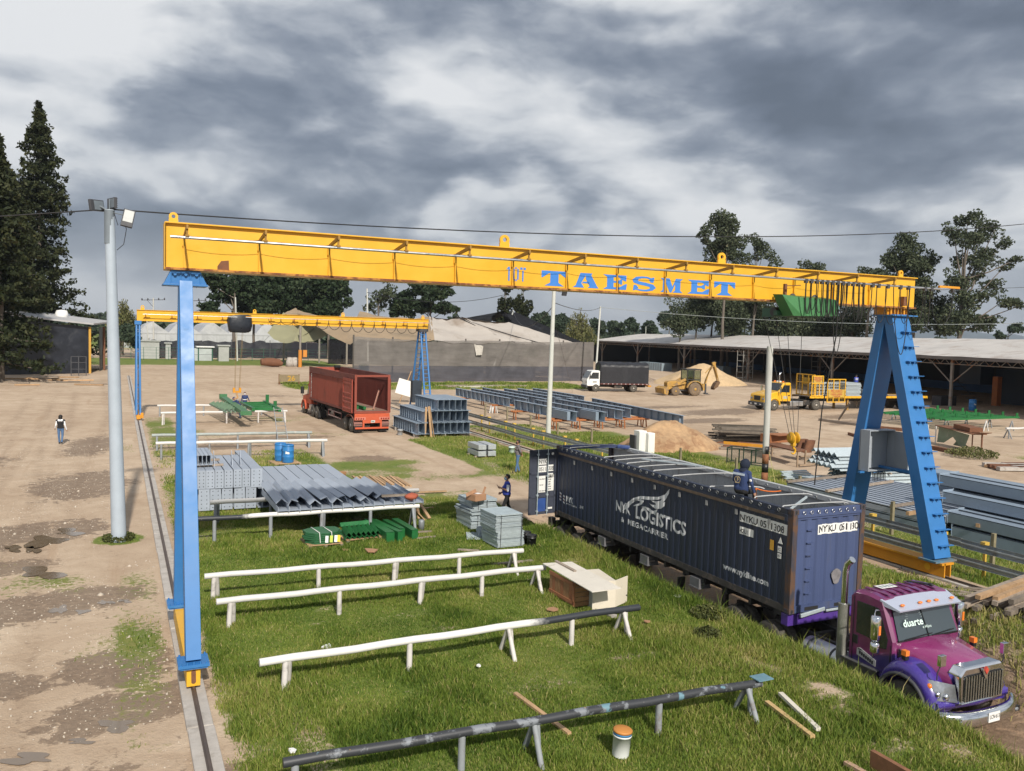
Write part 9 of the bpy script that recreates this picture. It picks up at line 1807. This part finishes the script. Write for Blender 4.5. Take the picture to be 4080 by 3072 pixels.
def people():
    p=G(1118,1021); person('man in a dark grey T-shirt and jeans standing with his hands behind his back',(p.x,p.y,0),face(IL),dict(wrL=(-.06,-.2,.98),elL=(-.27,-.14,1.14),wrR=(.06,-.2,.96),elR=(.27,-.14,1.14),anL=(-.12,.1,.09),anR=(.11,-.08,.09),waist=(0,.03,1.08)),dict(top=GRYC,fore=SKIN,pants=JEAN),'short',[((0,.1,1.1),(0,.1,1.14),.10,.1,GRYC)],mask=BLKC)
    p=G(1097,1026,1.72); r,j,ax=person('man in a royal blue vest and pale blue mask holding a phone by the gratings',(p.x,p.y,hz(p.x,p.y)),face((IL+V((FW[0],FW[1],0))*-.15).normalized()),dict(elL=(-.24,.02,1.13),wrL=(-.16,.26,1.22),elR=(.27,-.05,1.12),wrR=(.2,.2,.98),knL=(-.1,.16,.5),anL=(-.1,.05,.1),knR=(.1,-.06,.5),anR=(.1,-.28,.14)),dict(top=ROYB,sleeve=WHC,fore=SKIN,pants=BLKC),'short',[((0,.08,1.08),(0,.1,1.2),.125,.12,ROYB),((0,.07,1.0),(0,.07,1.0),.13,.13,ROYB)],mask=MASK)
    q=MB(); q.bar((-.14,.38,1.22),(-.14,.44,1.36),.075,.012,(0,1,.2)); tag(q.build('phone',BLKP,r,0,True),None,None); 
    # worker sitting on the container rail
    s=OX(1600,1068,.08); d=V((.95,.28,0)).normalized()
    r,j,(sd,up,fw)=person('hooded worker in a navy jacket sitting on the container rail, seen from behind',(s.x,s.y,s.z-.80),face(d),dict(pelvis=(0,0,.93),waist=(0,.03,1.08),chest=(.0,.06,1.28),neck=(.01,.08,1.45),head=(.02,.13,1.58),shL=(-.2,.04,1.39),shR=(.2,.04,1.39),elR=(.31,.02,1.12),wrR=(.34,.10,.90),elL=(-.3,.12,1.14),wrL=(-.18,.36,.98),knL=(-.13,.44,.86),anL=(-.13,.50,.44),knR=(.13,.44,.86),anR=(.13,.52,.44),hiL=(-.1,.03,.9),hiR=(.1,.03,.9)),dict(top=NAVY,pants=BLKC),None,[((-.08,.0,1.3),(-.07,.02,.98),.13,.14,NAVY),((.08,.0,1.3),(.07,.02,.98),.13,.14,NAVY)],hood=mat('dark_navy_hood',(.010,.016,.035),.9,0,.2,14))
    q=MB(); q.bar((-.19,-.125,1.37),(.17,-.125,1.36),.06,.012,(0,1,0)); q.build('reflective_band',mat('reflective_silver',(.45,.52,.62),.4),r,0,True)
    GO=mat('gold_print',(.42,.33,.18),.7); q=MB(); q.path([(-.03+.085*math.cos(a),-.142,1.22+.085*math.sin(a)) for a in np.linspace(0,2*math.pi,19)],.006,5); q.bx(-.075,.015,-.15,-.138,1.27,1.285); q.bx(-.037,-.022,-.15,-.138,1.18,1.28); q.bx(-.02,.02,-.15,-.138,1.22,1.235); q.bx(-.10,.04,-.15,-.138,1.125,1.14); q.build('emblem',GO,r,0,True)
    q=MB(); q.bar((.30,-.05,1.25),(.31,-.03,1.2),.04,.05,(0,1,0)); q.build('sleeve_badge',PAPER,r,0,True)
    p=G(131,959); person('woman in a white hoodie with a black vest walking away on the dirt track',(p.x,p.y,0),-.1,dict(wrL=(-.30,.08,.95),wrR=(.31,.05,.86),anR=(.08,-.12,.12),knR=(.1,.0,.5),anL=(-.08,.1,.09)),dict(top=BLKC,sleeve=WHC,pants=JEAN),'long',[((-.07,-.05,1.42),(.07,-.05,1.42),.08,.08,WHC)])
    p=G(*cw(1462,603)); d=V((-1,.35,0)).normalized()
    r,j,_=person('worker in navy bending over the heavy green beam, back to the camera',(p.x,p.y,0),face(d),dict(waist=(0,.08,1.08),chest=(0,.24,1.30),neck=(0,.36,1.44),head=(0,.47,1.55),shL=(-.19,.31,1.40),shR=(.19,.31,1.40),elL=(-.26,.55,1.28),wrL=(-.2,.72,1.26),elR=(.25,.55,1.26),wrR=(.2,.74,1.26),pelvis=(0,0,.93)),dict(top=NAVY,pants=mat('dark_denim',(.035,.06,.11),.85,0,.2,14)),None,None,cap=NAVY)
    q=MB(); q.bar((-.17,.19,1.46),(.17,.19,1.46),.02,.05,(0,.5,1)); q.build('reflective_band',mat('reflective_silver',(.45,.52,.62)),r,0,True); q=MB(); q.box((0,.06,1.30),(.17,.012,.1)); q.build('orange_print',mat('orange_print',(.55,.25,.07),.8),r,0,True)
    p=G(*cw(1540,175),1.72); r,j,_=person('grey-haired worker in a navy jacket and white mask facing the camera behind the green frame',(p.x,p.y,0),face(V((-.15,-1,0))),dict(elL=(-.3,.05,1.13),wrL=(-.36,.26,1.02),elR=(.26,-.02,1.1),wrR=(.25,.12,.86)),dict(top=NAVY,pants=NAVY),'grey',None,mask=WHC)
    q=MB(); q.bar((-.15,.155,1.1),(.15,.155,1.1),.02,.055,(0,0,1)); q.build('reflective_band',PAPER,r,0,True)
    h=OY(*c5(845,603),54.5); r,j,_=person('worker in a blue vest seen from behind on the flatbed trailer load',(h.x,h.y,h.z-1.72),face(V((.5,1,0)).normalized()),dict(),dict(top=ROYB,sleeve=NAVY,pants=NAVY),'short',None)
    q=MB(); q.bar((-.14,-.15,1.2),(.14,-.15,1.2),.05,.02,(0,1,0)); q.bar((-.14,-.15,1.32),(.14,-.15,1.32),.05,.02,(0,1,0)); q.build('reflective_band',PAPER,r,0,True)
    # raised plank for his feet
    t=T('load_platform','timber platform on the flatbed under the worker in the blue vest','platform',(h.x,h.y,h.z-1.75)); mb=MB(); mb.bx(h.x-1,h.x+1,h.y-1.2,h.y+.6,h.z-1.80,h.z-1.73); mb.bx(h.x-.9,h.x-.7,h.y-1,h.y+.5,0,h.z-1.80) ; mb.bx(h.x+.7,h.x+.9,h.y-1,h.y+.5,0,h.z-1.80); mb.build('planks',WOODG,t)
people()
# ------------------------------------------------------------------ trees
def leafmat(name,cols,trans=.25):
    m=bpy.data.materials.new(name); m.use_nodes=True; t=NT(m.node_tree); b=t.n['Principled BSDF']
    f=t.a('ShaderNodeAttribute',attribute_name='tint').outputs['Fac']; c=t.ramp(f,cols); t.l.new(c,b.inputs['Base Color']); b.inputs['Roughness'].default_value=.65; b.inputs['Specular IOR Level'].default_value=.25
    tr=t.a('ShaderNodeBsdfTranslucent'); t.l.new(c,tr.inputs[0]); mx=t.a('ShaderNodeMixShader',i={0:trans}); t.l.new(b.outputs[0],mx.inputs[1]); t.l.new(tr.outputs[0],mx.inputs[2]); t.l.new(mx.outputs[0],t.n['Material Output'].inputs[0]); return m
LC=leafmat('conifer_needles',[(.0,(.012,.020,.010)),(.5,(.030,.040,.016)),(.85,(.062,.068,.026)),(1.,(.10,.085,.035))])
LB=leafmat('broad_leaves',[(0,(.014,.026,.014)),(.5,(.032,.055,.024)),(.85,(.075,.095,.045)),(1,(.13,.14,.07))])
LE=leafmat('eucalyptus_leaves',[(0,(.026,.038,.022)),(.5,(.07,.09,.05)),(.85,(.15,.165,.095)),(1,(.22,.20,.12))])
LW=leafmat('willow_leaves',[(0,(.06,.075,.022)),(.5,(.13,.14,.05)),(1,(.24,.22,.10))])
LF=leafmat('distant_leaves',[(0,(.028,.045,.030)),(.5,(.052,.078,.048)),(1,(.10,.12,.07))])
BARK=mat('grey_brown_bark',(.13,.11,.09),.9,0,.3,3,.4,20)
def cards(name,parent,C,S,m,rng,tint,flat=0.,drop=0.,kind=None,asp=.6):
    """leaf clumps: C centres, S sizes"""
    n=len(C); u=rng.normal(size=(n,3)); u[:,2]*=1-flat; u/=np.linalg.norm(u,axis=1)[:,None]; w=rng.normal(size=(n,3)); v=np.cross(u,w); v/=np.linalg.norm(v,axis=1)[:,None]
    if drop: u=u*(1-drop)+np.array([0,0,-drop]); u/=np.linalg.norm(u,axis=1)[:,None]; v=np.cross(u,w); v/=np.linalg.norm(v,axis=1)[:,None]
    k=np.cross(u,v)*.25; s=S[:,None]
    P=np.stack([C-u*s,C-v*s*asp+k*s,C+u*s,C+v*s*asp+k*s],1).reshape(-1,3).astype(np.float32)
    me=bpy.data.meshes.new(name); me.vertices.add(4*n); me.vertices.foreach_set('co',P.ravel()); me.loops.add(4*n); me.loops.foreach_set('vertex_index',np.arange(4*n,dtype=np.int32)); me.polygons.add(n); me.polygons.foreach_set('loop_start',np.arange(0,4*n,4,dtype=np.int32)); me.polygons.foreach_set('loop_total',np.full(n,4,dtype=np.int32)); me.update()
    at=me.attributes.new('tint','FLOAT','POINT'); at.data.foreach_set('value',np.repeat(np.clip(tint,0,1),4).astype(np.float32)); me.materials.append(m)
    o=bpy.data.objects.new(name,me); COL.objects.link(o)
    if parent: o.parent=parent
    return o
def blob_cards(rng,blobs,dens,size):
    Cs,Ss,Ts=[],[],[]
    for (x,y,z,rx,ry,rz) in blobs:
        n=int(dens*(rx*ry*rz)**.667); d=rng.normal(size=(n,3)); d/=np.linalg.norm(d,axis=1)[:,None]; r=rng.random(n)**.33; r=.35+.65*r
        nz=np.array([.5+.5*math.sin(7*a+x)*math.cos(6*b+y)*math.sin(5*c+z) for a,b,c in d]); r*=.72+.42*nz
        k=rng.random(n)<.25+.9*nz; d,r,nz=d[k],r[k],nz[k]
        C=np.stack([x+d[:,0]*r*rx,y+d[:,1]*r*ry,z+d[:,2]*r*rz],1); Cs.append(C); Ss.append(size*rng.uniform(.55,1.3,len(C))); Ts.append(.25+.35*nz+.12*rng.normal(size=len(C))+rng.uniform(-.1,.12))
    return np.concatenate(Cs),np.concatenate(Ss),np.concatenate(Ts)
def TP(x,y,t): p=CAM+ray((x,y))*t; return V(p)
def leafy(name,label,t,spec,size,m,seed,dens=60,group=None,trunk=True,tr=.35,fork=None):
    gw=1.28 if name=='eucalyptus_tree' else 1.
    """spec: blobs given as (photo x, photo y, radius px, squash) at distance t"""
    rng=np.random.default_rng(seed); k=t/1821; bl=[]
    for (x,y,r,sq) in spec:
        p=TP(x,y,t+rng.uniform(-1,1)*r*k*.6); R=r*k*gw; bl.append((p.x,p.y,p.z,R*rng.uniform(.9,1.1),R*rng.uniform(.8,1.1),R*sq))
    cx_=sum(b[0] for b in bl)/len(bl); cy_=sum(b[1] for b in bl)/len(bl)
    if fork: q=TP(fork,700,t); cx_,cy_=q.x,q.y
    o=T(name,label,'tree',(cx_,cy_,0),0,group)
    # break every mass into smaller clumps so that sky shows between
    sub=[]
    for b in bl:
        for _ in range(max(7,int(10*(b[3]/3)**.8))):
            d=rng.normal(size=3); d/=np.linalg.norm(d); f=rng.uniform(.3,.85); s=rng.uniform(.38,.6); sub.append((b[0]+d[0]*b[3]*f,b[1]+d[1]*b[4]*f,b[2]+d[2]*b[5]*f,b[3]*s,b[4]*s,b[5]*s*.85))
    C,S,Tn=blob_cards(rng,sub,dens,size); C-=np.array([cx_,cy_,0]); cards('crown',o,C,S,m,rng,Tn)
    if trunk:
        mb=MB(); zt=max(b[2] for b in bl); low=min(b[2]-b[5] for b in bl); h0=max(low*.6,1.5)
        mb.path([(0,0,-.3),(.1,.1,h0*.5),(.0,.2,h0),(.2,0,(h0+zt)/2),(.1,0,zt*.93)],[tr*1.3,tr,tr*.85,tr*.55,tr*.15],8)
        for b in bl: z0=h0+(b[2]-h0)*rng.uniform(.4,.8); e=V((b[0]-cx_,b[1]-cy_,b[2])); s=V((.1,.1,max(z0,h0*.7))); mb.path([s,s.lerp(e,.5)+V((0,0,-.04*(e-s).length)),e],[tr*.42,tr*.26,tr*.08],6)
        mb.build('trunk',BARK,o,0,True)
    return o
def conifer(label,x,y,t,rmax,seed,h0=1.,group=None,n=330):
    rng=np.random.default_rng(seed); p=TP(x,y,t); H=p.z; o=T('conifer_tree',label,'tree',(p.x,p.y,0),0,group); C,S,Tn=[],[],[]; mb=MB()
    mb.path([(0,0,-.3),(.1,0,H*.3),(-.1,.1,H*.65),(0,0,H*.98)],[.55,.4,.22,.04],8)
    for i in range(n):
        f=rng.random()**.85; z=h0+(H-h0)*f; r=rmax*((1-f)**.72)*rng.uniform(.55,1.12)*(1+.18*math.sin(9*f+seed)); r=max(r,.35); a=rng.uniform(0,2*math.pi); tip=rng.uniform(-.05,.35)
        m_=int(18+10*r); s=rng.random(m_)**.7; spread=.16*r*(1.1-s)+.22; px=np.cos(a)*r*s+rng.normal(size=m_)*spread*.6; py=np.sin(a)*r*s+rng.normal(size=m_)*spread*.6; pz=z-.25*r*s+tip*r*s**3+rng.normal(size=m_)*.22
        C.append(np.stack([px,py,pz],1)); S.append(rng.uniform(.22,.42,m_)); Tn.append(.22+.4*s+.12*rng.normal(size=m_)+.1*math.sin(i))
        if i%4==0: mb.path([(0,0,z),(math.cos(a)*r*.5,math.sin(a)*r*.5,z-.1*r),(math.cos(a)*r*.9,math.sin(a)*r*.9,z-.2*r+tip*r*.7)],[.09,.06,.02],4)
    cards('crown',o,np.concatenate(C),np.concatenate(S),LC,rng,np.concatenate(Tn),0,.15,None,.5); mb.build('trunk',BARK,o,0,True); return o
def willow(label,x,y,t,w,seed,ybase=745):
    rng=np.random.default_rng(seed); p=TP(x,y,t); k=t/1821; H=p.z; o=T('willow_tree',label,'tree',(p.x,p.y,0)); C,S,Tn=[],[],[]; mb=MB(); mb.path([(0,0,-.2),(.2,0,H*.4),(0,.2,H*.8)],[.5,.4,.2],8)
    for i in range(70):
        a=rng.uniform(0,2*math.pi); r=w*k*rng.random()**.6; z=H*(1-.45*(r/(w*k))**1.6)*rng.uniform(.72,1.0); L=rng.uniform(.15,.5)*H; bx,by=math.cos(a)*r,math.sin(a)*r
        if i%2==0: mb.path([(0,.1,H*.5),(bx*.5,by*.5,z*.9),(bx,by,z)],[.14,.08,.03],5)
        m_=46; s=rng.random(m_); C.append(np.stack([bx+rng.normal(size=m_)*.35,by+rng.normal(size=m_)*.35,z-s*L],1)); S.append(rng.uniform(.2,.42,m_)); Tn.append(.35+.3*(1-s)+.15*rng.normal(size=m_))
    cards('crown',o,np.concatenate(C),np.concatenate(S),LW,rng,np.concatenate(Tn),0,.6,None,.4); mb.build('trunk',BARK,o,0,True)
def trees():
    conifer('tallest dark conifer rising behind the sheeted shed at the far left',84,222,135,8.4,1,3.,None,430)
    conifer('dark conifer at the left edge whose low boughs hang before the sheeted shed',-6,300,98,6.6,2,2.,None,340)
    conifer('shorter dark conifer between the two tall ones at the left edge',24,370,122,6.8,3,2.,None,380)
    conifer('dark conifer beyond the left edge, its right boughs in view',-55,250,112,7.5,4,2.)
    leafy('broadleaf_tree','spreading dark tree with an open left side beside the left blue leg',196,[(440,600,36,.6),(415,590,26,.6),(455,665,30,.5),(490,610,34,.8),(475,640,26,.7)],.5,LB,11,75,None,True,.4,505)
    leafy('broadleaf_tree','large dense dark tree behind the middle of the far yellow girder',205,[(540,610,52,.9),(570,650,50,.9),(525,660,38,.8),(560,585,36,.7)],.5,LB,12,80)
    leafy('broadleaf_tree','broad dense dark tree right of the large one, behind the far girder',210,[(630,600,52,.9),(655,645,50,.9),(610,660,40,.8),(640,690,40,.7)],.5,LB,13,80)
    leafy('broadleaf_tree','rounded dark tree with a steep right edge, left of the pale pole',200,[(715,620,44,.9),(705,665,46,.9),(735,655,24,1.2),(690,600,30,.8)],.5,LB,14,80)
    leafy('broadleaf_tree','thin grey-green tree with bare twigs right of the pale pole',205,[(815,650,26,1.),(835,630,26,1.),(800,668,18,.8)],.42,LE,15,34)
    leafy('broadleaf_tree','dense dark rounded tree between the thin tree and the pine',208,[(872,640,24,1.),(862,665,24,.9),(885,668,20,.8)],.45,LB,66,80)
    leafy('pine_tree','dark layered pine under the yellow girder left of its lettering',205,[(905,625,30,.5),(940,640,38,.5),(955,615,30,.5),(920,662,34,.5),(960,668,28,.5),(895,650,24,.5)],.45,LB,16,80)
    leafy('cypress_tree','dark twin-stemmed tall cypress below the lettering, left stem',205,[(1096,615,17,1.6),(1092,660,20,1.5),(1080,690,26,.8)],.42,LC,17,110); leafy('cypress_tree','dark twin-stemmed tall cypress below the lettering, right stem',204,[(1127,615,17,1.6),(1128,655,20,1.5),(1132,688,18,1.)],.42,LC,18,110)
    leafy('small_tree','small round tree beyond the tarpaulin roofs, left one',330,[(977,690,12,1.1),(972,705,10,.8)],.55,LF,19,90); leafy('small_tree','small flat tree beyond the tarpaulin roofs, right one',330,[(1025,706,18,.6),(1040,708,14,.6)],.55,LF,20,90)
    willow('yellowish willow right of the middle light pole',1253,662,225,36,21); willow('pale yellow-green willow behind the light pole at the left',262,642,190,34,22)
    leafy('broadleaf_tree','dull green bushy tree at the foot of the pale willow on the left',178,[(255,715,32,1.0),(285,730,24,1.),(225,740,20,.9)],.45,LF,23,70)
    for i,(x,y,r) in enumerate(((1165,690,20),(1195,700,24),(1218,690,18),(1290,705,18),(1330,708,20),(1365,702,17),(1400,706,20),(1440,690,20))): leafy('distant_tree',f'rounded green tree in the row beyond the shelters, {ORD[i]} from left',300+8*i,[(x,y,r,.9),(x+r*.6,y+8,r*.7,.8)],.6,LF,30+i,80,'trees in the row beyond the shelters',True,.3)
    g=None
    leafy('eucalyptus_tree','tall eucalyptus breaking above the girder left of centre right, with several stems',178,[(1560,480,26,1.2),(1532,490,15,1.),(1585,510,26,1.1),(1562,520,24,1.),(1520,505,14,1.),(1540,545,22,1.),(1578,550,24,1.),(1600,560,20,.8),(1515,575,12,.7),(1550,600,26,.8),(1545,570,22,.9),(1530,525,16,1.)],.3,LE,41,85,None,True,.35,1562)
    leafy('eucalyptus_tree','leaning eucalyptus whose crown spreads right of the tall one above the girder',182,[(1630,525,16,1.),(1648,545,22,.9),(1665,562,18,.8),(1625,585,14,.7),(1660,585,16,.7),(1640,640,30,.8)],.3,LE,42,80,None,True,.3,1628)
    for i,(x,y,r,h) in enumerate(((1470,680,28,.9),(1505,665,26,1.),(1540,640,36,1.),(1575,680,34,1.),(1610,650,34,1.1),(1655,690,26,.9),(1700,690,30,.9),(1745,690,30,.9),(1790,700,30,.8),(1840,690,34,.9))): leafy('eucalyptus_tree',f'grey-green eucalyptus behind the shed roof under the girder, {ORD[i]} from left',185+3*(i%3),[(x,y-6,r,h),(x+r*.5,y+8,r*.85,.8),(x-r*.5,y+12,r*.8,.8),(x,y+26,r*.9,.7)],.3,LE,50+i,70,'eucalyptus trees behind the shed roof',True,.28)
    leafy('eucalyptus_tree','round crown of a eucalyptus just topping the girder before the ladder leg',190,[(1748,578,20,.7),(1735,590,18,.6),(1770,588,16,.6),(1750,630,30,.9)],.3,LE,61,80)
    leafy('eucalyptus_tree','low round eucalyptus crown left of the girder end',175,[(1868,585,14,.8),(1890,590,14,.7),(1880,640,26,1.)],.3,LE,62,80)
    leafy('eucalyptus_tree','dense dark eucalyptus rising behind the right end of the girder',165,[(1955,540,30,.9),(1920,550,22,.9),(1975,570,32,.9),(1935,585,30,.9),(1995,600,26,.9),(1985,640,36,.9),(2020,670,34,.9),(1960,690,36,.8),(2040,700,26,.8),(1940,630,30,.9),(2010,560,18,.9),(1900,600,22,.9)],.3,LE,63,85,None,True,.4,1975)
    leafy('eucalyptus_tree','tallest open eucalyptus at the right with long bare limbs',160,[(2090,475,26,.8),(2060,500,22,.8),(2120,500,24,.8),(2095,520,26,.7),(2150,495,20,.9),(2165,525,18,.8),(2130,550,26,.6),(2080,560,22,.7),(2175,570,22,.6),(2195,560,14,.6),(2150,620,24,.6),(2120,640,24,.6),(2175,645,24,.6),(2110,600,18,.7),(2205,660,16,.7),(2090,690,26,.8),(2080,520,24,.9),(2105,570,26,.7),(2070,610,26,.9),(2085,650,30,.9),(2130,700,28,.7),(2060,690,30,.9)],.29,LE,64,72,None,True,.5,2075)
    leafy('distant_tree','low bright green tree at the right edge above the shed roof',240,[(2195,712,20,.7),(2160,722,14,.6)],.5,LF,65,70)
    # far woodland reads as one mass
    rng=np.random.default_rng(77); bl=[]
    for i in range(230):
        a=rng.uniform(-.62,.62); t=rng.uniform(380,760); az=-YAW+a; x,y=CAM[0]+math.sin(az)*t,CAM[1]+math.cos(az)*t; h=rng.uniform(5,11)*(1 if t<600 else 1.2)
        if y<330: continue
        bl.append((x,y,h*.5,rng.uniform(7,16),rng.uniform(6,10),h*.62))
    C,S,Tn=blob_cards(rng,bl,26,1.5); o=cards('far_woodland',None,C,S,LF,rng,Tn); o['kind']='stuff'; o['label']='hazy belt of far woodland along the horizon'; o['category']='woodland'
    # mountains
    HM=mat('mountain_slopes',(.075,.105,.125),.95,0,.2,.004)  # bluish slopes, distance haze put into the base colour
    for (d,hm,sd_,nm) in ((5200,120,3,'hills'),(3400,40,9,'hills')):
        na,nr=160,10; mb=MB(); vs=[]
        for i in range(na+1):
            az=-YAW-.75+1.5*i/na
            ridge=hm*(.35+.9*NZ.noise(V((az*5.,sd_,0)))+.35*NZ.noise(V((az*17,sd_,3)))+.14*NZ.noise(V((az*50,sd_,5)))); ridge=max(ridge+hm*.25,10)
            for k in range(nr+1): f=k/nr; rr=d+f*900; vs.append((CAM[0]+math.sin(az)*rr,CAM[1]+math.cos(az)*rr,-6+ridge*math.sin(f*math.pi/2)*(1+.08*NZ.noise(V((az*40,f*5,sd_))))))
        mb.add(vs,[(i*(nr+1)+k,(i+1)*(nr+1)+k,(i+1)*(nr+1)+k+1,i*(nr+1)+k+1) for i in range(na) for k in range(nr)],True); struct(mb.build('hills',HM,None,0,True,False))
trees()
# low plants at the pole foot and on the bank
def weeds():
    for i,(x,y,r,l) in enumerate(((-15.0,15.3,.5,'ring of low weeds round the foot of the light pole'),(-.9,1.9,.5,'clump of broad-leaved weeds on the bank beside the trailer'),(-2.0,.6,.35,'small clump of broad-leaved weeds on the worn bank'),(35.9,21.5,1.6,'tuft of dry tall weeds at the scrap bench'))):
        rng=np.random.default_rng(90+i); n=900 if i<3 else 1200; a=rng.uniform(0,2*np.pi,n); rr=r*np.sqrt(rng.random(n)); C=np.stack([rr*np.cos(a),rr*np.sin(a),(.05+.28*rng.random(n)*(1-rr/r*.6))*(1 if i<3 else 2.4)],1)
        t=T('weed_clump',l,'weeds',(x,y,hz(x,y))); cards('leaves',t,C,rng.uniform(.025,.06,n)*(1 if i<3 else 1.7),LW,rng,(.2 if i<3 else .5)+.25*rng.normal(size=n))
weeds()
# ------------------------------------------------------------------ air
def haze():
    m=bpy.data.materials.new('pale_air'); m.use_nodes=True; t=NT(m.node_tree); t.n.clear(); o=t.a('ShaderNodeOutputMaterial'); v=t.a('ShaderNodeVolumePrincipled',i={'Density':.00011,'Color':(.72,.80,.92,1),'Anisotropy':.2}); t.l.new(v.outputs[0],o.inputs['Volume'])
    mb=MB(); mb.bx(-4200,7200,-320,7800,-9,420); b=mb.build('haze',m); b['kind']='stuff'; b['label']='thin bluish air between the yard and the far hills'; b['category']='haze'
haze()
